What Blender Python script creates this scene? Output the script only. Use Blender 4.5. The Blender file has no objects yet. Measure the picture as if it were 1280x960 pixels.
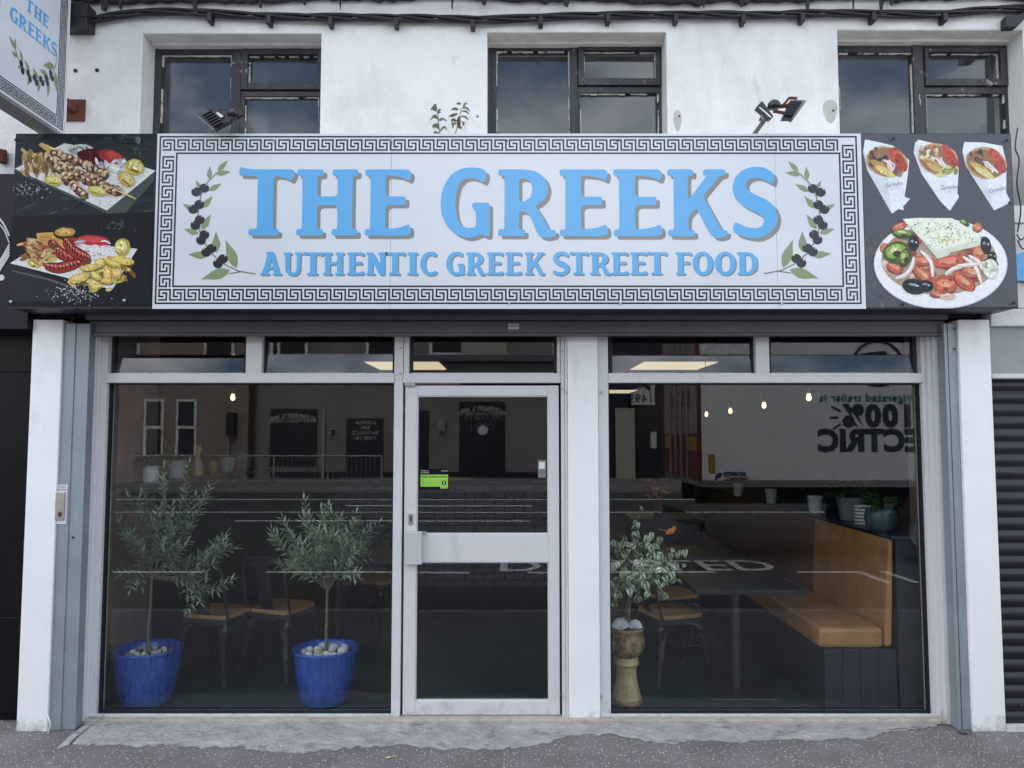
import bpy, bmesh, math, random
from mathutils import Vector, Matrix, Euler
from mathutils.geometry import tessellate_polygon
R = math.radians
sc = bpy.context.scene
COL = sc.collection

# ------------------------------------------------------------------ camera
F_PX, PITCH, CAM_Y, CAM_Z = 950.0, R(3.73), -4.73, 1.734
cam_d = bpy.data.cameras.new('camera'); cam = bpy.data.objects.new('camera', cam_d); COL.objects.link(cam)
cam_d.sensor_width = 36.0; cam_d.lens = 36.0 * F_PX / 1280.0
cam_d.clip_start = 0.05; cam_d.clip_end = 2000
cam.location = (0, CAM_Y, CAM_Z); cam.rotation_euler = (R(90) + PITCH, 0, 0)
sc.camera = cam

# ------------------------------------------------------------------ sky, sun, exposure
SUN_EL, SUN_AZ = R(54), R(-22)        # compass style angle of the sun: behind the shop, so its front stands in open shade
w = bpy.data.worlds.new('World'); sc.world = w; w.use_nodes = True
nt = w.node_tree; nt.nodes.clear()
out = nt.nodes.new('ShaderNodeOutputWorld'); bg = nt.nodes.new('ShaderNodeBackground')
sky = nt.nodes.new('ShaderNodeTexSky'); sky.sky_type = 'NISHITA'; sky.sun_disc = False
sky.sun_elevation = SUN_EL; sky.sun_rotation = SUN_AZ; sky.air_density = 1.3; sky.dust_density = 2.0
tc = nt.nodes.new('ShaderNodeTexCoord'); mp = nt.nodes.new('ShaderNodeMapping'); mp.inputs['Scale'].default_value = (1, 1, 2.2)
cn = nt.nodes.new('ShaderNodeTexNoise'); cn.inputs['Scale'].default_value = 2.3; cn.inputs['Detail'].default_value = 9; cn.inputs['Roughness'].default_value = 0.58
cr = nt.nodes.new('ShaderNodeValToRGB'); cr.color_ramp.elements[0].position = 0.42; cr.color_ramp.elements[1].position = 0.66
cmix = nt.nodes.new('ShaderNodeMix'); cmix.data_type = 'RGBA'
cmix.inputs['B'].default_value = (12.9, 13.0, 13.3, 1)
nt.links.new(tc.outputs['Generated'], mp.inputs['Vector']); nt.links.new(mp.outputs['Vector'], cn.inputs['Vector'])
nt.links.new(cn.outputs['Fac'], cr.inputs['Fac']); nt.links.new(cr.outputs['Color'], cmix.inputs['Factor'])
nt.links.new(sky.outputs['Color'], cmix.inputs['A']); nt.links.new(cmix.outputs['Result'], bg.inputs['Color'])
bg.inputs['Strength'].default_value = 0.14
nt.links.new(bg.outputs['Background'], out.inputs['Surface'])
sd = bpy.data.lights.new('sun', 'SUN'); sd.energy = 1.5; sd.angle = R(18); sd.color = (1.0, 0.96, 0.90)
sun = bpy.data.objects.new('sun', sd); COL.objects.link(sun)
# direction towards the sun: azimuth measured clockwise from +Y
dsun = Vector((math.sin(SUN_AZ) * math.cos(SUN_EL), math.cos(SUN_AZ) * math.cos(SUN_EL), math.sin(SUN_EL)))
sun.rotation_euler = dsun.to_track_quat('Z', 'Y').to_euler()
sc.view_settings.view_transform = 'Standard'; sc.view_settings.look = 'None'
sc.view_settings.exposure = 1.08; sc.view_settings.gamma = 1.0; sc.view_settings.use_curve_mapping = False
sc.render.engine = 'CYCLES'
sc.cycles.max_bounces = 7; sc.cycles.transparent_max_bounces = 16; sc.cycles.glossy_bounces = 4
sc.cycles.use_denoising = True
sc.cycles.sample_clamp_indirect = 6.0

# ------------------------------------------------------------------ helpers
def ray(px, py):
    u, v = (px - 640) / F_PX, (480 - py) / F_PX
    return Vector((u, math.cos(PITCH) - v * math.sin(PITCH), math.sin(PITCH) + v * math.cos(PITCH)))
def at(px, py, Y):                       # point on a plane parallel to the shopfront
    d = ray(px, py); t = (Y - CAM_Y) / d.y
    return Vector((d.x * t, Y, CAM_Z + d.z * t))
def gr(px, py, z):                       # point on a level plane
    d = ray(px, py); t = (z - CAM_Z) / d.z
    return Vector((d.x * t, CAM_Y + d.y * t, z))
def X(px, Y, py=650): return at(px, py, Y).x
def Z(py, Y, px=640): return at(px, py, Y).z
def lin(r, g, b):
    f = lambda c: (c / 255 / 12.92) if c <= 10 else ((c / 255 + 0.055) / 1.055) ** 2.4
    return (f(r), f(g), f(b), 1.0)

def tag(o, label=None, cat=None, group=None, kind=None):
    if label: o['label'] = label
    if cat: o['category'] = cat
    if group: o['group'] = group
    if kind: o['kind'] = kind
    return o
def empty(name, loc=(0, 0, 0), label=None, cat=None, group=None):
    o = bpy.data.objects.new(name, None); COL.objects.link(o); o.location = loc
    o.empty_display_size = 0.1
    return tag(o, label, cat, group)

class MB:
    def __init__(s): s.v = []; s.f = []; s.sm = []; s.col = []
    def add(s, vs, fs, smooth=False):
        b = len(s.v); s.v += [tuple(p) for p in vs]
        for f in fs: s.f.append([i + b for i in f]); s.sm.append(smooth)
        return s
    def box(s, x0, x1, y0, y1, z0, z1):
        return s.hexa([(x0, y0, z0), (x1, y0, z0), (x1, y1, z0), (x0, y1, z0), (x0, y0, z1), (x1, y0, z1), (x1, y1, z1), (x0, y1, z1)])
    def hexa(s, p):
        return s.add(p, [(0, 3, 2, 1), (4, 5, 6, 7), (0, 1, 5, 4), (1, 2, 6, 5), (2, 3, 7, 6), (3, 0, 4, 7)])
    def obox(s, c, ax, ay, az, hx, hy, hz):      # oriented box
        c = Vector(c); ax, ay, az = Vector(ax).normalized(), Vector(ay).normalized(), Vector(az).normalized()
        P = []
        for k in (-1, 1):
            for (i, j) in ((-1, -1), (1, -1), (1, 1), (-1, 1)): P.append(c + ax * hx * i + ay * hy * j + az * hz * k)
        return s.hexa(P)
    def bar(s, a, b, wx, wy, ref=(0, 0, 1)):     # rectangular bar from a to b
        a, b = Vector(a), Vector(b); az = (b - a); L = az.length; az.normalize()
        ref = Vector(ref)
        if abs(az.dot(ref)) > 0.98: ref = Vector((0, 1, 0))
        ax = az.cross(ref).normalized(); ay = az.cross(ax).normalized()
        return s.obox((a + b) / 2, ax, ay, az, wx / 2, wy / 2, L / 2)
    def tube(s, pts, rad, n=8, caps=True, smooth=True):
        pts = [Vector(p) for p in pts]; m = len(pts)
        rads = rad if isinstance(rad, (list, tuple)) else [rad] * m
        vs = []; prev = None
        for i, p in enumerate(pts):
            t = (pts[min(i + 1, m - 1)] - pts[max(i - 1, 0)]).normalized()
            if prev is None:
                ref = Vector((0, 0, 1)) if abs(t.z) < 0.9 else Vector((1, 0, 0))
                ax = t.cross(ref).normalized()
            else:
                ax = (prev - t * prev.dot(t)).normalized()
            prev = ax; ay = t.cross(ax)
            for k in range(n):
                a = 2 * math.pi * k / n; vs.append(p + (ax * math.cos(a) + ay * math.sin(a)) * rads[i])
        fs = [(i * n + k, i * n + (k + 1) % n, (i + 1) * n + (k + 1) % n, (i + 1) * n + k) for i in range(m - 1) for k in range(n)]
        s.add(vs, fs, smooth)
        if caps: s.add(vs[:n], [tuple(range(n - 1, -1, -1))]); s.add(vs[-n:], [tuple(range(n))])
        return s
    def lathe(s, prof, c=(0, 0, 0), n=32, smooth=True, ripple=None):
        c = Vector(c); vs = []
        for (r, z) in prof:
            for k in range(n):
                a = 2 * math.pi * k / n; rr = r * (1 + (ripple(k, z) if ripple else 0))
                vs.append(c + Vector((rr * math.cos(a), rr * math.sin(a), z)))
        fs = [(i * n + k, i * n + (k + 1) % n, (i + 1) * n + (k + 1) % n, (i + 1) * n + k) for i in range(len(prof) - 1) for k in range(n)]
        return s.add(vs, fs, smooth)
    def poly(s, outer, holes=(), smooth=False):   # flat polygon with holes, 3D points, wound by caller
        loops = [[Vector(p) for p in outer]] + [[Vector(p) for p in h] for h in holes]
        flat = [p for l in loops for p in l]
        if not holes and len(outer) <= 4: return s.add(flat, [tuple(range(len(flat)))])
        return s.add(flat, [tuple(t) for t in tessellate_polygon(loops)])
    def prism(s, pts, d):                         # extrude a flat loop along vector d
        pts = [Vector(p) for p in pts]; d = Vector(d); n = len(pts)
        tr = [tuple(t) for t in tessellate_polygon([pts])] if n > 4 else [tuple(range(n))]
        s.add(pts, tr); s.add([p + d for p in pts], [tuple(reversed(t)) for t in tr])
        vs = pts + [p + d for p in pts]
        return s.add(vs, [(i, (i + 1) % n, n + (i + 1) % n, n + i) for i in range(n)])
    def mesh(s, name, mat=None, fix=True):
        me = bpy.data.meshes.new(name); me.from_pydata(s.v, [], s.f)
        me.polygons.foreach_set('use_smooth', s.sm)
        if s.col:
            ca = me.color_attributes.new('Col', 'FLOAT_COLOR', 'POINT')
            for i, c in enumerate(s.col): ca.data[i].color = c
        if fix:
            bm = bmesh.new(); bm.from_mesh(me)
            bmesh.ops.remove_doubles(bm, verts=bm.verts, dist=1e-6) if fix == 'weld' else None
            bmesh.ops.recalc_face_normals(bm, faces=bm.faces); bm.to_mesh(me); bm.free()
        if mat: me.materials.append(mat)
        me.update(); return me
    def build(s, name, mat=None, parent=None, bevel=0, fix=True, loc=None):
        me = s.mesh(name, mat, fix); return link(name, me, parent, bevel, loc)
def link(name, me, parent=None, bevel=0, loc=None):
    o = bpy.data.objects.new(name, me); COL.objects.link(o)
    if parent: o.parent = parent; o.matrix_parent_inverse = PINV.get(parent.name, Matrix()) 
    if loc is not None: o.location = loc
    if bevel:
        m = o.modifiers.new('bevel', 'BEVEL'); m.width = bevel; m.segments = 2; m.limit_method = 'ANGLE'; m.angle_limit = R(40)
    return o
PINV = {}
def root(name, loc, label, cat, group=None, world=True):
    """Empty at a thing's base; parts are written in world coordinates when world=True"""
    o = empty(name, loc, label, cat, group)
    if world: PINV[o.name] = Matrix.Translation(-Vector(loc))
    return o

# ------------------------------------------------------------------ materials
M = {}
def mat(name, base, rough=0.6, metal=0.0, var=0.12, vscale=6.0, bump=0.0, bscale=40.0, spec=0.5, stain=None, coat=0.0, stretch=None, splash=0.0):
    m = bpy.data.materials.new(name); m.use_nodes = True; n = m.node_tree.nodes; l = m.node_tree.links
    b = n['Principled BSDF']; b.inputs['Roughness'].default_value = rough; b.inputs['Metallic'].default_value = metal
    b.inputs['Specular IOR Level'].default_value = spec; b.inputs['Coat Weight'].default_value = coat
    geo = n.new('ShaderNodeNewGeometry'); vec = geo.outputs['Position']
    if stretch:
        mp = n.new('ShaderNodeMapping'); mp.inputs['Scale'].default_value = stretch; l.new(vec, mp.inputs['Vector']); vec = mp.outputs['Vector']
    col = None
    rgb = n.new('ShaderNodeRGB'); rgb.outputs[0].default_value = (*base[:3], 1); col = rgb.outputs[0]
    if var:
        t = n.new('ShaderNodeTexNoise'); t.inputs['Scale'].default_value = vscale; t.inputs['Detail'].default_value = 6; t.inputs['Roughness'].default_value = 0.65
        l.new(vec, t.inputs['Vector'])
        mr = n.new('ShaderNodeMapRange'); mr.inputs['From Min'].default_value = 0.25; mr.inputs['From Max'].default_value = 0.75
        mr.inputs['To Min'].default_value = 1 - var; mr.inputs['To Max'].default_value = 1 + var * 0.6
        l.new(t.outputs['Fac'], mr.inputs['Value'])
        vm = n.new('ShaderNodeVectorMath'); vm.operation = 'MULTIPLY'; l.new(col, vm.inputs[0]); l.new(mr.outputs['Result'], vm.inputs[1])
        col = vm.outputs['Vector']
        rr = n.new('ShaderNodeMapRange'); rr.inputs['To Min'].default_value = max(0.02, rough - 0.1); rr.inputs['To Max'].default_value = min(1, rough + 0.1)
        l.new(t.outputs['Fac'], rr.inputs['Value']); l.new(rr.outputs['Result'], b.inputs['Roughness'])
    for st in (stain or []):                # (colour, scale, lo, hi, stretch, strength)
        scol, ssc, lo, hi, sstr, k = st
        t2 = n.new('ShaderNodeTexNoise'); t2.inputs['Scale'].default_value = ssc; t2.inputs['Detail'].default_value = 8; t2.inputs['Roughness'].default_value = 0.7
        mp2 = n.new('ShaderNodeMapping'); mp2.inputs['Scale'].default_value = sstr; mp2.inputs['Location'].default_value = (ssc * 1.7, 3.1, ssc)
        l.new(geo.outputs['Position'], mp2.inputs['Vector']); l.new(mp2.outputs['Vector'], t2.inputs['Vector'])
        mr2 = n.new('ShaderNodeMapRange'); mr2.inputs['From Min'].default_value = lo; mr2.inputs['From Max'].default_value = hi; mr2.inputs['To Max'].default_value = k
        l.new(t2.outputs['Fac'], mr2.inputs['Value'])
        mx = n.new('ShaderNodeMix'); mx.data_type = 'RGBA'; l.new(mr2.outputs['Result'], mx.inputs['Factor']); l.new(col, mx.inputs['A']); mx.inputs['B'].default_value = (*scol[:3], 1)
        col = mx.outputs['Result']
    if splash:                              # mud splashed up from the pavement, in blotches
        sx_ = n.new('ShaderNodeSeparateXYZ'); l.new(geo.outputs['Position'], sx_.inputs[0])
        t4 = n.new('ShaderNodeTexNoise'); t4.inputs['Scale'].default_value = 14; t4.inputs['Detail'].default_value = 9; t4.inputs['Roughness'].default_value = 0.75; l.new(geo.outputs['Position'], t4.inputs['Vector'])
        a4 = n.new('ShaderNodeMath'); a4.operation = 'MULTIPLY_ADD'; a4.inputs[1].default_value = -1.5; l.new(sx_.outputs['Z'], a4.inputs[0]); l.new(t4.outputs['Fac'], a4.inputs[2])
        r4 = n.new('ShaderNodeMapRange'); r4.inputs['From Min'].default_value = 0.38; r4.inputs['From Max'].default_value = 0.60; r4.inputs['To Max'].default_value = splash; l.new(a4.outputs[0], r4.inputs['Value'])
        m4 = n.new('ShaderNodeMix'); m4.data_type = 'RGBA'; l.new(r4.outputs['Result'], m4.inputs['Factor']); l.new(col, m4.inputs['A']); m4.inputs['B'].default_value = (0.30, 0.285, 0.26, 1); col = m4.outputs['Result']
    l.new(col, b.inputs['Base Color'])
    if bump:
        t3 = n.new('ShaderNodeTexNoise'); t3.inputs['Scale'].default_value = bscale; t3.inputs['Detail'].default_value = 6
        l.new(vec, t3.inputs['Vector'])
        bp = n.new('ShaderNodeBump'); bp.inputs['Strength'].default_value = bump; bp.inputs['Distance'].default_value = 0.02
        l.new(t3.outputs['Fac'], bp.inputs['Height']); l.new(bp.outputs['Normal'], b.inputs['Normal'])
    M[name] = m; return m

def glass_mat(name, tint=(0.90, 0.925, 0.935), rough=0.0, ior=1.54):
    m = bpy.data.materials.new(name); m.use_nodes = True; n = m.node_tree.nodes; l = m.node_tree.links; n.clear()
    o = n.new('ShaderNodeOutputMaterial'); tr = n.new('ShaderNodeBsdfTransparent'); gl = n.new('ShaderNodeBsdfGlossy')
    tr.inputs['Color'].default_value = (*tint, 1); gl.inputs['Roughness'].default_value = rough
    g = n.new('ShaderNodeNewGeometry'); mi = n.new('ShaderNodeMix'); mi.data_type = 'FLOAT'
    mi.inputs['A'].default_value = ior; mi.inputs['B'].default_value = 1.0 / ior
    fr = n.new('ShaderNodeFresnel'); mx = n.new('ShaderNodeMixShader')
    l.new(g.outputs['Backfacing'], mi.inputs['Factor']); l.new(mi.outputs['Result'], fr.inputs['IOR'])
    l.new(fr.outputs['Fac'], mx.inputs['Fac']); l.new(tr.outputs[0], mx.inputs[1]); l.new(gl.outputs[0], mx.inputs[2])
    l.new(mx.outputs[0], o.inputs['Surface']); M[name] = m; return m
def emit_mat(name, col, s):
    m = bpy.data.materials.new(name); m.use_nodes = True; b = m.node_tree.nodes['Principled BSDF']
    b.inputs['Base Color'].default_value = (*col, 1); b.inputs['Emission Color'].default_value = (*col, 1); b.inputs['Emission Strength'].default_value = s
    M[name] = m; return m
def print_mat(name, rough=0.35, noise=0.18, nscale=60, spec=0.5):
    m = bpy.data.materials.new(name); m.use_nodes = True; n = m.node_tree.nodes; l = m.node_tree.links; b = n['Principled BSDF']
    a = n.new('ShaderNodeAttribute'); a.attribute_name = 'Col'
    g = n.new('ShaderNodeNewGeometry'); t = n.new('ShaderNodeTexNoise'); t.inputs['Scale'].default_value = nscale; t.inputs['Detail'].default_value = 8; t.inputs['Roughness'].default_value = 0.7
    l.new(g.outputs['Position'], t.inputs['Vector'])
    mr = n.new('ShaderNodeMapRange'); mr.inputs['From Min'].default_value = 0.3; mr.inputs['From Max'].default_value = 0.7
    mr.inputs['To Min'].default_value = 1 - noise * 1.6; mr.inputs['To Max'].default_value = 1 + noise
    l.new(t.outputs['Fac'], mr.inputs['Value'])
    vm = n.new('ShaderNodeVectorMath'); vm.operation = 'MULTIPLY'; l.new(a.outputs['Color'], vm.inputs[0]); l.new(mr.outputs['Result'], vm.inputs[1])
    l.new(vm.outputs['Vector'], b.inputs['Base Color']); b.inputs['Roughness'].default_value = rough; b.inputs['Specular IOR Level'].default_value = spec
    M[name] = m; return m

GRIME = lambda lo=0.58, hi=0.75, k=0.5: ((0.32, 0.30, 0.27), 3.0, lo, hi, (1, 1, 0.25), k)
mat('wall_paint', (0.80, 0.80, 0.79), 0.75, var=0.06, vscale=3.0, bump=0.35, bscale=14, stain=[((0.52, 0.51, 0.48), 2.2, 0.50, 0.80, (1, 1, 0.35), 0.7), ((0.36, 0.35, 0.33), 7.0, 0.63, 0.76, (1, 1, 0.5), 0.5), ((0.60, 0.59, 0.57), 1.1, 0.48, 0.6, (1, 1, 1), 0.5), ((0.22, 0.21, 0.20), 40, 0.70, 0.73, (1, 1, 0.7), 0.6)])
mat('wall_soffit', (0.86, 0.83, 0.77), 0.85, var=0.18, vscale=9, bump=0.4, bscale=30, stain=[((0.16, 0.15, 0.13), 14, 0.63, 0.74, (0.35, 1, 1), 0.7)])
mat('column_paint', (0.83, 0.835, 0.84), 0.5, var=0.05, vscale=2.5, bump=0.08, bscale=25, stain=[((0.50, 0.49, 0.46), 4, 0.60, 0.80, (1, 1, 0.3), 0.5), ((0.30, 0.29, 0.27), 17, 0.69, 0.74, (1, 1, 0.5), 0.5)], splash=0.8)
mat('frame_grey', (0.62, 0.62, 0.625), 0.42, var=0.06, vscale=5, stain=[((0.36, 0.36, 0.36), 7, 0.60, 0.78, (1, 1, 0.2), 0.45), ((0.30, 0.30, 0.30), 30, 0.70, 0.73, (1, 1, 0.6), 0.6)], splash=0.6)
mat('frame_dark_seal', (0.012, 0.012, 0.013), 0.6, var=0.1)
mat('galv', (0.27, 0.315, 0.345), 0.45, metal=0.25, var=0.16, vscale=5, stain=[((0.48, 0.51, 0.53), 5, 0.60, 0.76, (1.6, 1, 0.6), 0.6), ((0.16, 0.17, 0.18), 9, 0.62, 0.76, (1, 1, 0.3), 0.5)])
mat('shutter_dark', (0.10, 0.105, 0.115), 0.45, metal=0.2, var=0.25, vscale=5, stain=[((0.20, 0.20, 0.19), 12, 0.58, 0.75, (0.2, 1, 1), 0.5)])
mat('timber_dark', (0.030, 0.032, 0.037), 0.55, var=0.3, vscale=9, bump=0.3, bscale=40, stain=[((0.45, 0.43, 0.40), 24, 0.625, 0.65, (1, 1, 0.45), 0.9), ((0.10, 0.10, 0.105), 5, 0.5, 0.7, (1, 1, 0.5), 0.6)])
mat('putty', (0.68, 0.66, 0.62), 0.8, var=0.3, vscale=30, bump=0.5, bscale=60, stain=[((0.05, 0.05, 0.055), 22, 0.55, 0.6, (1, 1, 1), 0.9)])
glass_mat('glass')
glass_mat('glass_old', (0.86, 0.89, 0.90), 0.0, 1.62)
def dusty(m):
    n = m.node_tree.nodes; l = m.node_tree.links; o = [x for x in n if x.type == 'OUTPUT_MATERIAL'][0]; src = o.inputs['Surface'].links[0].from_socket
    d = n.new('ShaderNodeBsdfDiffuse'); d.inputs['Color'].default_value = (0.62, 0.63, 0.64, 1); g = n.new('ShaderNodeNewGeometry'); t = n.new('ShaderNodeTexNoise'); t.inputs['Scale'].default_value = 5; t.inputs['Detail'].default_value = 8; t.inputs['Roughness'].default_value = 0.7
    l.new(g.outputs['Position'], t.inputs['Vector']); r = n.new('ShaderNodeMapRange'); r.inputs['From Min'].default_value = 0.35; r.inputs['From Max'].default_value = 0.75; r.inputs['To Min'].default_value = 0.008; r.inputs['To Max'].default_value = 0.06
    l.new(t.outputs['Fac'], r.inputs['Value']); mx = n.new('ShaderNodeMixShader'); l.new(r.outputs['Result'], mx.inputs['Fac']); l.new(src, mx.inputs[1]); l.new(d.outputs[0], mx.inputs[2]); l.new(mx.outputs[0], o.inputs['Surface'])
dusty(M['glass_old'])
mat('sign_white', (0.63, 0.66, 0.70), 0.12, var=0.02, vscale=2)
mat('sign_edge', (0.012, 0.014, 0.035), 0.4, var=0.1)
mat('sign_blue', lin(88, 166, 220), 0.16, var=0.02)
mat('sign_shadow', lin(130, 130, 122), 0.2, var=0.02)
mat('sign_black', (0.014, 0.015, 0.022), 0.2, var=0.05)
mat('sign_green', lin(128, 146, 104), 0.2, var=0.08, vscale=20)
mat('sign_olive', (0.012, 0.013, 0.017), 0.2, var=0.1)
mat('sign_stem', lin(110, 118, 98), 0.25, var=0.05)
mat('sign_slate', (0.030, 0.032, 0.037), 0.4, var=0.5, vscale=8, spec=0.2)
mat('bolt_steel', (0.45, 0.46, 0.48), 0.3, metal=0.7, var=0.1)
mat('bolt_black', (0.012, 0.012, 0.013), 0.4, var=0.1)
print_mat('food_print', 0.35, 0.10, 60, 0.4)
print_mat('food_print_dark', 0.5, 0.30, 110, 0.12)
print_mat('flat_print', 0.35, 0.04, 20)
mat('cable_black', (0.016, 0.018, 0.022), 0.5, var=0.3, vscale=20, bump=0.2)
mat('fascia_dark', (0.018, 0.019, 0.024), 0.6, var=0.4, vscale=12, bump=0.5, bscale=30, stain=[((0.5, 0.48, 0.45), 9, 0.62, 0.68, (0.5, 1, 1), 0.8)])
mat('floodlight_black', (0.020, 0.022, 0.026), 0.4, var=0.2, vscale=30)
mat('lamp_glass', (0.75, 0.76, 0.78), 0.15, var=0.02)
mat('arm_grey', (0.20, 0.20, 0.20), 0.5, metal=0.5, var=0.25, vscale=20)
mat('rust', (0.13, 0.045, 0.025), 0.9, var=0.45, vscale=18, bump=0.4, bscale=60)
mat('concrete_apron', (0.36, 0.355, 0.345), 0.9, var=0.35, vscale=7, bump=1.0, bscale=26, stain=[((0.48, 0.47, 0.44), 5, 0.53, 0.66, (0.45, 1.6, 1), 0.75), ((0.10, 0.096, 0.094), 6, 0.56, 0.68, (0.8, 1, 1), 0.8), ((0.55, 0.54, 0.52), 34, 0.66, 0.70, (0.5, 1.5, 1), 0.8)])
mat('threshold_stone', (0.44, 0.40, 0.35), 0.9, var=0.3, vscale=14, bump=0.6, bscale=50, stain=[((0.18, 0.17, 0.16), 10, 0.56, 0.68, (0.6, 1, 1), 0.6)])
mat('asphalt_road', (0.062, 0.062, 0.064), 0.9, var=0.3, vscale=5, bump=0.5, bscale=120)
mat('line_paint', (0.78, 0.78, 0.76), 0.7, var=0.2, vscale=14)
mat('kerb_stone', (0.26, 0.26, 0.26), 0.85, var=0.2, vscale=8, bump=0.3)
mat('far_paving', (0.20, 0.19, 0.18), 0.9, var=0.2, vscale=3, bump=0.2)
mat('interior_floor', (0.022, 0.050, 0.048), 0.38, var=0.5, vscale=3.5, bump=0.1, bscale=15, stain=[((0.05, 0.09, 0.085), 2.5, 0.5, 0.75, (1, 1, 1), 0.7)])
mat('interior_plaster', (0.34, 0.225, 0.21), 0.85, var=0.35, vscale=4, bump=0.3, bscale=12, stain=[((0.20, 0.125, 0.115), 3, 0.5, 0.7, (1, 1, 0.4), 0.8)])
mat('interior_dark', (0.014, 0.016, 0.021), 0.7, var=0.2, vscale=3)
mat('interior_ceiling', (0.10, 0.10, 0.105), 0.8, var=0.1)
mat('upper_room', (0.10, 0.105, 0.115), 0.8, var=0.1)
mat('leather_tan', (0.46, 0.225, 0.085), 0.42, var=0.3, vscale=7, bump=0.4, bscale=12, stain=[((0.23, 0.095, 0.03), 4, 0.5, 0.72, (1, 1, 0.6), 0.6)])
mat('leather_tan_shaded', (0.17, 0.08, 0.045), 0.5, var=0.3, vscale=7, bump=0.12, bscale=35)  # bench leather with shade painted in, for the sections farther from the window
mat('panel_dark', (0.022, 0.026, 0.033), 0.55, var=0.25, vscale=4, stretch=(6, 6, 0.6))
mat('ledge_dark', (0.022, 0.030, 0.040), 0.4, var=0.2)
mat('table_dark', (0.020, 0.021, 0.024), 0.35, var=0.25, vscale=6)
mat('chair_metal', (0.085, 0.09, 0.10), 0.3, metal=0.7, var=0.3, vscale=12)
mat('seat_wood', (0.58, 0.31, 0.115), 0.45, var=0.3, vscale=8, stretch=(1, 8, 1))
mat('pot_blue', (0.018, 0.095, 0.48), 0.2, var=0.75, vscale=22, bump=0.35, bscale=26, stretch=(3.2, 3.2, 0.22), coat=1.0)
mat('soil', (0.035, 0.025, 0.018), 0.95, var=0.4, vscale=40, bump=0.6, bscale=60)
mat('pebble', (0.62, 0.58, 0.53), 0.6, var=0.2, vscale=25)
mat('pebble_pale', (0.78, 0.76, 0.72), 0.6, var=0.1, vscale=25)
mat('pebble_brown', (0.26, 0.20, 0.16), 0.6, var=0.25, vscale=25)
mat('bark', (0.21, 0.165, 0.115), 0.85, var=0.35, vscale=40, bump=0.4, bscale=60)
mat('pot_white', (0.60, 0.60, 0.58), 0.5, var=0.1, vscale=12)
mat('pot_grey', (0.20, 0.20, 0.20), 0.6, var=0.2, vscale=10)
mat('pot_teal', (0.045, 0.085, 0.105), 0.3, var=0.3, vscale=8)
mat('leaf_dark', (0.030, 0.065, 0.024), 0.45, var=0.4, vscale=25)
mat('leaf_weed', (0.14, 0.16, 0.075), 0.6, var=0.35, vscale=40)
mat('weed_seed', (0.15, 0.125, 0.04), 0.8, var=0.4, vscale=60)
mat('bird_orange', (0.75, 0.17, 0.03), 0.5, var=0.15, vscale=30)
mat('jar_cream', (0.66, 0.50, 0.27), 0.3, var=0.25, vscale=16, stain=[((0.17, 0.12, 0.06), 12, 0.5, 0.68, (1, 1, 1), 0.6)])
mat('jar_brown', (0.42, 0.29, 0.14), 0.35, var=0.45, vscale=35, bump=0.6, bscale=30, stain=[((0.05, 0.05, 0.022), 20, 0.48, 0.6, (1, 1, 1), 0.8)])
mat('shell', (0.72, 0.69, 0.66), 0.45, var=0.15, vscale=40)
mat('brick_dark', (0.19, 0.19, 0.225), 0.75, var=0.35, vscale=9, bump=0.4, bscale=50)
mat('mortar_dark', (0.022, 0.022, 0.026), 0.9, var=0.2)
mat('metal_box', (0.50, 0.51, 0.52), 0.45, var=0.08)
mat('brushed', (0.42, 0.40, 0.37), 0.4, metal=0.7, var=0.2, vscale=20)
mat('neighbour_navy', (0.010, 0.012, 0.020), 0.4, var=0.3, vscale=3, spec=0.2)
mat('neighbour_black', (0.006, 0.006, 0.008), 0.35, var=0.4, vscale=3, spec=0.15)
mat('white_vinyl', (0.70, 0.70, 0.70), 0.4, var=0.03)
mat('stone_white', (0.66, 0.65, 0.63), 0.8, var=0.12, vscale=8, bump=0.6, bscale=18, stain=[((0.34, 0.33, 0.31), 5, 0.58, 0.72, (1, 1, 0.6), 0.6)])
mat('panel_pale', (0.50, 0.49, 0.46), 0.9, var=0.15, vscale=20, bump=0.3)
mat('panel_grey', (0.27, 0.29, 0.30), 0.5, var=0.15, vscale=5, stain=[((0.40, 0.41, 0.41), 8, 0.6, 0.75, (0.4, 1, 1), 0.5)])
mat('slat_black', (0.018, 0.020, 0.026), 0.4, metal=0.2, var=0.35, vscale=6, stain=[((0.6, 0.6, 0.6), 14, 0.705, 0.73, (0.5, 1, 1.6), 0.9)])
mat('render_brown', (0.29, 0.235, 0.20), 0.9, var=0.25, vscale=1.6, bump=0.3, bscale=8, stain=[((0.24, 0.20, 0.17), 1.2, 0.5, 0.7, (1, 1, 0.4), 0.6)])
mat('stone_grey', (0.25, 0.23, 0.215), 0.9, var=0.2, vscale=1.5, bump=0.3, bscale=8)
mat('roof_slate', (0.06, 0.062, 0.07), 0.8, var=0.25, vscale=3)
mat('far_white', (0.72, 0.72, 0.71), 0.6, var=0.05)
mat('far_navy', (0.010, 0.016, 0.032), 0.4, var=0.2)
mat('far_black', (0.012, 0.013, 0.015), 0.5, var=0.2)
mat('far_text', (0.62, 0.62, 0.60), 0.6, var=0.05)
mat('far_green', (0.02, 0.26, 0.12), 0.5, var=0.1)
mat('far_beige', (0.42, 0.40, 0.34), 0.7, var=0.1)
mat('drainpipe', (0.02, 0.02, 0.022), 0.5, var=0.2)
mat('rail_steel', (0.36, 0.37, 0.38), 0.5, metal=0.4, var=0.1)
mat('trailer_white', (0.84, 0.85, 0.86), 0.35, var=0.05, vscale=1.2)
mat('trailer_text', (0.015, 0.035, 0.04), 0.4, var=0.1)
mat('trailer_green', (0.02, 0.22, 0.09), 0.4, var=0.05)
mat('trailer_red', (0.15, 0.018, 0.028), 0.45, var=0.15)
mat('trailer_yellow', (0.40, 0.21, 0.03), 0.5, var=0.1)
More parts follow.
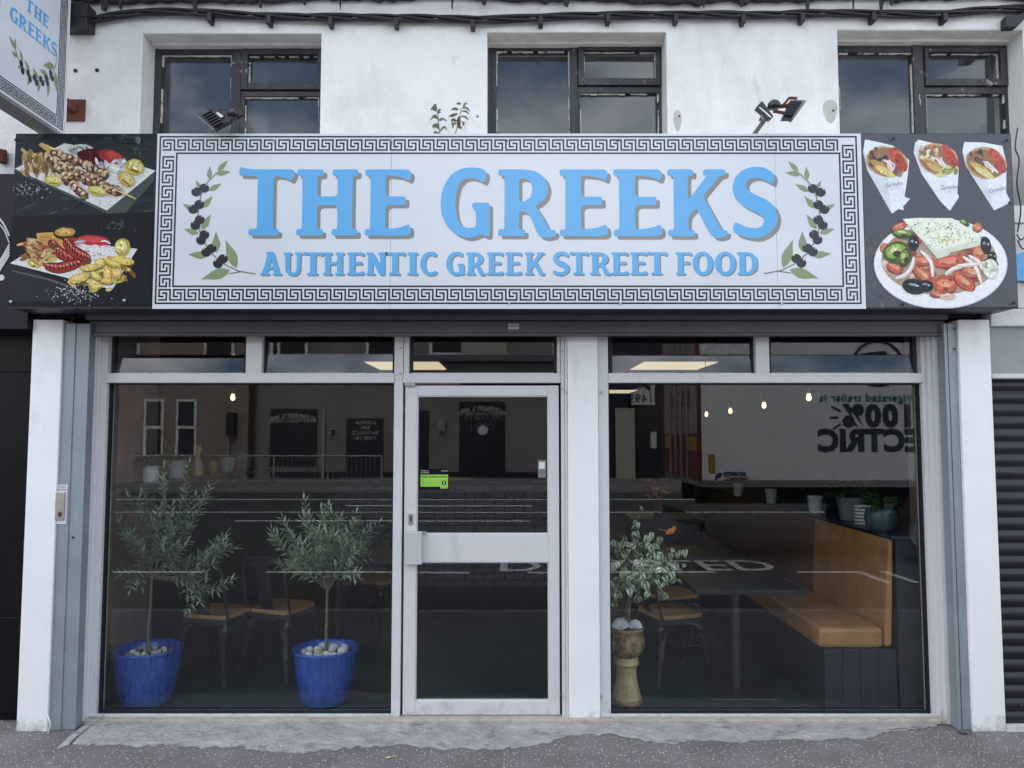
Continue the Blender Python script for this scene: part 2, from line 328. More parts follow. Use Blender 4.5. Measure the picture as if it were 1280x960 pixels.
mat('trailer_pink', (0.34, 0.26, 0.27), 0.4, var=0.08)
mat('trailer_blue', (0.02, 0.03, 0.16), 0.4, var=0.05)
mat('alu_rail', (0.34, 0.35, 0.36), 0.4, metal=0.5, var=0.1)
mat('rubber', (0.012, 0.012, 0.012), 0.8, var=0.2)
mat('sticker_green', (0.30, 0.62, 0.07), 0.35, var=0.03)
emit_mat('bulb_glow', (1.0, 0.66, 0.26), 2.2)
emit_mat('panel_glow', (1.0, 0.80, 0.52), 0.40)

# asphalt pavement with pale chippings
def asphalt_chips():
    m = bpy.data.materials.new('pavement_asphalt'); m.use_nodes = True; n = m.node_tree.nodes; l = m.node_tree.links; b = n['Principled BSDF']
    b.inputs['Roughness'].default_value = 0.9
    g = n.new('ShaderNodeNewGeometry')
    def vor(scale, lo, hi, seed, thr):
        mp = n.new('ShaderNodeMapping'); mp.inputs['Location'].default_value = (seed, seed * 0.7, 0); l.new(g.outputs['Position'], mp.inputs['Vector'])
        nz = n.new('ShaderNodeTexNoise'); nz.inputs['Scale'].default_value = 60; l.new(mp.outputs['Vector'], nz.inputs['Vector'])
        ad = n.new('ShaderNodeVectorMath'); ad.operation = 'MULTIPLY_ADD'; ad.inputs[1].default_value = (0.014,) * 3
        l.new(nz.outputs['Color'], ad.inputs[0]); l.new(mp.outputs['Vector'], ad.inputs[2])
        v = n.new('ShaderNodeTexVoronoi'); v.inputs['Scale'].default_value = scale; v.voronoi_dimensions = '2D'; l.new(ad.outputs['Vector'], v.inputs['Vector'])
        d = n.new('ShaderNodeMapRange'); d.inputs['From Min'].default_value = hi; d.inputs['From Max'].default_value = lo
        l.new(v.outputs['Distance'], d.inputs['Value'])
        sp = n.new('ShaderNodeSeparateColor'); l.new(v.outputs['Color'], sp.inputs['Color'])
        gt = n.new('ShaderNodeMath'); gt.operation = 'GREATER_THAN'; gt.inputs[1].default_value = thr; l.new(sp.outputs['Red'], gt.inputs[0])
        mu = n.new('ShaderNodeMath'); mu.operation = 'MULTIPLY'; l.new(d.outputs['Result'], mu.inputs[0]); l.new(gt.outputs[0], mu.inputs[1])
        return mu.outputs[0]
    nz = n.new('ShaderNodeTexNoise'); nz.inputs['Scale'].default_value = 3; nz.inputs['Detail'].default_value = 7; l.new(g.outputs['Position'], nz.inputs['Vector'])
    cr = n.new('ShaderNodeValToRGB'); cr.color_ramp.elements[0].color = (0.135, 0.129, 0.128, 1); cr.color_ramp.elements[1].color = (0.215, 0.206, 0.203, 1)
    cr.color_ramp.elements[0].position = 0.3; cr.color_ramp.elements[1].position = 0.7; l.new(nz.outputs['Fac'], cr.inputs['Fac'])
    fine = n.new('ShaderNodeTexNoise'); fine.inputs['Scale'].default_value = 140; fine.inputs['Detail'].default_value = 4; l.new(g.outputs['Position'], fine.inputs['Vector'])
    fm = n.new('ShaderNodeMapRange'); fm.inputs['From Min'].default_value = 0.3; fm.inputs['From Max'].default_value = 0.7; fm.inputs['To Min'].default_value = 0.6; fm.inputs['To Max'].default_value = 1.35
    l.new(fine.outputs['Fac'], fm.inputs['Value'])
    vm = n.new('ShaderNodeVectorMath'); vm.operation = 'MULTIPLY'; l.new(cr.outputs['Color'], vm.inputs[0]); l.new(fm.outputs['Result'], vm.inputs[1])
    col = vm.outputs['Vector']
    for (s, lo, hi, seed, thr, c) in ((60, 0.16, 0.24, 1.3, 0.87, (0.72, 0.70, 0.66, 1)), (110, 0.16, 0.26, 7.7, 0.88, (0.42, 0.40, 0.38, 1)), (33, 0.08, 0.13, 4.1, 0.90, (0.62, 0.60, 0.56, 1))):
        mx = n.new('ShaderNodeMix'); mx.data_type = 'RGBA'; mx.inputs['B'].default_value = c
        l.new(vor(s, lo, hi, seed, thr), mx.inputs['Factor']); l.new(col, mx.inputs['A']); col = mx.outputs['Result']
    l.new(col, b.inputs['Base Color'])
    bp = n.new('ShaderNodeBump'); bp.inputs['Strength'].default_value = 0.8; bp.inputs['Distance'].default_value = 0.01
    l.new(fine.outputs['Fac'], bp.inputs['Height']); l.new(bp.outputs['Normal'], b.inputs['Normal'])
    M['pavement_asphalt'] = m
asphalt_chips()

# two-sided leaf: deep green above, silvery below
def leaf_mat(name, top, under, edge=None, edge_at=0.6):
    m = bpy.data.materials.new(name); m.use_nodes = True; n = m.node_tree.nodes; l = m.node_tree.links; b = n['Principled BSDF']
    b.inputs['Roughness'].default_value = 0.36
    g = n.new('ShaderNodeNewGeometry'); oi = n.new('ShaderNodeObjectInfo')
    col = n.new('ShaderNodeMix'); col.data_type = 'RGBA'; l.new(g.outputs['Backfacing'], col.inputs['Factor'])
    col.inputs['A'].default_value = (*top, 1); col.inputs['B'].default_value = (*under, 1)
    c = col.outputs['Result']
    if edge:
        t = n.new('ShaderNodeTexCoord'); s = n.new('ShaderNodeSeparateXYZ'); l.new(t.outputs['Generated'], s.inputs[0])
        a = n.new('ShaderNodeMath'); a.operation = 'SUBTRACT'; a.inputs[1].default_value = 0.5; l.new(s.outputs['X'], a.inputs[0])
        ab = n.new('ShaderNodeMath'); ab.operation = 'ABSOLUTE'; l.new(a.outputs[0], ab.inputs[0])
        nz = n.new('ShaderNodeTexNoise'); nz.inputs['Scale'].default_value = 5; l.new(t.outputs['Generated'], nz.inputs['Vector'])
        ma = n.new('ShaderNodeMath'); ma.operation = 'MULTIPLY_ADD'; ma.inputs[1].default_value = 0.35; l.new(nz.outputs['Fac'], ma.inputs[0]); l.new(ab.outputs[0], ma.inputs[2])
        mr = n.new('ShaderNodeMapRange'); mr.inputs['From Min'].default_value = edge_at - 0.05; mr.inputs['From Max'].default_value = edge_at + 0.05; l.new(ma.outputs[0], mr.inputs['Value'])
        mx = n.new('ShaderNodeMix'); mx.data_type = 'RGBA'; l.new(mr.outputs['Result'], mx.inputs['Factor']); l.new(c, mx.inputs['A']); mx.inputs['B'].default_value = (*edge, 1); c = mx.outputs['Result']
    mr2 = n.new('ShaderNodeMapRange'); mr2.inputs['To Min'].default_value = 0.5; mr2.inputs['To Max'].default_value = 1.45; l.new(oi.outputs['Random'], mr2.inputs['Value'])
    vm = n.new('ShaderNodeVectorMath'); vm.operation = 'MULTIPLY'; l.new(c, vm.inputs[0]); l.new(mr2.outputs['Result'], vm.inputs[1])
    l.new(vm.outputs['Vector'], b.inputs['Base Color']); M[name] = m
leaf_mat('leaf_olive', (0.23, 0.345, 0.165), (0.38, 0.46, 0.31))
leaf_mat('leaf_ficus', (0.12, 0.21, 0.08), (0.26, 0.32, 0.19), (0.62, 0.63, 0.46), 0.37)

# ------------------------------------------------------------------ lettering: hand-drawn slab letters, cap height 100
def E_base(mid=True, bottom=True, wd=68):
    p = [(2, 100), (62, 100), (67, 97), (68, 91), (65, 82), (54, 88), (40, 90), (30, 90), (30, 59), (57, 59), (60, 58), (60, 47), (57, 46), (30, 46)]
    p += [(30, 11), (42, 11), (54, 13), (65, 18), (68, 10), (67, 3), (62, 0)] if bottom else [(30, 10), (38, 10), (40, 8), (40, 2), (38, 0)]
    return p + [(2, 0), (0, 2), (0, 8), (2, 10), (8, 10), (8, 90), (2, 90), (0, 92), (0, 98)]
GL = {
 'E': (68, E_base(), []), 'F': (68, E_base(bottom=False), []),
 'T': (82, [(2, 104), (12, 101), (26, 100), (78, 100), (82, 97), (81, 90), (77, 82), (66, 88), (51, 90), (51, 10), (58, 10), (60, 8), (60, 2), (58, 0), (18, 0), (16, 2), (16, 8), (18, 10), (28, 10), (28, 90), (3, 90), (0, 93)], []),
 'H': (90, [(2, 100), (37, 100), (39, 98), (39, 92), (37, 90), (30, 90), (30, 59), (60, 59), (60, 90), (54, 90), (52, 92), (52, 98), (54, 100), (88, 100), (90, 98), (90, 92), (88, 90), (82, 90), (82, 10), (88, 10), (90, 8), (90, 2), (88, 0), (54, 0), (52, 2), (52, 8), (54, 10), (60, 10), (60, 46), (30, 46), (30, 10), (37, 10), (39, 8), (39, 2), (37, 0), (2, 0), (0, 2), (0, 8), (2, 10), (8, 10), (8, 90), (2, 90), (0, 92), (0, 98)], []),
 'G': (74, [(67, 98), (69, 91), (65, 79), (56, 84), (46, 87), (36, 86), (27, 77), (23, 60), (22, 46), (24, 30), (30, 16), (40, 12), (53, 13), (53, 36), (47, 43), (47, 48), (50, 50), (70, 50), (73, 48), (73, 0), (66, -1), (61, 3), (50, -2), (38, -3), (24, 2), (10, 14), (2, 31), (0, 49), (3, 70), (13, 90), (29, 101), (44, 103), (58, 102)], []),
 'R': (84, [(2, 100), (40, 100), (55, 97), (68, 87), (73, 72), (70, 58), (60, 48), (53, 45), (62, 33), (70, 17), (76, 9), (82, 9), (84, 6), (83, 0), (70, -3), (60, -1), (55, 8), (49, 24), (43, 34), (36, 37), (30, 36), (30, 10), (37, 10), (39, 8), (39, 2), (37, 0), (2, 0), (0, 2), (0, 8), (2, 10), (9, 10), (9, 90), (2, 90), (0, 92), (0, 98)], [[(30, 86), (38, 86), (47, 82), (50, 70), (47, 58), (38, 52), (30, 52)]]),
 'K': (88, [(2, 100), (36, 100), (38, 98), (38, 92), (36, 90), (30, 90), (30, 53), (58, 90), (54, 91), (53, 93), (53, 98), (55, 100), (84, 100), (86, 98), (86, 93), (84, 91), (78, 90), (52, 60), (78, 12), (82, 9), (87, 9), (88, 6), (86, 0), (74, -3), (65, 0), (59, 9), (42, 43), (30, 30), (30, 10), (37, 10), (39, 8), (39, 2), (37, 0), (2, 0), (0, 2), (0, 8), (2, 10), (9, 10), (9, 90), (2, 90), (0, 92), (0, 98)], []),
 'S': (67, [(61, 95), (63, 88), (60, 77), (50, 83), (38, 88), (26, 86), (20, 79), (21, 71), (30, 64), (50, 55), (62, 45), (67, 31), (64, 16), (53, 4), (38, -3), (22, -2), (6, 3), (0, 9), (1, 16), (4, 22), (17, 15), (32, 12), (43, 15), (47, 23), (44, 30), (32, 37), (14, 46), (4, 57), (0, 72), (4, 87), (14, 98), (30, 104), (48, 103)], []),
 'A': (90, [(36, 104), (50, 104), (55, 100), (82, 10), (88, 10), (90, 8), (90, 2), (88, 0), (54, 0), (52, 2), (52, 8), (54, 10), (60, 10), (56, 26), (34, 26), (30, 10), (36, 10), (38, 8), (38, 2), (36, 0), (2, 0), (0, 2), (0, 8), (2, 10), (9, 10), (30, 92), (24, 93), (23, 97), (25, 101)], [[(37, 38), (53, 38), (45, 76)]]),
 'U': (86, [(2, 100), (36, 100), (38, 98), (38, 92), (36, 90), (30, 90), (30, 26), (34, 14), (45, 11), (55, 14), (60, 26), (60, 90), (54, 90), (52, 92), (52, 98), (54, 100), (84, 100), (86, 98), (86, 92), (84, 90), (78, 90), (78, 26), (72, 8), (58, -2), (40, -3), (22, 2), (11, 13), (8, 28), (8, 90), (2, 90), (0, 92), (0, 98)], []),
 'N': (90, [(2, 100), (30, 100), (60, 42), (60, 90), (53, 90), (52, 92), (52, 98), (54, 100), (88, 100), (90, 98), (90, 92), (88, 90), (80, 90), (80, 0), (58, 0), (28, 60), (28, 10), (36, 10), (38, 8), (38, 2), (36, 0), (2, 0), (0, 2), (0, 8), (2, 10), (8, 10), (8, 90), (2, 90), (0, 92), (0, 98)], []),
 'I': (42, [(2, 100), (40, 100), (42, 98), (42, 92), (40, 90), (33, 90), (33, 10), (40, 10), (42, 8), (42, 2), (40, 0), (2, 0), (0, 2), (0, 8), (2, 10), (9, 10), (9, 90), (2, 90), (0, 92), (0, 98)], []),
 'C': (70, [(66, 98), (69, 91), (65, 78), (54, 84), (44, 87), (34, 84), (26, 74), (22, 58), (22, 44), (25, 28), (32, 16), (44, 12), (56, 15), (67, 21), (70, 12), (68, 5), (56, -1), (40, -3), (24, 2), (10, 14), (2, 31), (0, 49), (3, 70), (13, 90), (29, 101), (44, 103), (57, 102)], []),
 'O': (84, [(42, 103), (24, 99), (9, 85), (1, 66), (0, 50), (1, 34), (9, 15), (24, 1), (42, -3), (60, 1), (75, 15), (83, 34), (84, 50), (83, 66), (75, 85), (60, 99)], [[(42, 88), (31, 84), (24, 70), (22, 50), (24, 30), (31, 16), (42, 12), (53, 16), (60, 30), (62, 50), (60, 70), (53, 84)]]),
 'D': (80, [(2, 100), (40, 100), (60, 94), (75, 78), (80, 50), (75, 22), (60, 6), (40, 0), (2, 0), (0, 2), (0, 8), (2, 10), (8, 10), (8, 90), (2, 90), (0, 92), (0, 98)], [[(30, 88), (40, 88), (52, 80), (57, 65), (58, 50), (57, 35), (52, 20), (40, 12), (30, 12)]]),
}
def chaikin(p, it=1):
    for _ in range(it):
        q = []
        for i in range(len(p)):
            a, b = p[i], p[(i + 1) % len(p)]
            q += [(a[0] * .75 + b[0] * .25, a[1] * .75 + b[1] * .25), (a[0] * .25 + b[0] * .75, a[1] * .25 + b[1] * .75)]
        p = q
    return p
def soften(p):           # round curves and corners but keep long straight runs straight
    q = []
    n = len(p)
    for i in range(n):
        a, b, c = p[i - 1], p[i], p[(i + 1) % n]
        la = math.dist(a, b); lc = math.dist(b, c); ra = min(la * 0.3, 6); rc = min(lc * 0.3, 6)
        q.append((b[0] + (a[0] - b[0]) * ra / la, b[1] + (a[1] - b[1]) * ra / la))
        q.append((b[0] * .5 + .25 * (b[0] + (a[0] - b[0]) * ra / la) + .25 * (b[0] + (c[0] - b[0]) * rc / lc), b[1] * .5 + .25 * (b[1] + (a[1] - b[1]) * ra / la) + .25 * (b[1] + (c[1] - b[1]) * rc / lc)))
        q.append((b[0] + (c[0] - b[0]) * rc / lc, b[1] + (c[1] - b[1]) * rc / lc))
    return q
GLYPH = {}
for k_, (w_, o_, h_) in GL.items(): GLYPH[k_] = (w_, soften(o_), [soften(h) for h in h_])
def letter(ch, parent, mapper, mt, thick, ndir, name='letter'):
    """mapper(u, v) -> world point for u in 0..1 across the letter and v in cap heights"""
    w_, o_, h_ = GLYPH[ch]; f = lambda q: mapper(q[0] / w_, q[1] / 100)
    b = MB(); d = Vector(ndir) * thick
    b.poly([f(q) + d for q in o_], [[f(q) + d for q in h] for h in h_])
    for lp in [o_] + h_:
        n = len(lp); pts = [f(q) for q in lp]
        b.add(pts + [p + d for p in pts], [(i, (i + 1) % n, n + (i + 1) % n, n + i) for i in range(n)])
    return b.build(name, mt, parent)
def text_mesh(name, body, size, mt, M4, parent=None, extrude=0.0, align='CENTER', spacing=1.0, bold=0.0):
    cu = bpy.data.curves.new(name, 'FONT'); cu.body = body; cu.size = size; cu.align_x = align; cu.align_y = 'CENTER'; cu.extrude = extrude; cu.space_character = spacing; cu.offset = bold
    cu.resolution_u = 3
    o = bpy.data.objects.new('text_tmp', cu); COL.objects.link(o)
    dg = bpy.context.evaluated_depsgraph_get(); me = bpy.data.meshes.new_from_object(o.evaluated_get(dg))
    bpy.data.objects.remove(o); bpy.data.curves.remove(cu)
    me.name = name; me.transform(M4); me.materials.clear(); me.materials.append(mt)
    return link(name, me, parent)
def facing_cam(loc, rot=0.0):   # text plane facing -Y
    return Matrix.Translation(loc) @ Matrix.Rotation(rot, 4, 'Y') @ Matrix.Rotation(R(90), 4, 'X')
def facing_shop(loc, rot=0.0):  # text plane facing +Y
    return Matrix.Translation(loc) @ Matrix.Rotation(R(180), 4, 'Z') @ Matrix.Rotation(rot, 4, 'Y') @ Matrix.Rotation(R(90), 4, 'X')

# ================================================================== the setting
YW = -0.18                       # face of the upper wall and of the columns
def sheet(name, x0, x1, y0, y1, z, mt, kind='structure'):
    b = MB(); b.add([(x0, y0, z), (x1, y0, z), (x1, y1, z), (x0, y1, z)], [(0, 1, 2, 3)])
    return tag(b.build(name, mt, fix=False), kind=kind)
KERB = -2.75; FARK = -19.5; FARB = -25.0
sheet('ground', -400, 400, -400, 400, -0.16, M['far_paving'])
pv = MB(); pv.box(-60, 60, KERB, 0.6, -0.155, 0.0); tag(pv.build('pavement', M['pavement_asphalt']), kind='structure')
sheet('road', -60, 60, FARK, KERB, -0.12, M['asphalt_road'])
fp = MB(); fp.box(-60, 60, -60, FARK, -0.155, 0.0); tag(fp.build('far_pavement', M['far_paving']), kind='structure')
kb = MB(); kb.box(-60, 60, KERB - 0.125, KERB - 0.002, -0.15, 0.004); kb.box(-60, 60, FARK + 0.002, FARK + 0.125, -0.15, 0.004)
tag(kb.build('kerb', M['kerb_stone'], bevel=0.01), kind='structure')

def feather(m):                          # the mortar skim breaks up towards its front edge
    n = m.node_tree.nodes; l = m.node_tree.links; o = [x for x in n if x.type == 'OUTPUT_MATERIAL'][0]; src = o.inputs['Surface'].links[0].from_socket
    a = n.new('ShaderNodeAttribute'); a.attribute_name = 'Col'; g = n.new('ShaderNodeNewGeometry'); t = n.new('ShaderNodeTexNoise'); t.inputs['Scale'].default_value = 11; t.inputs['Detail'].default_value = 10; t.inputs['Roughness'].default_value = 0.72
    l.new(g.outputs['Position'], t.inputs['Vector']); ad = n.new('ShaderNodeMath'); ad.operation = 'MULTIPLY_ADD'; ad.inputs[1].default_value = 1.5; l.new(a.outputs['Fac'], ad.inputs[0]); l.new(t.outputs['Fac'], ad.inputs[2])
    r = n.new('ShaderNodeMapRange'); r.inputs['From Min'].default_value = 0.62; r.inputs['From Max'].default_value = 0.84; l.new(ad.outputs[0], r.inputs['Value'])
    tr = n.new('ShaderNodeBsdfTransparent'); mx = n.new('ShaderNodeMixShader'); l.new(r.outputs['Result'], mx.inputs['Fac']); l.new(tr.outputs[0], mx.inputs[1]); l.new(src, mx.inputs[2]); l.new(mx.outputs[0], o.inputs['Surface'])
# worn concrete strip along the threshold, ragged front edge traced on the ground
front = [(66, 936), (84, 930), (118, 931), (160, 933), (205, 931), (250, 934), (300, 933), (338, 940), (372, 943), (404, 938), (452, 934), (500, 932), (548, 936), (604, 937), (652, 935), (690, 926), (716, 918), (762, 916), (800, 924), (842, 930), (868, 925), (930, 926), (985, 924), (1040, 924), (1086, 922), (1104, 914), (1140, 910), (1172, 906)]
random.seed(5)
pts = []
for (a, b_) in zip(front[:-1], front[1:]):
    for k in range(6):
        t = k / 6; pts.append((a[0] + (b_[0] - a[0]) * t, a[1] + (b_[1] - a[1]) * t + random.uniform(-1.8, 1.8)))
pts.append(front[-1])
b = MB(); n = len(pts); vs = []
for (px, py) in pts: vs.append(gr(px, py + 3, 0.003))
for (px, py) in pts:
    p = gr(px, py, 0.0); vs.append(Vector((p.x, p.y * 0.62 - 0.01, 0.008 + 0.002 * math.sin(px * 0.05))))
for (px, py) in pts:
    p = gr(px, py, 0.0); vs.append(Vector((min(max(p.x, -2.66), 2.66), 0.03, 0.024)))
b.add(vs, [(i, i + 1, n + i + 1, n + i) for i in range(n - 1)] + [(n + i, n + i + 1, 2 * n + i + 1, 2 * n + i) for i in range(n - 1)], True)
b.col = [(0, 0, 0, 1)] * n + [(1, 1, 1, 1)] * (2 * n)
feather(M['concrete_apron'])
tag(b.build('concrete_apron', M['concrete_apron'], fix=False), kind='structure')
b = MB(); b.box(X(100, -0.05), X(1172, -0.05), -0.085, 0.02, 0.004, 0.034); tag(b.build('threshold', M['threshold_stone'], bevel=0.008), kind='structure')

# interior shell
IX0, IX1, IY1, IH = -2.63, 3.0, 14.5, 2.72
sheet('interior_floor', IX0, IX1, 0.02, IY1, 0.012, M['interior_floor'])
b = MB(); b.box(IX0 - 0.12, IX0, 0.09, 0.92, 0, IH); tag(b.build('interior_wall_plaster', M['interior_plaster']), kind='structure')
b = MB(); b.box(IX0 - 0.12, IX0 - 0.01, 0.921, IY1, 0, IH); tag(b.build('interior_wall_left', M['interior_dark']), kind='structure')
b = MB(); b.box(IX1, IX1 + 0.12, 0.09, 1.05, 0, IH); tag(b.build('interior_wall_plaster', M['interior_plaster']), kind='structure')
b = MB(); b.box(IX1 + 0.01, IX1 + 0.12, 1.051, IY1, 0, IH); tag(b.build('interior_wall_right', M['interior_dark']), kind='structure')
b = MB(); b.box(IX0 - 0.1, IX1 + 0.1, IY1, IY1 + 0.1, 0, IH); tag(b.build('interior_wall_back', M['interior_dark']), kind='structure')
b = MB(); b.box(IX0 - 0.12, IX1 + 0.12, 0.10, IY1 + 0.1, IH, IH + 0.15); tag(b.build('interior_ceiling', M['interior_ceiling']), kind='structure')

# ================================================================== shop building
bld = root('shop_building', (0, 0.1, 0), 'white painted two storey shop building behind the blue lettered sign', 'building')
def wall_holes(mb, x0, x1, z0, z1, yf, yb, holes, reveal=None):
    xs = sorted({x0, x1} | {h[0] for h in holes} | {h[1] for h in holes}); zs = sorted({z0, z1} | {h[2] for h in holes} | {h[3] for h in holes})
    for i in range(len(xs) - 1):
        for j in range(len(zs) - 1):
            cx, cz = (xs[i] + xs[i + 1]) / 2, (zs[j] + zs[j + 1]) / 2
            if any(h[0] < cx < h[1] and h[2] < cz < h[3] for h in holes): continue
            a, c, d, e = xs[i], xs[i + 1], zs[j], zs[j + 1]
            mb.add([(a, yf, d), (c, yf, d), (c, yf, e), (a, yf, e)], [(0, 1, 2, 3)])
            mb.add([(a, yb, d), (c, yb, d), (c, yb, e), (a, yb, e)], [(3, 2, 1, 0)])
    for h in holes:
        a, c, d, e = h
        mb.add([(a, yf, d), (a, yb, d), (a, yb, e), (a, yf, e)], [(0, 1, 2, 3)])
        mb.add([(c, yf, d), (c, yb, d), (c, yb, e), (c, yf, e)], [(3, 2, 1, 0)])
        mb.add([(a, yf, d), (c, yf, d), (c, yb, d), (a, yb, d)], [(0, 1, 2, 3)])
        if reveal is None: mb.add([(a, yf, e), (c, yf, e), (c, yb, e), (a, yb, e)], [(3, 2, 1, 0)])
    return mb
WIN = [  # hole left, right, top (px on the wall); frame: outer l, r, top, mullion l, r, pane1 l, top, casement pane l, r, t, b, casement bottom, lower pane l, r, top
    dict(h=(177, 401, 41.5), o=(187, 404, 59.5), m=(289, 301), p1=(201, 289, 68), c=(310, 397, 69, 104.7, 113), lo=(306.5, 399, 120.5)),
    dict(h=(608.8, 833.5, 40), o=(608.0, 832, 57), m=(712, 722), p1=(620.5, 711.5, 63), c=(730, 820, 64, 99, 107.5), lo=(725, 823.5, 116)),
    dict(h=(1048, 1281, 37), o=(1044, 1267, 55), m=(1141.5, 1155), p1=(1049, 1141, 65), c=(1160.5, 1250, 66, 99.5, 108), lo=(1157, 1256, 117)),
]
WT = 4.30; ZB = 3.02; YF = -0.02
holes = []
for wd in WIN: holes.append((at(wd['h'][0], 100, YW).x, at(wd['h'][1], 100, YW).x, ZB + 0.1, at(640, wd['h'][2], YW).z))
b = MB(); wall_holes(b, -5.2, 5.6, ZB, 4.62, YW, 0.12, holes, reveal=True)
b.build('upper_wall', M['wall_paint'], bld, fix=False)
# lintels: two board soffit over each window
for hh in holes:
    b = MB(); b.box(hh[0] - 0.0, hh[1] + 0.0, YW + 0.004, YW + 0.105, hh[3] - 0.004, hh[3] + 0.05); b.box(hh[0], hh[1], YW + 0.108, 0.10, hh[3] - 0.018, hh[3] + 0.05)
    b.build('lintel', M['wall_soffit'], bld, bevel=0.003)
for i, wd in enumerate(WIN):
    fx = lambda p: at(p, 100, YF).x; fz = lambda p: at(640, p, YF).z
    xo0, xo1, zt = fx(wd['o'][0]), fx(wd['o'][1]), fz(wd['o'][2]); zb = ZB + 0.1
    ml, mr_ = fx(wd['m'][0]), fx(wd['m'][1]); p1l, p1t = fx(wd['p1'][0]), fz(wd['p1'][2])
    b = MB()
    b.box(xo0 - 0.03, p1l, YF, YF + 0.07, zb, zt + 0.05); b.box(ml, mr_, YF - 0.004, YF + 0.07, zb, zt); b.box(fx(wd['lo'][1]), xo1 + 0.04, YF, YF + 0.07, zb, zt + 0.05)
    b.box(p1l, ml, YF + 0.002, YF + 0.07, p1t, zt + 0.05); b.box(mr_, fx(wd['lo'][1]), YF + 0.002, YF + 0.07, fz(wd['c'][2]) + 0.012, zt + 0.05)
    b.box(mr_, fx(wd['lo'][1]), YF + 0.001, YF + 0.07, fz(wd['lo'][2]), fz(wd['c'][4]) - 0.004)
    wn = b.build('window', M['timber_dark'], bld, bevel=0.003)
    c0, c1, ct, cb, cbot = fx(wd['c'][0]), fx(wd['c'][1]), fz(wd['c'][2]), fz(wd['c'][3]), fz(wd['c'][4])
    b = MB(); y0 = YF - 0.016
    b.box(mr_ + 0.004, c0, y0, YF + 0.03, cbot, ct + 0.03); b.box(c1, fx(wd['lo'][1]) + 0.012, y0, YF + 0.03, cbot, ct + 0.03); b.box(c0, c1, y0, YF + 0.03, cbot, cb); b.box(c0, c1, y0 + 0.001, YF + 0.03, ct, ct + 0.03)
    b.build('casement', M['timber_dark'], wn, bevel=0.003)
    lo0, lo1, lot = fx(wd['lo'][0]), fx(wd['lo'][1]), fz(wd['lo'][2])
    b = MB(); b.box(mr_, lo0, YF + 0.001, YF + 0.06, zb, lot); b.build('glazing_stile', M['timber_dark'], wn, bevel=0.002)
    random.seed(30 + i)
    for (a, c, d, e, dy) in ((p1l, ml, zb, p1t, 0.0), (c0, c1, cb, ct, 0.0), (lo0, lo1, zb, lot, 0.0)):
        b = MB(); yp = YF + 0.028 + random.uniform(0, 0.002)
        tl = random.uniform(-0.002, 0.002)
        b.hexa([(a, yp, d), (c, yp + tl, d), (c, yp + tl + 0.004, d), (a, yp + 0.004, d), (a, yp + tl, e), (c, yp, e), (c, yp + 0.004, e), (a, yp + tl + 0.004, e)])
        b.build('pane', M['glass_old'], wn)
        # ragged putty line round the glass
        b = MB(); t = 0.009; yy = YF + 0.012
        segs = [((a, d), (a, e)), ((c, d), (c, e)), ((a, e), (c, e)), ((a, d), (c, d))]
        for si, (p, q) in enumerate(segs):
            if i == 0 and si == 1 and dy == 9: continue
            N = 14
            for k in range(N):
                if random.random() < 0.18: continue
                u0, u1 = k / N, (k + 1) / N
                tt = t * random.uniform(0.35, 1.0)
                A = (p[0] + (q[0] - p[0]) * u0, p[1] + (q[1] - p[1]) * u0); B = (p[0] + (q[0] - p[0]) * u1, p[1] + (q[1] - p[1]) * u1)
                if si < 2:
                    sg = 1 if si == 0 else -1
                    b.box(min(A[0], A[0] + sg * tt), max(A[0], A[0] + sg * tt), yy, yy + 0.014, A[1], B[1])
                else:
                    sg = -1 if si == 2 else 1
                    b.box(A[0], B[0], yy + 0.001, yy + 0.013, min(A[1], A[1] + sg * tt), max(A[1], A[1] + sg * tt))
        tag(b.build('putty_line', M['putty'], wn, fix=True), kind='stuff')
# rooms behind the upper windows
b = MB(); b.box(-5.2, 5.6, 3.4, 3.5, 2.9, 4.7); b.box(-5.2, 5.6, 0.12, 3.5, 4.62, 4.7); b.box(-5.2, 5.6, 0.12, 3.5, 2.88, 2.95)
for xx in (-5.2, -1.7, 1.7, 5.5): b.box(xx, xx + 0.1, 0.125, 3.4, 2.95, 4.62)
b.build('upper_room', M['upper_room'], bld)
# roof slab with overhang and the dark ragged fascia board under it
b = MB(); b.hexa([(-5.3, -0.40, 4.50), (5.7, -0.40, 4.50), (5.7, 5.0, 7.2), (-5.3, 5.0, 7.2), (-5.3, -0.40, 4.62), (5.7, -0.40, 4.62), (5.7, 5.0, 7.35), (-5.3, 5.0, 7.35)])
b.build('roof', M['roof_slate'], bld)
random.seed(11)
b = MB(); N = 190; x0, x1 = -3.9, 3.9; yy = YW - 0.045; top = 4.56
prev = None
for k in range(N + 1):
    x = x0 + (x1 - x0) * k / N
    px_ = 640 + x / 4.5 * 950 * 0.87
    base = Z(6, yy)
    z = base + 0.038 + random.uniform(-0.008, 0.008) + 0.006 * math.sin(k * 0.31) + 0.012 * math.sin(k * 0.083 + 1)
    if random.random() < 0.05: z -= random.uniform(0.01, 0.03)
    b.v += [(x, yy, z), (x, yy, top), (x, yy + 0.03, z)]
    if k: i = 3 * k; b.f += [[i - 3, i, i + 1, i - 2], [i - 3, i - 1, i + 2, i]]; b.sm += [False, False]
b.build('fascia_board', M['fascia_dark'], bld, fix=False)
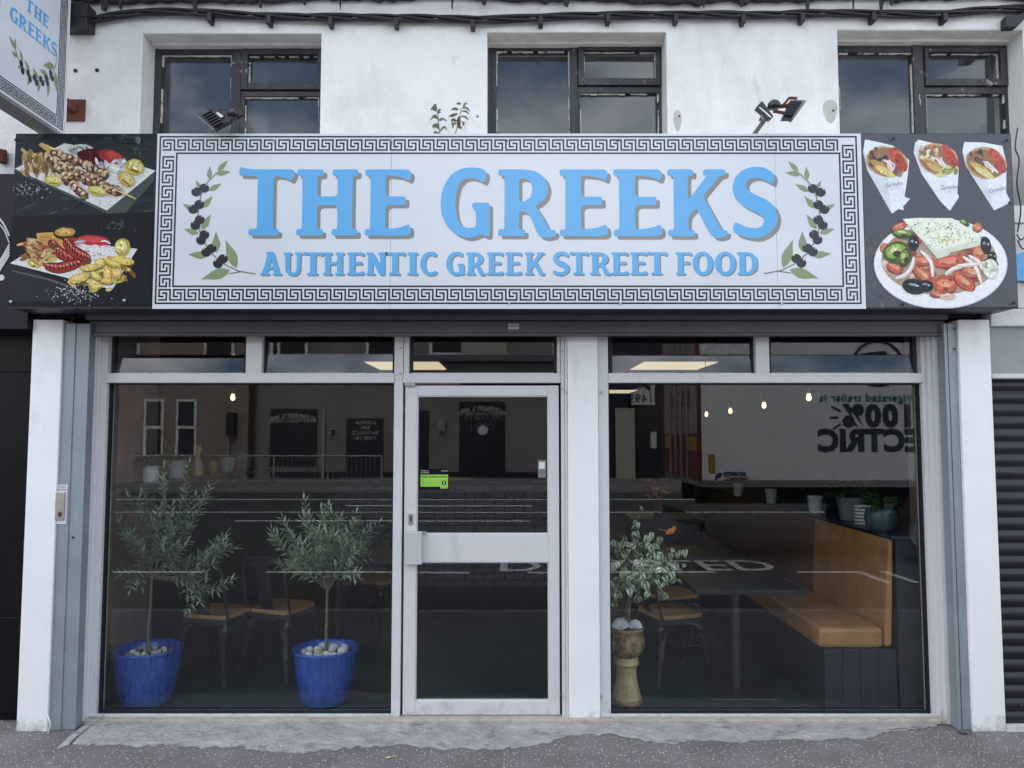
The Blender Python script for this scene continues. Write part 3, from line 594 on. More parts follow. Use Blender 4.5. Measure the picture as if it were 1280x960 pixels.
# hanging strips of rotten timber and paint
for px, y0, y1, ww in ((243, 0, 13, 6), (325, 0, 10, 5), (425, 0, 12, 1.5), (565, 2, 12, 2), (708, 0, 8, 9), (838, 0, 7, 2), (880, 0, 9, 3), (927, 0, 8, 6), (1010, 0, 13, 5), (1067, 0, 13, 1.2), (1102, 5, 14, 4), (1115, 0, 6, 4), (380, 0, 6, 5), (130, 0, 14, 10), (150, 0, 12, 4), (605, 0, 6, 8), (800, 0, 5, 7)):
    A = at(px - ww / 2, y0 - 4, yy - 0.01); B = at(px + ww / 2 + 1, y0 - 4, yy - 0.01); C = at(px + ww * 0.2, y1, yy - 0.004); D = at(px - ww * 0.35, y1 - 2, yy - 0.004)
    b = MB(); b.prism([A, B, C, D], (0, 0.012, 0)); b.build('rotten_strip', M['fascia_dark'], bld)
# round cement patches and drilled holes on the wall
for (px, py, rx, ry) in ((847, 150, 5, 14), (1038, 138, 9, 15)):
    c = at(px, py, YW - 0.002); b = MB()
    b.prism([c + Vector((rx / 205 * math.cos(a), 0, ry / 205 * math.sin(a))) * (1 + 0.08 * math.sin(3 * a)) for a in [2 * math.pi * k / 22 for k in range(22)]], (0, 0.004, 0)); b.build('cement_patch', M['panel_pale'], bld)
for (px, py, r) in ((94, 88, 2.6), (121, 87.5, 2.4), (597, 145, 1.1), (1042, 138, 1.5), (849, 145, 1.2)):
    c = at(px, py, YW - 0.005); b = MB(); b.prism([c + Vector((r / 205 * math.cos(a), 0, r / 205 * math.sin(a))) for a in [2 * math.pi * k / 10 for k in range(10)]], (0, 0.008, 0)); b.build('drill_hole', M['bolt_black'], bld)

# ---- columns
CT = 2.42
for (a, c) in ((31, 69), (1207, 1247)):
    b = MB(); b.box(X(a, YW), X(c, YW), YW, 0.10, 0.0, CT); b.build('column', M['column_paint'], bld, bevel=0.004)
# ---- lintel behind the sign so that no light leaks in
b = MB(); b.box(-3.05, 3.12, -0.10, 0.12, 2.44, 3.04); b.build('header_beam', M['interior_dark'], bld)

# ---- glazed shopfront
GY = 0.025                                             # glass plane
ZS = Z(892, 0); ZTB, ZTT = Z(479, 0), Z(467, 0); ZH = Z(419, 0); ZHT = ZH + 0.09
fr = lambda p: X(p, 0.0)
def pane(parent, x0, x1, z0, z1, y=GY, name='pane', tilt=(0, 0)):
    b = MB(); t = 0.006
    b.hexa([(x0, y + tilt[0], z0), (x1, y + tilt[0], z0), (x1, y + tilt[0] + t, z0), (x0, y + tilt[0] + t, z0), (x0, y + tilt[1], z1), (x1, y + tilt[1], z1), (x1, y + tilt[1] + t, z1), (x0, y + tilt[1] + t, z1)])
    return b.build(name, M['glass'], parent)
def shopfront(x0, x1, mull, jl, jr, name='shopfront_window'):
    """x0..x1 glass limits, jl/jr outer limits, mull = transom mullion"""
    b = MB()
    b.box(jl, x0, -0.03, 0.07, 0.034, ZHT); b.box(x1, jr, -0.03, 0.07, 0.034, ZHT)                         # jambs
    b.box(x0, x1, -0.025, 0.07, 0.034, ZS); b.box(x0, x1, -0.04, 0.069, ZTB, ZTT); b.box(x0, x1, -0.025, 0.07, ZH, ZHT)
    for (m0, m1) in mull: b.box(m0, m1, -0.03, 0.068, ZTT, ZH)
    o = b.build(name, M['frame_grey'], bld, bevel=0.004)
    b = MB(); s = 0.008                                                                                  # gaskets
    b.box(x0, x0 + s, 0.0, 0.04, ZS, ZTB); b.box(x1 - s, x1, 0.0, 0.04, ZS, ZTB); b.box(x0 + s, x1 - s, 0.0, 0.04, ZTB - s, ZTB - 0.0005); b.box(x0 + s, x1 - s, 0.0, 0.04, ZS + 0.0005, ZS + s)
    b.build('gasket', M['frame_dark_seal'], o)
    pane(o, x0 + 0.001, x1 - 0.001, ZS + 0.001, ZTB - 0.001)
    b = MB(); b.box(jl, jr, -0.045, -0.026, 0.034, 0.05); b.build('sill_lip', M['frame_grey'], o, bevel=0.003)
    return o
def louvre(parent, x0, x1, tilts, seed=0):
    """two glass blades in black end carriers"""
    zs = [ZTT + 0.004, (ZTT + ZH) / 2, ZH - 0.002]
    for sx in (0, 1):
        b = MB(); xx = x0 if sx == 0 else x1 - 0.018
        b.box(xx, xx + 0.018, 0.012, 0.05, ZTT, ZH); b.build('louvre_carrier', M['frame_dark_seal'], parent)
    for k in range(2):
        h = zs[k + 1] - zs[k]; t = math.tan(R(tilts[k])) * h
        pane(parent, x0 + 0.019, x1 - 0.019, zs[k] + 0.001, zs[k + 1] + 0.006, 0.022 + 0.007 * k, 'louvre_blade', (-t * 0.5, t * 0.5))
    b = MB(); b.box(x0 + 0.02, x1 - 0.02, 0.006, 0.03, ZTT + 0.0005, ZTT + 0.006); b.build('louvre_rail', M['putty'], parent)
LW = shopfront(fr(131), fr(492), [(X(308, -0.02, 445), X(328, -0.02, 445))], fr(117), fr(503))
louvre(LW, X(138.5, 0, 445), X(308, 0, 445), (11.6, 0.6)); louvre(LW, X(328, 0, 445), X(494, 0, 445), (8.0, 0.2))
RW = shopfront(fr(761), fr(1155), [(X(944, -0.02, 445), X(961, -0.02, 445))], fr(748), fr(1166))
louvre(RW, X(762, 0, 445), X(944, 0, 445), (10.6, 1.5)); louvre(RW, X(961, 0, 445), X(1146, 0, 445), (10.4, 0.4))
# stepped jamb trims beside the shutter guides and either side of the middle pilaster
for (a, c, y0) in ((104, 112, -0.085), (112, 117, -0.055), (1166, 1174, -0.055), (1174, 1188, -0.085)):
    b = MB(); b.box(X(a, y0), X(c, y0) + (0.004 if a < 600 else 0), y0, 0.06, 0.004, ZHT + 0.02); b.build('jamb_trim', M['frame_grey'], bld, bevel=0.003)
b = MB(); b.box(fr(709.5), fr(747.5), -0.052, 0.06, 0.004, ZHT + 0.01); mp_ = b.build('middle_pilaster', M['column_paint'], bld, bevel=0.004)
b = MB(); b.box(fr(701.5), fr(706), -0.035, 0.06, 0.004, ZHT); b.build('door_post', M['frame_grey'], bld, bevel=0.003)
b = MB(); b.box(fr(706.2), fr(709.2), -0.043, 0.06, 0.004, ZHT); b.build('pilaster_trim', M['frame_grey'], bld, bevel=0.002)
for (px, py) in ((703, 438), (703, 486), (703, 870), (752, 872), (752, 490), (500, 434), (500, 466), (708, 490)):
    c = at(px, py, -0.055); b = MB(); b.prism([c + Vector((0.006 * math.cos(a), 0, 0.006 * math.sin(a))) for a in [2 * math.pi * k / 8 for k in range(8)]], (0, 0.03, 0)); b.build('screw', M['bolt_steel'], bld)

# ---- door with transom
dr = MB()
L0, L1 = fr(505), fr(700); Zd = Z(903, 0); Zt = Z(482, 0)
b = MB(); b.box(fr(503.2), fr(701.3), -0.038, 0.07, ZTB, ZTT); b.box(fr(503.2), fr(701.3), -0.025, 0.07, ZH, ZHT)
TR = b.build('door_transom', M['frame_grey'], bld, bevel=0.003)
louvre(TR, X(512, 0, 445), X(696, 0, 445), (2.2, 0.0))
b = MB(); b.box(X(503.4, 0), X(512, 0, 445), -0.024, 0.06, ZTT, ZH); b.build('transom_post', M['frame_grey'], TR, bevel=0.003); b = MB(); b.box(X(696, 0, 445), X(701.2, 0), -0.024, 0.06, ZTT, ZH); b.build('transom_post', M['frame_grey'], TR, bevel=0.003)
S0, S1 = fr(521), fr(685.5); zg = [Z(875, 0), Z(702, 0), Z(667, 0), Z(495, 0)]
b = MB()
b.box(L0 + 0.004, S0, -0.022, 0.03, 0.038, Zt); b.box(S1, L1 - 0.006, -0.022, 0.03, 0.038, Zt)
b.box(S0, S1, -0.020, 0.028, 0.038, zg[0]); b.box(S0, S1, -0.020, 0.028, zg[1], zg[2]); b.box(S0, S1, -0.020, 0.028, zg[3], Zt - 0.001)
door = b.build('door', M['frame_grey'], bld, bevel=0.003)
for (z0, z1) in ((zg[0], zg[1]), (zg[2], zg[3])):
    pane(door, S0 + 0.0005, S1 - 0.0005, z0 + 0.0005, z1 - 0.0005, 0.004)
    b = MB(); s = 0.006
    b.box(S0, S0 + s, -0.012, 0.003, z0, z1); b.box(S1 - s, S1, -0.012, 0.003, z0, z1); b.box(S0 + s, S1 - s, -0.012, 0.003, z0, z0 + s); b.box(S0 + s, S1 - s, -0.012, 0.003, z1 - s, z1)
    b.build('glazing_bead', M['frame_grey'], door)
b = MB(); b.box(X(507, -0.05), X(527.5, -0.05), -0.062, -0.0225, Z(706, -0.06), Z(665, -0.06)); b.build('lock_guard', M['metal_box'], door, bevel=0.004)
b = MB(); b.box(X(510.5, -0.02), X(516.5, -0.02), -0.028, -0.0225, Z(656, -0.02), Z(642, -0.02)); kp = b.build('key_plate', M['bolt_steel'], door, bevel=0.002)
b = MB(); b.box(X(512.6, -0.03), X(514.4, -0.03), -0.0295, -0.0282, Z(652, -0.03), Z(645, -0.03)); b.build('keyhole', M['bolt_black'], kp)
b = MB(); b.box(X(524, -0.02), X(533, -0.02), -0.03, -0.021, Z(668, -0.02), Z(664, -0.02)); b.build('letter_flap', M['bolt_steel'], door, bevel=0.001)
b = MB(); b.box(X(506, -0.03, 482), X(519, -0.03, 482), -0.045, -0.0225, Z(482.5, -0.03), Z(478.5, -0.03)); b.build('door_pivot', M['bolt_steel'], door, bevel=0.001)

# ---- roller shutter rolled up over the shopfront, with its guide rails
rs = root('roller_shutter', (0, -0.1, 0), 'grey rolled-up security shutter with steel guide rails framing the shopfront', 'roller shutter')
x0, x1 = X(104, -0.12), X(1188, -0.12)
b = MB(); b.box(x0, x1, -0.175, -0.012, Z(399.5, -0.17), 2.50); b.build('shutter_box', M['shutter_dark'], rs, bevel=0.003)
zb = Z(420, -0.13)
b = MB()
zz = Z(400.5, -0.13)
b.box(x0, x1, -0.130, -0.092, zb + 0.018, zz - 0.004); b.box(x0, x1, -0.138, -0.09, zb, zb + 0.0175); b.build('bottom_slat', M['shutter_dark'], rs, bevel=0.004)
b = MB(); b.box(x0, x1, -0.150, -0.095, zz - 0.0035, zz + 0.02); b.build('slat_shadow_gap', M['frame_dark_seal'], rs)
b = MB(); b.box(X(635, -0.135), X(649, -0.135), -0.1325, -0.1305, Z(411.5, -0.131), Z(404.5, -0.131)); pl = b.build('maker_plate', M['bolt_steel'], rs)
text_mesh('plate_text', 'SHUTTER', 0.014, M['bolt_black'], facing_cam(((X(642, -0.135)), -0.1332, Z(408, -0.131))), pl)
for (a, mid, c) in ((69, 86, 104), (1188, 1193, 1207)):
    for (p, q, y0) in ((a, mid, -0.165), (mid, c, -0.158)):
        b = MB(); b.box(X(p, y0) + 0.0015, X(q, y0) - 0.0015, y0, -0.09, 0.002, CT - 0.02); g_ = b.build('guide_rail', M['galv'], rs, bevel=0.003)
for (px, py) in ((91, 672), (90, 400), (1193, 411), (1193, 436)):
    c = at(px, py, -0.162); b = MB(); b.prism([c + Vector((0.007 * math.cos(a), 0, 0.007 * math.sin(a))) for a in [2 * math.pi * k / 8 for k in range(8)]], (0, 0.008, 0)); b.build('rivet', M['bolt_black'], rs)
b = MB(); b.box(X(68.5, -0.17), X(83, -0.17), -0.1715, -0.1655, Z(655, -0.17), Z(606, -0.17)); ks = b.build('switch_label', M['white_vinyl'], rs)
b = MB(); b.box(X(69.5, -0.17), X(81, -0.17), -0.182, -0.172, Z(650, -0.17), Z(615, -0.17)); b.build('key_switch', M['brushed'], ks, bevel=0.003)
b = MB(); c = at(74.5, 643, -0.184); b.prism([c + Vector((0.013 * math.cos(a), 0, 0.016 * math.sin(a))) for a in [2 * math.pi * k / 12 for k in range(12)]], (0, 0.004, 0)); b.build('rust_spot', M['rust'], ks)
text_mesh('label_text', 'PUSH\nDOWN', 0.018, M['bolt_black'], facing_cam((X(76, -0.173), -0.1722, Z(610.5, -0.17))), ks)
# loose white wire at the column foot
b = MB(); b.tube([at(58, 893, -0.19), at(61, 897, -0.21), at(63, 906, -0.22), at(60, 917, -0.21)], 0.004, 6); tag(b.build('loose_wire', M['white_vinyl']), 'short loose white wire at the foot of the left column', 'wire')

# ================================================================== main sign
SY = -0.42
sq = dict(TL=(22, 167), TR=(1265, 167), BL=(8, 383.5), BR=(1272, 388.5))
SX0 = (at(*sq['TL'], SY).x + at(*sq['BL'], SY).x) / 2; SX1 = (at(*sq['TR'], SY).x + at(*sq['BR'], SY).x) / 2
SZ1 = at(640, 167, SY).z; SZ0 = (at(640, 383.5, SY).z + at(640, 388.5, SY).z) / 2
def sgn(px, py, dy=0.0):              # photo position on the sign -> point on its flat face
    v = 0.5; u = 0.5
    for _ in range(8):
        lx = sq['TL'][0] + (sq['BL'][0] - sq['TL'][0]) * v; rx = sq['TR'][0] + (sq['BR'][0] - sq['TR'][0]) * v
        u = (px - lx) / (rx - lx)
        ty = sq['TL'][1] + (sq['TR'][1] - sq['TL'][1]) * u; by = sq['BL'][1] + (sq['BR'][1] - sq['BL'][1]) * u
        v = (py - ty) / (by - ty)
    return Vector((SX0 + (SX1 - SX0) * u, SY - dy, SZ1 + (SZ0 - SZ1) * v))
sign = root('shop_sign', (0, SY + 0.1, SZ0), 'long white shop sign with blue THE GREEKS lettering, key border and food photos', 'sign')
XA, XB = sgn(193.5, 275).x, sgn(1079.5, 275).x
S_1, S_2 = sgn(488.5, 280).x, sgn(970.5, 280).x
b = MB(); b.box(SX0 + 0.006, SX1 - 0.006, SY + 0.006, YW - 0.004, SZ0 + 0.004, SZ1 - 0.004); b.build('sign_box', M['sign_edge'], sign, bevel=0.003)
b = MB(); b.box(SX0, SX1, SY + 0.004, YW - 0.002, SZ1 - 0.0035, SZ1 - 0.0005); b.build('bounce_sheet', M['far_white'], sign)  # unseen pale sheet, added to bounce skylight onto the soffits and upper windows
for (a, c, nm, mt) in ((SX0, XA, 'photo_panel', 'sign_slate'), (XA, S_1, 'white_panel', 'sign_white'), (S_1, S_2, 'white_panel', 'sign_white'), (S_2, XB, 'white_panel', 'sign_white'), (XB, SX1, 'photo_panel', 'sign_slate')):
    b = MB(); b.box(a + 0.0008, c - 0.0008, SY, SY + 0.004, SZ0, SZ1); o = b.build(nm, M[mt], sign)
    if nm == 'photo_panel': PH = globals().setdefault('PHOTO', []); PH.append(o)
# key pattern border -------------------------------------------------
def strip(mb, p, q, t, y):            # black line of thickness t between two points of the sign face
    (x0, z0), (x1, z1) = p, q; h = t / 2
    xa, xb, za, zb_ = min(x0, x1) - h, max(x0, x1) + h, min(z0, z1) - h, max(z0, z1) + h
    mb.add([(xa, y, za), (xb, y, za), (xb, y, zb_), (xa, y, zb_)], [(0, 1, 2, 3)])
def key_border(parent, ox0, ox1, oz0, oz1, c, nx, nz, name, mt, M4=None):
    """outer frame line, meander band, inner line; c = line width"""
    y = 0.0; mb = MB(); k = 0
    def rect(x0, x1, z0, z1):
        nonlocal mb
        strip(mb, (x0, z0), (x1, z0), c, 0); strip(mb, (x0, z1), (x1, z1), c, 0); strip(mb, (x0, z0 + c), (x0, z1 - c), c, 0); strip(mb, (x1, z0 + c), (x1, z1 - c), c, 0)
    rect(ox0, ox1, oz0, oz1)
    g = 2 * c; bx0, bx1, bz0, bz1 = ox0 + g, ox1 - g, oz0 + g, oz1 - g; bw = 6 * c
    rect(bx0 + bw + g, bx1 - bw - g, bz0 + bw + g, bz1 - bw - g)
    base = [(2, 4), (0, 4), (0, 0), (6, 0), (6, 6), (12, 6), (12, 2), (10, 2)]
    def run(o, du, dv, length, nrep):
        per = length / nrep; sx = per / 8.0
        for i in range(-1, nrep):
            pts = [(o[0] + du[0] * (i * per + u * sx) + dv[0] * v * c, o[1] + du[1] * (i * per + u * sx) + dv[1] * v * c) for (u, v) in base]
            if i == nrep - 1: pts = pts[:5]
            if i < 0: pts = [(o[0] + du[0] * u * sx + dv[0] * v * c, o[1] + du[1] * u * sx + dv[1] * v * c) for (u, v) in ((0, 6), (4, 6), (4, 2), (2, 2))]
            for j, (p, q) in enumerate(zip(pts[:-1], pts[1:])): 
                hp = c / 2
                # trim so that strips butt instead of overlapping
                L = math.dist(p, q); ux, uz = (q[0] - p[0]) / L, (q[1] - p[1]) / L
                p2 = (p[0] + ux * c * (1.0 if j else 0), p[1] + uz * c * (1.0 if j else 0))
                strip(mb, p2, q, c, 0)
    run((bx0 + 0, bz1), (1, 0), (0, -1), bx1 - bx0 - bw - c, nx)              # top, rows go down
    run((bx0 + 0, bz0 + bw), (1, 0), (0, -1), bx1 - bx0 - bw - c, nx)         # bottom
    run((bx0, bz0 + bw + 2 * c), (0, 1), (1, 0), bz1 - bz0 - 2 * bw - 4 * c, nz)
    run((bx1 - bw, bz0 + 0 * c), (0, 1), (1, 0), bz1 - bz0 - c, nz + 1)
    vv = [Vector((p[0], 0, p[2])) for p in mb.v]
    if M4: mb.v = [tuple(M4 @ p) for p in vv]
    return mb.build(name, mt, parent, fix=False)
bl, br = sgn(197.5, 275).x, sgn(1073.0, 275).x; bt, bb = sgn(640, 171).z, sgn(640, 379.2).z
key_border(sign, bl, br, bb, bt, 0.0098, 47, 9, 'key_border', M['sign_black'], Matrix.Translation((0, SY - 0.0006, 0)))
# big letters: (char, left px, right px) with top and base
TOPL, BASE = (212.0, 212.5), (294.5, 297.5)
def word(chars, top, base, mt_blue, sh, lay, cap_scale=1.0):
    for (ch, l, r) in chars:
        k = (l - 300) / 680
        t_ = top[0] + (top[1] - top[0]) * k; b_ = base[0] + (base[1] - base[0]) * k
        A = sgn(l, b_); B = sgn(r, b_); T = sgn(l, t_)
        x0, wd, z0, h = A.x, B.x - A.x, A.z, T.z - A.z
        if ch == 'A' or ch == 'T': pass
        f = lambda u, v: Vector((x0 + u * wd, SY - 0.0008, z0 + v * h))
        fs = lambda u, v: Vector((x0 + u * wd + sh, SY - 0.0004, z0 + v * h - sh * 0.95))
        letter(ch, sign, fs, M['sign_shadow'], 0.0002, (0, -1, 0), 'letter_shadow'); letter(ch, sign, f, M['sign_blue'], 0.0006, (0, -1, 0), 'letter')
word([('T', 296.5, 367), ('H', 370, 446.5), ('E', 455.5, 513.5), ('G', 550, 612.5), ('R', 622.5, 695), ('E', 699.5, 760), ('E', 767, 828), ('K', 835, 909.5), ('S', 916, 973)], TOPL, BASE, None, 0.0205, 0)
small = 'AUTHENTIC GREEK STREET FOOD'
sx = [(324, 351), (353, 376.5), (377.5, 403), (402.5, 429), (432.5, 454), (456.5, 482.5), (480, 506), (508, 521), (524, 545), None, (556.5, 579), (581.5, 606), (607.5, 628), (630.5, 651), (655, 680), None, (690, 711), (711, 735), (736.5, 763), (763.5, 784.5), (787, 808), (808, 833.5), None, (844, 864), (865, 890.5), (893, 919), (921, 946.5)]
word([(c, *p) for c, p in zip(small, sx) if p], (315.5, 316.8), (343.5, 345), None, 0.007, 0)
# olive branches: traced on the left one, mirrored for the right ----------------
def leaf_poly(base, tip, w_):
    bx, by = base; tx, ty = tip; dx, dy = tx - bx, ty - by; L = math.hypot(dx, dy); nx, ny = -dy / L * w_, dx / L * w_
    prof = [(0, 0), (0.15, 0.6), (0.35, 1), (0.55, 0.85), (0.8, 0.35), (1, 0)]
    return [(bx + dx * t + nx * k, by + dy * t + ny * k) for t, k in prof] + [(bx + dx * t - nx * k, by + dy * t - ny * k) for t, k in prof[-2:0:-1]]
cp = lambda x, y: (180 + x / 4.175, 160 + y / 4.175)
stem = [(578, 760), (490, 745), (420, 712), (350, 655), (315, 600), (290, 540), (282, 450), (300, 350), (335, 285), (380, 240)]
leaves = [((390, 225), (446, 168), 14), ((375, 240), (462, 230), 15), ((345, 270), (350, 198), 14), ((340, 330), (410, 290), 15), ((300, 320), (272, 272), 11), ((305, 420), (362, 355), 17), ((260, 430), (202, 396), 14), ((300, 530), (352, 450), 19), ((285, 550), (205, 527), 17), ((375, 650), (375, 538), 22), ((330, 665), (225, 658), 20), ((478, 730), (424, 582), 28), ((445, 740), (292, 786), 28)]
olives = [(276, 335), (318, 315), (258, 425), (290, 400), (268, 508), (291, 480), (296, 585), (314, 557), (322, 647), (350, 628), (382, 706), (408, 682)]
def branch(parent, f, name='olive_branch'):
    e = bpy.data.objects.new(name, None)
    mb = MB(); pp = [f(*cp(*q), 0.0009) for q in stem]
    for p, q in zip(pp[:-1], pp[1:]):
        d = (q - p).normalized(); nv = Vector((-d.z, 0, d.x)) if abs(d.y) < 0.5 else Vector((0, -d.z, d.y)); 
        nv = nv * 0.0035 if abs(d.y) < 0.5 else nv * 0.0035
        mb.add([p - nv, q - nv, q + nv, p + nv], [(0, 1, 2, 3)])
    p, q = [f(*cp(*k), 0.0009) for k in ((500, 748), (437, 758))]
    d = (q - p).normalized(); nv = Vector((-d.z, 0, d.x)) * 0.003; mb.add([p - nv, q - nv, q + nv, p + nv], [(0, 1, 2, 3)])
    st = mb.build(name, M['sign_stem'], parent, fix=False)
    for (ba, ti, w_) in leaves:
        m2 = MB(); m2.poly([f(*cp(*q), 0.0006) for q in leaf_poly(ba, ti, w_)]); m2.build('leaf', M['sign_green'], st, fix=False)
    for k, (ox, oy) in enumerate(olives):
        m2 = MB(); a0 = 0.5
        m2.poly([f(*cp(ox + 26 * math.cos(a) * (1.0) , oy + 24 * math.sin(a)), 0.0012 + 0.0002 * (k % 2)) for a in [2 * math.pi * j / 18 for j in range(18)]]); ol = m2.build('olive', M['sign_olive'], st, fix=False)
        m2 = MB(); gx, gy = (ox + (12 if k % 2 else -12), oy - 16)
        m2.poly([f(*cp(gx + 3.2 * math.cos(a), gy + 3.2 * math.sin(a)), 0.0018) for a in [2 * math.pi * j / 8 for j in range(8)]]); m2.build('glint', M['white_vinyl'], ol, fix=False)
    return st
branch(sign, sgn)
branch(sign, lambda px, py, dy: sgn(1272.5 - px + (py - 200) * 0.0, py + 1.5, dy))

# food photographs printed on the end panels --------------------------
class Print:
    def __init__(s, f, step=0.0000035): s.f = f; s.m = MB(); s.k = 0; s.step = step; s.x0, s.x1 = (SX0 + 0.003, XA - 0.003) if f(400, 400, 0).x < 0 else (XB + 0.003, SX1 - 0.003)
    def poly(s, pts, rgb):               # clipped to the panel it is printed on
        s.k += 1; P = [s.f(x, y, 0.0004 + s.k * s.step) for (x, y) in pts]
        if all(not (s.x0 < p.x < s.x1 and SZ0 + 0.003 < p.z < SZ1 - 0.003) for p in P) and len(P) > 6: return
        for p in P: p.x = min(max(p.x, s.x0), s.x1); p.z = min(max(p.z, SZ0 + 0.003), SZ1 - 0.003)
        c = lin(*rgb); n0 = len(s.m.v); s.m.poly(P); s.m.col += [c] * (len(s.m.v) - n0)
    def blob(s, cx, cy, rx, ry, rgb, rot=0, jit=0.12, n=16, var=12):
        rgb = tuple(max(0, min(255, c + random.uniform(-var, var))) for c in rgb); ca, sa = math.cos(R(rot)), math.sin(R(rot)); pts = []
        ph = random.uniform(0, 6); 
        for k in range(n):
            a = 2 * math.pi * k / n; r = 1 + jit * math.sin(2 * a + ph) * random.uniform(0.3, 1) + random.uniform(-jit, jit) * 0.5
            u, v = rx * r * math.cos(a), ry * r * math.sin(a); pts.append((cx + u * ca - v * sa, cy + u * sa + v * ca))
        g_ = 0.3 * rgb[0] + 0.5 * rgb[1] + 0.2 * rgb[2]; rgb = tuple(c * 0.80 + g_ * 0.20 for c in rgb)
        s.poly(pts, rgb)
        if rx * ry > 110 and n <= 16:                # mottling: crumbs of light and dark printed tone
            for k in range(int(min(12, 2 + rx * ry / 110))):
                q, w_ = random.uniform(0, 6.283), math.sqrt(random.random()) * 0.82; f_ = random.choice([random.uniform(0.62, 0.92), random.uniform(1.05, 1.3)])
                x, y = cx + (rx * w_ * math.cos(q)) * ca - (ry * w_ * math.sin(q)) * sa, cy + (rx * w_ * math.cos(q)) * sa + (ry * w_ * math.sin(q)) * ca; e = random.uniform(0.08, 0.26) * min(rx, ry); e2 = e * random.uniform(0.8, 2.2); th = random.uniform(0, 3.14)
                s.poly([(x + e2 * math.cos(b2) * math.cos(th) - e * math.sin(b2) * math.sin(th), y + e2 * math.cos(b2) * math.sin(th) + e * math.sin(b2) * math.cos(th)) for b2 in [6.283 * j_ / 7 for j_ in range(7)]], tuple(min(255, c * f_) for c in rgb))
    def curve(s, pts, w_, rgb, taper=0.5):
        P = [Vector((x, y, 0)) for x, y in pts]; L, Rr = [], []
        Q = []
        for i in range(len(P) - 1):
            for t in (0, 0.33, 0.66): 
                p0, p1, p2, p3 = P[max(i - 1, 0)], P[i], P[i + 1], P[min(i + 2, len(P) - 1)]
                Q.append(0.5 * ((2 * p1) + (-p0 + p2) * t + (2 * p0 - 5 * p1 + 4 * p2 - p3) * t * t + (-p0 + 3 * p1 - 3 * p2 + p3) * t ** 3))
        Q.append(P[-1]); m = len(Q)
        for i, q in enumerate(Q):
            d = (Q[min(i + 1, m - 1)] - Q[max(i - 1, 0)]).normalized(); k = w_ * (1 - taper * abs(2 * i / (m - 1) - 1) ** 3)
            L.append((q.x - d.y * k, q.y + d.x * k)); Rr.append((q.x + d.y * k, q.y - d.x * k))
        s.poly(L + Rr[::-1], rgb)
    def done(s, name, parent, mt='food_print'): return s.m.build(name, M[mt], parent, fix=False)
random.seed(21)
pr = Print(lambda x, y, d: sgn(x / 4.175, 160 + y / 4.175, d))
# left panel, upper dish
pr.poly([(70, 30), (822, 28), (800, 460), (36, 470)], (40, 45, 52))
for k in range(90): pr.blob(random.uniform(50, 800), random.choice([random.gauss(400, 30), random.gauss(60, 20), random.gauss(240, 120)]), random.uniform(8, 40), random.uniform(2, 7), random.choice([(56, 62, 66), (36, 40, 46), (66, 72, 74), (30, 34, 40)]), random.uniform(-25, 15), n=8)
pr.poly([(60, 240), (75, 190), (340, 70), (820, 60), (812, 270), (640, 450), (560, 442)], (44, 50, 54))
pr.poly([(80, 222), (120, 208), (560, 430), (812, 235), (808, 275), (655, 445), (560, 446)], (74, 82, 78))
pr.poly([(80, 213), (345, 80), (420, 95), (818, 224), (560, 430)], (212, 213, 210))
for k in range(60): pr.blob(random.uniform(130, 290), random.uniform(115, 240), random.uniform(14, 40), random.uniform(6, 14), random.choice([(176, 150, 82), (200, 172, 108), (140, 112, 62), (120, 96, 55)]), random.uniform(30, 110))
pr.curve([(215, 85), (330, 150), (420, 170)], 14, (196, 165, 100)); pr.curve([(225, 80), (330, 130)], 5, (225, 200, 140))
pr.blob(430, 112, 66, 26, (150, 165, 150)); pr.blob(430, 105, 56, 18, (205, 212, 202)); 
for k in range(8): pr.blob(random.uniform(390, 470), random.uniform(95, 115), 8, 5, (90, 125, 90))
pr.blob(500, 150, 90, 42, (82, 26, 28), 10); pr.blob(590, 152, 66, 38, (172, 42, 38), 20); pr.blob(600, 145, 40, 20, (198, 62, 52), 20)
for k in range(26): pr.blob(random.uniform(500, 660), random.uniform(170, 240), random.uniform(10, 26), random.uniform(6, 13), random.choice([(205, 198, 198), (176, 165, 172), (224, 220, 220), (150, 136, 140)]), random.uniform(0, 180))
def skewer(a, c, n_, w_):
    for k in range(n_):
        t = k / (n_ - 1); x = a[0] + (c[0] - a[0]) * t + random.uniform(-6, 6); y = a[1] + (c[1] - a[1]) * t + random.uniform(-7, 7)
        pr.blob(x, y + 6, w_ * 1.05, w_ * 0.85, (74, 52, 38), random.uniform(0, 180), 0.2)
        pr.blob(x, y, w_ * 0.9, w_ * 0.65, random.choice([(172, 136, 96), (146, 106, 72), (196, 164, 124), (126, 86, 58)]), random.uniform(0, 180), 0.25)
        pr.blob(x - 4, y - 5, w_ * 0.4, w_ * 0.25, (218, 192, 158), random.uniform(0, 180), 0.3); pr.blob(x + 8, y + 6, w_ * 0.35, w_ * 0.2, (66, 42, 30), random.uniform(0, 180), 0.3)
skewer((300, 130), (560, 240), 11, 26); skewer((250, 150), (620, 330), 15, 28); skewer((300, 200), (440, 345), 8, 26); skewer((380, 240), (600, 330), 8, 25)
pr.curve([(600, 320), (715, 372)], 4, (214, 190, 130)); pr.curve([(540, 330), (590, 360)], 4, (214, 190, 130))
for (x, y, rx, ry, ro) in ((710, 205, 50, 42, 20), (665, 270, 48, 34, 40), (285, 277, 48, 26, 5), (512, 330, 52, 25, 15)):
    pr.blob(x, y, rx, ry, (196, 172, 62), ro, 0.06); pr.blob(x + 3, y - 3, rx * 0.78, ry * 0.72, (216, 200, 118), ro, 0.08); pr.blob(x, y + ry * 0.5, rx * 0.6, ry * 0.2, (150, 125, 40), ro)
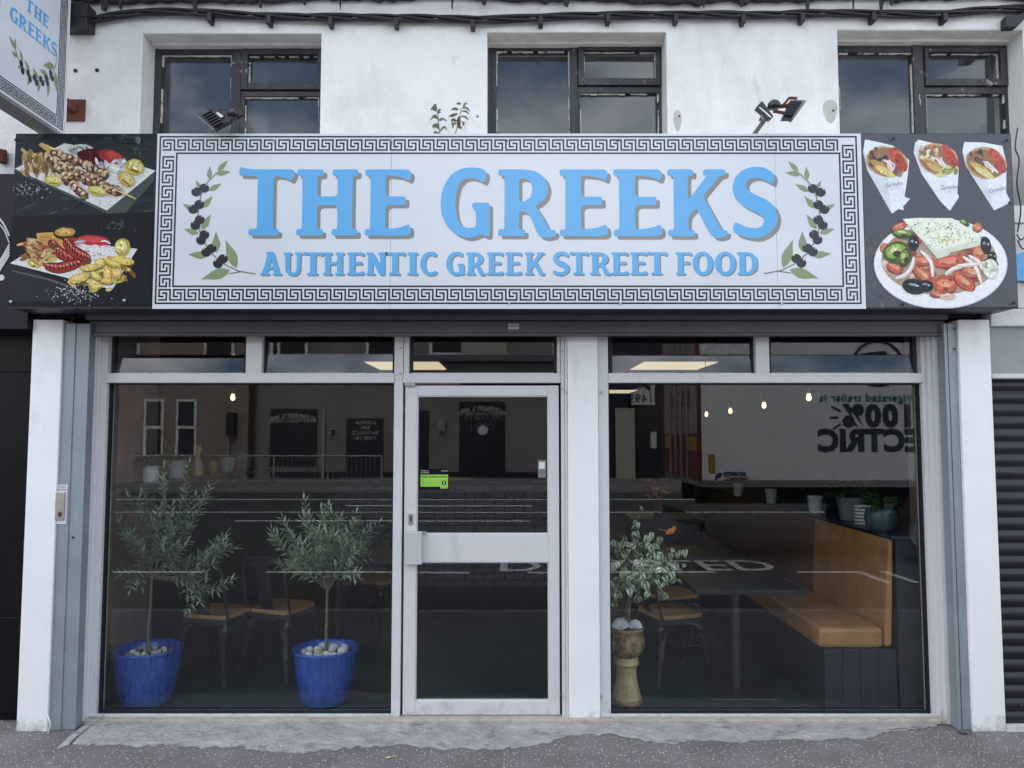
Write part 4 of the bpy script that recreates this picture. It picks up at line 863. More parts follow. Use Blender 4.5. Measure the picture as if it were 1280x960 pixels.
for k in range(70):
    x, y = random.gauss(170, 55), random.gauss(325, 22); pr.blob(x, y, random.uniform(1.5, 4), random.uniform(1.5, 3), (190, 192, 190), n=6)
for k in range(18): pr.blob(random.gauss(740, 20), random.gauss(120, 22), 7, 4, (60, 90, 70), random.uniform(0, 180), n=8)
pr.blob(690, 62, 55, 22, (58, 62, 66)); pr.blob(690, 66, 30, 14, (36, 40, 44)); pr.blob(732, 66, 14, 18, (112, 110, 104))
# lower dish
pr.poly([(30, 462), (800, 440), (790, 920), (22, 918)], (28, 31, 36))
pr.poly([(44, 704), (160, 735), (480, 890), (40, 900)], (44, 48, 52)); pr.curve([(60, 740), (300, 800), (500, 885)], 5, (86, 92, 92))
pr.poly([(45, 702), (150, 642), (400, 600), (716, 630), (582, 838)], (218, 219, 216))
for k in range(16): pr.blob(random.uniform(140, 260), random.uniform(590, 680), random.uniform(20, 40), random.uniform(10, 18), random.choice([(205, 160, 86), (180, 130, 66), (222, 186, 120), (150, 100, 52)]), random.uniform(-30, 60))
pr.poly([(192, 548), (292, 543), (262, 650), (205, 640)], (206, 164, 92)); pr.poly([(205, 560), (280, 556), (255, 620), (212, 625)], (186, 140, 74)); pr.poly([(280, 545), (345, 600), (360, 660), (290, 640)], (196, 150, 84))
pr.blob(340, 548, 58, 34, (70, 58, 36)); pr.blob(342, 543, 48, 24, (200, 152, 62)); pr.blob(336, 538, 30, 10, (222, 184, 100))
pr.blob(490, 588, 92, 26, (200, 48, 38), 5); pr.blob(480, 582, 70, 13, (222, 76, 56), 5); pr.blob(380, 590, 40, 18, (150, 40, 34))
for k in range(22):
    x, y = random.uniform(390, 570), random.uniform(595, 665); pr.curve([(x - 26, y + random.uniform(-8, 8)), (x, y - random.uniform(4, 16)), (x + 26, y + random.uniform(-8, 8))], 4, random.choice([(206, 190, 198), (176, 140, 156), (228, 222, 224)]))
for path in ([(265, 582), (290, 630), (345, 668), (450, 698)], [(340, 585), (375, 632), (420, 660), (468, 682)], [(235, 716), (300, 728), (360, 716), (420, 700)]):
    pr.curve(path, 29, (84, 30, 28)); pr.curve(path, 24, (150, 52, 42)); pr.curve([(x - 3, y - 8) for x, y in path], 8, (190, 92, 72))
    for k in range(len(path) - 1):
        for t in (0.1, 0.4, 0.7):
            x = path[k][0] + (path[k + 1][0] - path[k][0]) * t; y = path[k][1] + (path[k + 1][1] - path[k][1]) * t; pr.blob(x, y, 15, 4, (62, 22, 22), random.uniform(40, 120)); pr.blob(x + 6, y - 8, 7, 3, (228, 160, 140), random.uniform(0, 90))
pr.blob(640, 622, 42, 46, (182, 164, 62), 20, 0.05); pr.blob(632, 618, 30, 34, (214, 204, 130), 20, 0.05)
for (x, y, rx, ry) in ((188, 698, 42, 30), (262, 678, 36, 20)): pr.blob(x, y, rx, ry, (196, 172, 66)); pr.blob(x, y - 3, rx * .7, ry * .6, (220, 206, 122))
for k in range(70):
    x, y = random.gauss(545, 62), random.gauss(752, 34); pr.blob(x, y, random.uniform(14, 34), random.uniform(7, 13), random.choice([(196, 162, 62), (150, 116, 44), (216, 188, 96), (112, 84, 36), (226, 204, 120)]), random.uniform(-60, 60))
for k in range(40):
    x, y = random.gauss(200, 45), random.gauss(640, 26); pr.blob(x, y, random.uniform(12, 30), random.uniform(5, 10), random.choice([(190, 140, 74), (140, 92, 48), (214, 176, 108), (96, 66, 40), (176, 70, 52)]), random.uniform(-60, 60))
for (x, y, rx, ry, ro) in ((412, 778, 55, 26, -15), (492, 812, 30, 42, 15), (560, 760, 22, 44, 5), (525, 700, 26, 24, 0), (640, 690, 60, 22, 10), (470, 725, 52, 17, -5), (610, 755, 24, 34, 0), (555, 795, 36, 14, 5), (590, 705, 44, 16, 20), (500, 768, 32, 20, 40)):
    pr.blob(x, y + 6, rx, ry, (120, 92, 34), ro, 0.06); pr.blob(x, y, rx, ry, (206, 176, 66), ro, 0.08); pr.blob(x - 3, y - 4, rx * .7, ry * .55, (228, 204, 108), ro, 0.08)
for k in range(130):
    x, y = random.gauss(400, 75), random.gauss(850, 28); pr.blob(x, y, random.uniform(1.5, 4.5), random.uniform(1.5, 3.5), (205, 206, 204), n=6)
for k in range(24): pr.blob(random.gauss(620, 40), random.gauss(510, 14), 8, 4, (66, 76, 72), random.uniform(0, 180), n=8)
pr.done('food_photo', PHOTO[0], 'food_print_dark')
# right panel
pr = Print(lambda x, y, d: sgn(1070 + x / 4.0, 160 + y / 4.0, d))
pr.poly([(32, 28), (784, 28), (806, 904), (46, 904)], (74, 77, 84))
for k in range(60): pr.blob(random.gauss(90, 40), random.gauss(720, 110), random.uniform(4, 16), random.uniform(3, 8), random.choice([(88, 88, 90), (96, 96, 96), (64, 66, 70)]), random.uniform(0, 180), n=8)
cones = [([(50, 58), (110, 70), (190, 90), (270, 165), (262, 240), (244, 350), (272, 360), (250, 385), (236, 400), (240, 418), (212, 412), (180, 436), (60, 215), (40, 120)], (158, 172), 1),
         ([(318, 60), (400, 80), (500, 120), (516, 210), (508, 330), (516, 352), (470, 422), (420, 370), (330, 232), (292, 125), (300, 75)], (415, 160), 2),
         ([(545, 72), (640, 74), (735, 92), (755, 180), (752, 330), (775, 380), (745, 395), (690, 420), (552, 195), (535, 120)], (652, 180), 3)]
for (cn_, (cx, cy), kind) in cones:
    pr.poly(cn_, (222, 228, 232)); pr.poly([cn_[-1], (cx, cy + 70), cn_[-3], cn_[-2]], (206, 213, 220))
    pr.blob(cx, cy, 106, 80, (196, 152, 100), 15, 0.04); pr.blob(cx, cy + 2, 96, 70, (150, 100, 62), 15, 0.05)
    for k in range(14):
        x, y = cx - 45 + random.uniform(-38, 40), cy - 32 + random.uniform(-30, 30); pr.blob(x, y, random.uniform(10, 24), random.uniform(8, 16), random.choice([(112, 78, 58), (82, 56, 44), (150, 112, 82), (66, 46, 40)] if kind != 2 else [(196, 172, 140), (222, 208, 186), (150, 112, 70), (112, 80, 52)]), random.uniform(0, 180))
    for k in range(3): pr.blob(cx + 50 + k * 10, cy - 28 + k * 16, 24, 52, [(206, 62, 46), (222, 84, 60), (190, 48, 40)][k], -28, 0.05)
    for k in range(4): pr.blob(cx + 8 + k * 8 - 40, cy + 20 + k * 10, 58, 15, random.choice([(206, 170, 84), (222, 192, 112), (190, 148, 66)]), 30, 0.06)
    for k in range(5): pr.curve([(cx + random.uniform(-30, 20), cy - 10), (cx + random.uniform(0, 40), cy + 15), (cx + random.uniform(20, 70), cy + 50)], 4, (226, 208, 212))
    if kind == 2:
        for k in range(16): pr.blob(cx + random.uniform(0, 95), cy + random.uniform(35, 85), random.uniform(8, 20), random.uniform(6, 12), random.choice([(150, 170, 72), (196, 206, 120), (112, 140, 52)]), random.uniform(0, 180))
# plate of salad
pr.blob(420, 688, 334, 226, (214, 218, 222), 0, 0.0, 48, 0); pr.blob(418, 684, 330, 222, (232, 234, 235), 0, 0.0, 48, 0); pr.blob(412, 668, 288, 178, (176, 150, 128), 0, 0.01, 40, 0)
for k in range(60):
    a = random.uniform(0, 6.28); r = math.sqrt(random.random()); x, y = 412 + 265 * r * math.cos(a), 672 + 160 * r * math.sin(a)
    pr.blob(x, y, random.uniform(18, 42), random.uniform(12, 26), random.choice([(196, 92, 66), (178, 72, 52), (206, 116, 84), (150, 78, 56), (120, 70, 50), (214, 196, 186), (140, 92, 70)]), random.uniform(0, 180), 0.1)
for (x, y, rx, ry, ro) in ((140, 606, 24, 26, 0), (190, 705, 44, 30, 20), (330, 672, 60, 26, 5), (460, 675, 80, 34, -8), (440, 790, 62, 52, 0), (535, 775, 66, 36, 40), (575, 730, 52, 32, 10), (330, 740, 70, 30, 40), (395, 838, 34, 18, 0), (604, 505, 24, 26, 0), (610, 630, 28, 44, 0), (215, 500, 40, 18, -20)):
    pr.blob(x, y + 4, rx, ry, (132, 52, 38), ro, 0.06); pr.blob(x, y, rx * .95, ry * .9, (204, 92, 62), ro, 0.08); pr.blob(x - 4, y - 5, rx * .6, ry * .35, (226, 134, 100), ro, 0.1); pr.blob(x + 8, y + 6, rx * .3, ry * .2, (226, 170, 120), ro)
for (x, y, rx, ry, ro) in ((235, 540, 60, 24, 5), (200, 632, 66, 58, 0), (240, 660, 28, 52, 15), (540, 486, 26, 14, 30)):
    pr.blob(x, y, rx, ry, (58, 84, 26), ro, 0.08); pr.blob(x - 4, y - 6, rx * .78, ry * .65, (122, 158, 52), ro, 0.1); pr.blob(x - 8, y - 12, rx * .4, ry * .25, (196, 214, 130), ro, 0.1); pr.blob(x + 6, y + 8, rx * .4, ry * .3, (40, 62, 20), ro, 0.1)
for path in ([(192, 762), (240, 745), (275, 700), (285, 655)], [(320, 625), (370, 680), (378, 755)], [(530, 655), (590, 700), (622, 790)], [(440, 745), (480, 715), (525, 705)], [(500, 700), (570, 694), (640, 684)], [(560, 650), (610, 680), (626, 720)]):
    pr.curve(path, 11, (206, 190, 178)); pr.curve([(x - 2, y - 3) for x, y in path], 6, (236, 228, 220))
for (x, y, rx, ry, ro) in ((285, 802, 62, 38, 10), (345, 800, 36, 30, 0), (645, 596, 26, 44, -15), (676, 655, 22, 28, 0), (285, 585, 26, 40, 0)):
    pr.blob(x, y, rx, ry, (26, 24, 30), ro, 0.05); pr.blob(x - 8, y - 10, rx * .35, ry * .16, (150, 150, 160), ro); pr.blob(x + 12, y - 4, rx * .2, ry * .12, (190, 190, 196), ro)
pr.blob(668, 715, 38, 50, (214, 216, 212), 0, 0.06); pr.blob(452, 852, 42, 16, (222, 200, 176))
pr.poly([(290, 530), (400, 620), (612, 560), (622, 550), (616, 598), (470, 632), (455, 648), (402, 664)], (208, 214, 196))
pr.poly([(230, 464), (300, 458), (478, 460), (622, 548), (600, 572), (400, 626), (290, 530)], (230, 234, 216))
for k in range(150):
    u, v = random.random(), random.random(); x = 240 + u * 250 + v * 130; y = 468 + v * 90 + u * 20 + (v * (1 - u)) * 60; pr.blob(x, y, random.uniform(2, 6), random.uniform(1.5, 4), random.choice([(150, 164, 110), (176, 184, 140), (122, 140, 84)]), random.uniform(0, 180), n=6)
for k in range(10): pr.blob(random.gauss(435, 22), random.gauss(568, 8), 9, 4, (214, 206, 92), random.uniform(-20, 20), n=8)
pr.done('food_photo', PHOTO[1])
for (x, y, ro) in ((1116, 233, -8), (1184, 237, -6), (1244, 240, -14)):
    c = sgn(x, y, 0.024); text_mesh('cone_print', 'Greeks', 0.034, M['trailer_blue'], facing_cam(c, R(ro)), PHOTO[1])
# fixing bolts
for (px, py, mt) in ((24, 176, 'bolt_black'), (13.5, 375.5, 'bolt_steel'), (155, 374.5, 'bolt_steel'), (1117, 174.5, 'bolt_black'), (1258, 176.5, 'bolt_black'), (1260.5, 256, 'bolt_black'), (1125.5, 382.5, 'bolt_black'), (1264.5, 381.5, 'bolt_black'), (482, 377.5, 'bolt_steel'), (635, 379.5, 'bolt_steel'), (774, 380.5, 'bolt_steel'), (976, 381.2, 'bolt_steel'), (338.5, 377, 'bolt_steel'), (345, 175.5, 'bolt_steel'), (491, 176.5, 'bolt_steel'), (635, 176, 'bolt_black'), (773.5, 176, 'bolt_black')):
    c = sgn(px, py, 0.0025); b = MB(); r = 0.0095 if (px < 180 or px > 1090) else 0.0065
    b.lathe([(0.0001, 0.006), (r * 0.6, 0.0052), (r, 0.0015), (r, 0)], n=12); b.v = [(c.x + p[0], c.y - p[2] - (0.012 if (px < 180 or px > 1090) else 0), c.z + p[1]) for p in b.v]; b.build('bolt', M[mt], sign)

# ================================================================== projecting sign (perpendicular to the wall)
PX = at(82, 150, -0.32).x
def psf(px, py):                       # photo position -> point of the plane x = PX
    d = ray(px, py); t = PX / d.x; return Vector((PX, CAM_Y + d.y * t, CAM_Z + d.z * t))
pz0 = psf(78, 167).z; py1 = -0.33; py0 = psf(0, 60).y - 0.10; pz1 = pz0 + 1.32
ps = root('projecting_sign', (PX, py1, pz0), 'white projecting box sign with blue lettering and olive branch above the left end', 'sign')
b = MB(); b.box(PX - 0.13, PX, py0, py1, pz0, pz1); b.build('sign_box', M['sign_white'], ps, bevel=0.004)
b = MB(); b.box(PX - 0.122, PX - 0.008, py0 + 0.01, py1 - 0.01, pz0 - 0.012, pz0 - 0.0005); b.build('bottom_tray', M['panel_grey'], ps)
b = MB(); b.box(PX - 0.135, PX + 0.004, py1 + 0.001, py1 + 0.012, pz0 - 0.01, pz1); b.build('edge_rim', M['white_vinyl'], ps, bevel=0.002)
W_ = py1 - py0; FM = Matrix.Translation((PX + 0.0015, py0, pz0)) @ Matrix.Rotation(R(90), 4, 'Z')
key_border(ps, 0.018, W_ - 0.018, 0.02, pz1 - pz0 - 0.02, 0.0062, 13, 24, 'key_border', M['sign_black'], FM)
def pword(chars, zc, cap, y_l, y_r):
    tot = sum(GLYPH[c][0] + 9 for c in chars) - 9; x = 0
    for c in chars:
        w0 = x / tot; w1 = (x + GLYPH[c][0]) / tot; x += GLYPH[c][0] + 9
        f = lambda u, v: Vector((PX + 0.001, y_l + (y_r - y_l) * (w0 + (w1 - w0) * u), zc + v * cap))
        letter(c, ps, f, M['sign_blue'], 0.0008, (1, 0, 0))
ga, gb_ = psf(12, 26), psf(71, 70); ha = psf(32, 12); hb = psf(60, 36)
cap_ = abs(psf(11, 8).z - psf(11, 26).z)
pword('GREEKS', (ga.z + gb_.z) / 2, cap_, ga.y, gb_.y); pword('THE', (ha.z + hb.z) / 2, cap_ * 0.95, ha.y, hb.y)
# branch: map the traced branch onto the face, turned so that it hangs from right to left
def pbr(px, py, dy):
    x, y = (px - 180) * 4.175, (py - 160) * 4.175
    A, B = psf(11.5, 44), psf(70.5, 88); k = (B.y - A.y) / 592
    return Vector((PX + dy + 0.0012, A.y + (y - 168) * k, A.z + (x - 446) * k * 1.15))
_n = M['sign_stem']
def branch_side():
    mb = MB(); pp = [pbr(*cp(*q), 0.0) for q in stem]
    for p, q in zip(pp[:-1], pp[1:]):
        d = (q - p).normalized(); nv = Vector((0, -d.z, d.y)) * 0.0028; mb.add([p - nv, q - nv, q + nv, p + nv], [(0, 1, 2, 3)])
    st = mb.build('olive_branch', M['sign_stem'], ps, fix=False)
    for (ba, ti, w_) in leaves:
        m2 = MB(); m2.poly([pbr(*cp(*q), 0.0004) for q in leaf_poly(ba, ti, w_)]); m2.build('leaf', M['sign_green'], st, fix=False)
    for k, (ox, oy) in enumerate(olives):
        m2 = MB(); m2.poly([pbr(*cp(ox + 24 * math.cos(a), oy + 22 * math.sin(a)), 0.0008 + 0.0002 * (k % 2)) for a in [2 * math.pi * j / 14 for j in range(14)]]); m2.build('olive', M['sign_olive'], st, fix=False)
branch_side()
c = at(94, 138, YW - 0.006); b = MB(); b.box(c.x - 0.065, c.x + 0.062, YW - 0.012, YW - 0.001, c.z - 0.068, c.z + 0.068); wp = b.build('wall_plate', M['rust'], ps, bevel=0.002)
b = MB(); b.bar((c.x - 0.01, YW - 0.012, c.z + 0.01), (PX - 0.06, py1 + 0.0125, c.z + 0.02), 0.05, 0.05); b.build('bracket_arm', M['rust'], ps)

# ================================================================== fittings on the facade
def pxpoly(mb, pts, y, th): mb.prism([at(px, py, y) for (px, py) in pts], (0, th, 0))
cq = lambda ox, oy, s: (lambda x, y: (ox + x / s, oy + y / s))
FY = -0.50
def fins(parent, quad, y, n, name='cooling_fin'):
    """ribs across a four cornered px outline: a-b top edge, d-c bottom edge"""
    a, b_, c, d = quad
    for k in range(n):
        t = (k + 0.5) / n
        p = (a[0] + (d[0] - a[0]) * t, a[1] + (d[1] - a[1]) * t); q = (b_[0] + (c[0] - b_[0]) * t, b_[1] + (c[1] - b_[1]) * t)
        m = MB(); m.bar(at(*p, y), at(*q, y), 0.006, 0.022, ref=(0, 1, 0)); m.build(name, M['floodlight_black'], parent)
# left lamp
g = cq(240, 120, 14.22)
fl = root('floodlight', at(300, 163, FY), 'black finned floodlight tilted down over the T of the sign', 'floodlight', 'floodlights over the sign')
m = MB(); pxpoly(m, [g(115, 335), (g(420, 235)), g(690, 430), g(400, 595)], FY - 0.02, 0.035); hd = m.build('lamp_head', M['floodlight_black'], fl, bevel=0.004)
m = MB(); pxpoly(m, [g(110, 345), g(395, 585), g(385, 612), g(105, 368)], FY - 0.026, 0.05); m.build('lamp_rim', M['arm_grey'], hd)
fins(hd, (g(180, 330), g(330, 250), g(560, 480), g(400, 560)), FY - 0.030, 6)
m = MB(); pxpoly(m, [g(420, 300), g(455, 282), g(560, 355), g(515, 385)], FY - 0.034, 0.006); m.build('rating_label', M['white_vinyl'], hd)
m = MB(); c = at(*g(745, 330), FY); m.lathe([(0.0001, 0.034), (0.02, 0.031), (0.034, 0.016), (0.038, -0.008), (0.03, -0.014), (0.0001, -0.016)], c, 16); m.build('motion_sensor', M['floodlight_black'], fl)
m = MB(); m.bar(at(*g(500, 290), FY), at(*g(720, 320), FY), 0.02, 0.03); m.bar(at(*g(600, 420), FY), at(*g(900, 300), FY), 0.03, 0.03); m.bar(at(*g(255, 235), FY - 0.01), at(*g(500, 245), FY - 0.01), 0.006, 0.012); m.build('bracket', M['floodlight_black'], fl)
m = MB(); m.bar(at(*g(850, 390), FY + 0.01), at(*g(1120, 700), FY + 0.16), 0.028, 0.012, ref=(0, 1, 0)); m.build('support_arm', M['arm_grey'], fl)
# right lamps
g = cq(930, 110, 12.8)
fl = root('floodlight', at(944, 163, FY), 'pair of small black floodlights on one bent arm above the letter S', 'floodlight', 'floodlights over the sign')
m = MB(); pxpoly(m, [g(740, 195), g(990, 195), g(790, 495), g(615, 490)], FY - 0.02, 0.035); hd = m.build('lamp_head', M['floodlight_black'], fl, bevel=0.004)
fins(hd, (g(750, 215), g(930, 225), g(770, 450), g(650, 440)), FY - 0.032, 7)
m = MB(); pxpoly(m, [g(945, 190), g(1000, 205), g(795, 497), g(765, 485)], FY - 0.028, 0.05); m.build('lamp_rim', M['arm_grey'], hd)
m = MB(); pxpoly(m, [g(205, 295), g(290, 205), g(475, 455), g(430, 485)], FY - 0.02, 0.05); h2 = m.build('lamp_head', M['floodlight_black'], fl, bevel=0.004)
m = MB(); pxpoly(m, [g(235, 305), g(262, 305), g(440, 460), g(418, 470)], FY - 0.024, 0.004); m.build('lamp_lens', M['lamp_glass'], h2)
m = MB(); c = at(*g(480, 290), FY); m.lathe([(0.0001, 0.034), (0.02, 0.031), (0.034, 0.016), (0.038, -0.008), (0.03, -0.014), (0.0001, -0.016)], c, 16); m.build('motion_sensor', M['floodlight_black'], fl)
m = MB()
m.bar(at(*g(540, 300), FY), at(*g(720, 280), FY), 0.018, 0.018); m.bar(at(*g(630, 270), FY - 0.01), at(*g(725, 160), FY - 0.01), 0.010, 0.014); m.bar(at(*g(725, 160), FY - 0.01), at(*g(850, 165), FY - 0.01), 0.010, 0.014); m.bar(at(*g(470, 370), FY), at(*g(640, 400), FY), 0.014, 0.014)
m.build('bracket', M['rust'], fl)
m = MB(); m.bar(at(*g(380, 440), FY + 0.005), at(*g(160, 745), FY + 0.16), 0.024, 0.012, ref=(0, 1, 0)); m.bar(at(*g(310, 400), FY), at(*g(255, 520), FY), 0.010, 0.014); m.bar(at(*g(250, 515), FY), at(*g(310, 510), FY), 0.010, 0.012); m.build('support_arm', M['arm_grey'], fl)

# twisted cable bundle under the eaves
cb = root('cable_bundle', at(640, 20, YW - 0.04), 'twisted black cable bundle clipped along the wall under the eaves', 'cable')
path = [(80, 27), (112, 25), (150, 19), (185, 15), (230, 14.5), (290, 18), (340, 20.5), (400, 21.5), (470, 22), (540, 23), (600, 24.5), (640, 23.5), (700, 20.5), (760, 19), (830, 18.5), (900, 18.5), (960, 18.5), (1020, 16.5), (1090, 17), (1150, 18), (1185, 17), (1230, 12.5), (1290, 10), (1340, 10)]
pts = [at(px, py, YW - 0.035) for px, py in path]
def catmull(P, k=8):
    Q = []
    for i in range(len(P) - 1):
        p0, p1, p2, p3 = P[max(i - 1, 0)], P[i], P[i + 1], P[min(i + 2, len(P) - 1)]
        for j in range(k):
            t = j / k; Q.append(0.5 * ((2 * p1) + (-p0 + p2) * t + (2 * p0 - 5 * p1 + 4 * p2 - p3) * t * t + (-p0 + 3 * p1 - 3 * p2 + p3) * t ** 3))
    Q.append(P[-1]); return Q
sm = catmull(pts, 8)
for k in range(4):
    m = MB(); L = []
    acc = 0
    for i, p in enumerate(sm):
        if i: acc += (sm[i] - sm[i - 1]).length
        a = acc * 5.2 + k * math.pi / 2 + 0.4 * math.sin(acc * 3)
        L.append(p + Vector((0, math.cos(a) * 0.013, math.sin(a) * 0.016)))
    m.tube(L, [0.0115, 0.009, 0.010, 0.0085][k], 7); m.build('cable', M['cable_black'], cb)
for px, py in ((262, 22), (336, 25), (413, 27), (495, 28), (591, 30), (676, 26), (760, 23), (845, 23), (929, 24), (1003, 22), (1092, 21.5), (1181, 22)):
    c = at(px, py, YW - 0.05); m = MB(); m.box(c.x - 0.014, c.x + 0.014, YW - 0.062, YW - 0.002, c.z - 0.026, c.z + 0.028); m.build('clip', M['cable_black'], cb, bevel=0.004)
m = MB(); c = at(100, 24, YW - 0.05); m.box(c.x - 0.09, c.x + 0.07, YW - 0.10, YW - 0.001, c.z - 0.075, c.z + 0.075); m.box(c.x - 0.10, c.x + 0.075, YW - 0.104, YW - 0.0995, c.z - 0.012, c.z + 0.0); m.build('junction_box', M['cable_black'], cb, bevel=0.005)
m = MB(); pxpoly(m, [(1258, 20), (1275, 18), (1290, 8), (1290, 14), (1272, 33), (1258, 33)], YW - 0.06, 0.055); m.build('wall_hook', M['cable_black'], cb)

# weeds growing from the top of the sign
def sprig(base, pts, leaf_ls, seed, label):
    random.seed(seed); r_ = root('wall_weed', at(*base, -0.30), label, 'weed', 'weeds on top of the sign')
    P = catmull([at(px, py, -0.30) for px, py in pts], 4); m = MB(); m.tube(P, 0.003, 5); m.build('stem', M['leaf_weed'], r_)
    for (a, mid, e) in leaf_ls:
        A, Mi, E_ = [at(px, py, -0.30 + random.uniform(-0.03, 0.03)) for px, py in (a, mid, e)]; A.y = -0.30
        C = catmull([A, Mi, E_], 4); m = MB(); vs = []
        for i, p in enumerate(C):
            t = i / (len(C) - 1); w_ = 0.0085 * math.sin(math.pi * min(1, 0.15 + t * 0.85)) ** 0.8; d = (C[min(i + 1, len(C) - 1)] - C[max(0, i - 1)]).normalized(); nv = Vector((-d.z, 0.35, d.x)).normalized() * w_
            vs += [p - nv, p + nv]
        m.add(vs, [(2 * i, 2 * i + 1, 2 * i + 3, 2 * i + 2) for i in range(len(C) - 1)], True); m.build('leaf', M['leaf_weed'], r_, fix=False)
    return r_
q = cq(530, 115, 17.45)
s1 = sprig((549, 168), [q(350, 950), q(330, 780), q(310, 600), q(300, 480), q(250, 330)], [(q(*a), q(*b_), q(*c_)) for a, b_, c_ in (((265, 360), (245, 290), (205, 285)), ((265, 370), (215, 330), (175, 335)), ((270, 430), (200, 370), (135, 390)), ((300, 410), (340, 380), (365, 410)), ((300, 500), (345, 450), (320, 440)), ((295, 590), (230, 520), (140, 610)), ((320, 650), (400, 580), (505, 640)), ((325, 720), (230, 720), (180, 780)), ((330, 780), (240, 730), (215, 810)), ((345, 830), (440, 760), (500, 840)), ((330, 900), (250, 880), (215, 910)), ((310, 560), (260, 560), (205, 560)), ((340, 640), (370, 610), (400, 600)))], 1, 'shorter weed sprig with grey green leaves on top of the sign')
s2 = sprig((570, 168), [q(670, 930), q(720, 780), q(750, 640), q(790, 480), q(820, 350)], [(q(*a), q(*b_), q(*c_)) for a, b_, c_ in (((800, 320), (760, 250), (690, 270)), ((860, 330), (890, 260), (955, 255)), ((840, 350), (930, 350), (1005, 430)), ((750, 400), (670, 365), (585, 400)), ((830, 420), (910, 420), (990, 490)), ((740, 520), (620, 510), (530, 550)), ((800, 530), (890, 540), (975, 620)), ((700, 600), (630, 600), (600, 680)), ((810, 630), (860, 670), (850, 740)), ((700, 690), (630, 700), (640, 800)), ((760, 740), (800, 770), (770, 810)))], 2, 'taller weed sprig with drooping leaves and brown seed head on top of the sign')
m = MB(); random.seed(4)
for k in range(26):
    a = q(random.gauss(752, 22), random.uniform(560, 760)); m.obox(at(*a, -0.30 + random.uniform(-0.012, 0.012)), (1, random.uniform(-1, 1), random.uniform(-1, 1)), (0, 1, 0.3), (0.2, 0.1, 1), 0.006, 0.005, 0.008)
m.build('seed_head', M['weed_seed'], s2)

# small litter on the pavement
def scrap(px, py, w_, h_, rz, mt, name, label, cat):
    c = gr(px, py, 0.004); m = MB(); n_ = 10; pts_ = []
    for k in range(n_):
        a = 2 * math.pi * k / n_; pts_.append((w_ * math.cos(a) * random.uniform(0.7, 1), h_ * math.sin(a) * random.uniform(0.6, 1)))
    vs = [(0, 0, 0.006)] + [(x * math.cos(rz) - y * math.sin(rz), x * math.sin(rz) + y * math.cos(rz), random.uniform(0.0, 0.008)) for x, y in pts_]
    m.add([(c.x + x, c.y + y, c.z + z) for x, y, z in vs], [(0, 1 + k, 1 + (k + 1) % n_) for k in range(n_)], True); return tag(m.build(name, M[mt], fix=False), label, cat)
random.seed(14)
scrap(488, 947, 0.036, 0.011, 0.25, 'jar_cream', 'dead_leaf', 'small curled dead leaf lying on the pavement left of the door', 'leaf')
scrap(352, 934, 0.012, 0.008, 0.8, 'far_white', 'paper_scrap', 'tiny white paper scrap at the edge of the concrete strip', 'litter')
scrap(1114, 911, 0.12, 0.02, 0.0, 'threshold_stone', 'mortar_patch', 'pale flat mortar patch on the pavement near the right jamb', 'mortar patch')
scrap(1206, 917, 0.045, 0.016, -0.2, 'soil', 'dirt_clump', 'dark clump of dirt at the foot of the right column', 'dirt')

# ================================================================== neighbours
nb = root('neighbour_shopfront', (-4.2, 0, 0), 'black neighbouring shopfront with dark fascia left of the white column', 'building')
xr = X(31, YW) - 0.004
m = MB(); zt_, zb_ = Z(217, -0.22), Z(384, -0.22); m.box(-5.2, xr - 0.002, -0.22, -0.02, Z(412, -0.2), zt_); fa = m.build('fascia', M['neighbour_navy'], nb, bevel=0.004)
for k, (pa, pb, rr) in enumerate((((0, 274), (12, 295), 0.006), ((0, 281), (12, 304), 0.004))):
    pts_ = [at(px, py, -0.223) for px, py in ((-14, 268 + k * 7), (-6, 270 + k * 7), pa, (6, pa[1] + 8), pb)]
    m = MB(); m.tube(catmull(pts_, 4), rr, 6); m.build('fascia_print', M['white_vinyl'], fa)
for k in range(5):
    m = MB(); m.bar(at(-6, 336 + k * 3, -0.223), at(12, 305 + k * 3.4, -0.223), 0.003, 0.006); m.build('fascia_print', M['white_vinyl'], fa)
m = MB(); c = at(1, 347, -0.223); m.prism([c + Vector((0.022 * math.cos(a), 0, 0.018 * math.sin(a))) for a in [2 * math.pi * k / 14 for k in range(14)]], (0, 0.003, 0)); m.build('fascia_print', M['white_vinyl'], fa)
m = MB(); m.box(-5.2, xr, 0.0, 0.25, 0.0, 0.05); m.box(-5.2, -5.0, -0.05, 0.1, 0.05, 2.3); m.box(xr - 0.06, xr, -0.05, 0.06, 0.05, 2.35); m.box(-5.0, xr - 0.06, -0.03, 0.06, 0.051, 0.62); m.build('shop_frame', M['neighbour_black'], nb, bevel=0.003)
m = MB(); m.box(-5.0, xr - 0.06, 0.0, 0.006, 0.62, 2.3); m.build('pane', M['neighbour_black'], nb)
m = MB(); m.box(-5.2, xr, 1.2, 1.25, 0, 2.6); m.box(-5.2, xr, 0.1, 1.2, 2.3, 2.6); m.build('interior', M['interior_dark'], nb)
m = MB(); m.box(-5.2, xr, YW + 0.001, 0.1, zt_ + 0.001, ZB - 0.001); m.build('wall', M['wall_paint'], nb); m = MB(); m.box(-5.2, xr, -0.015, 0.1, 2.12, zt_); m.build('head_panel', M['neighbour_black'], nb)
m = MB(); m.tube([at(2, 188, YW - 0.03), at(2, 203, YW - 0.03)], 0.03, 10); m.build('pipe_stub', M['rust'], nb)

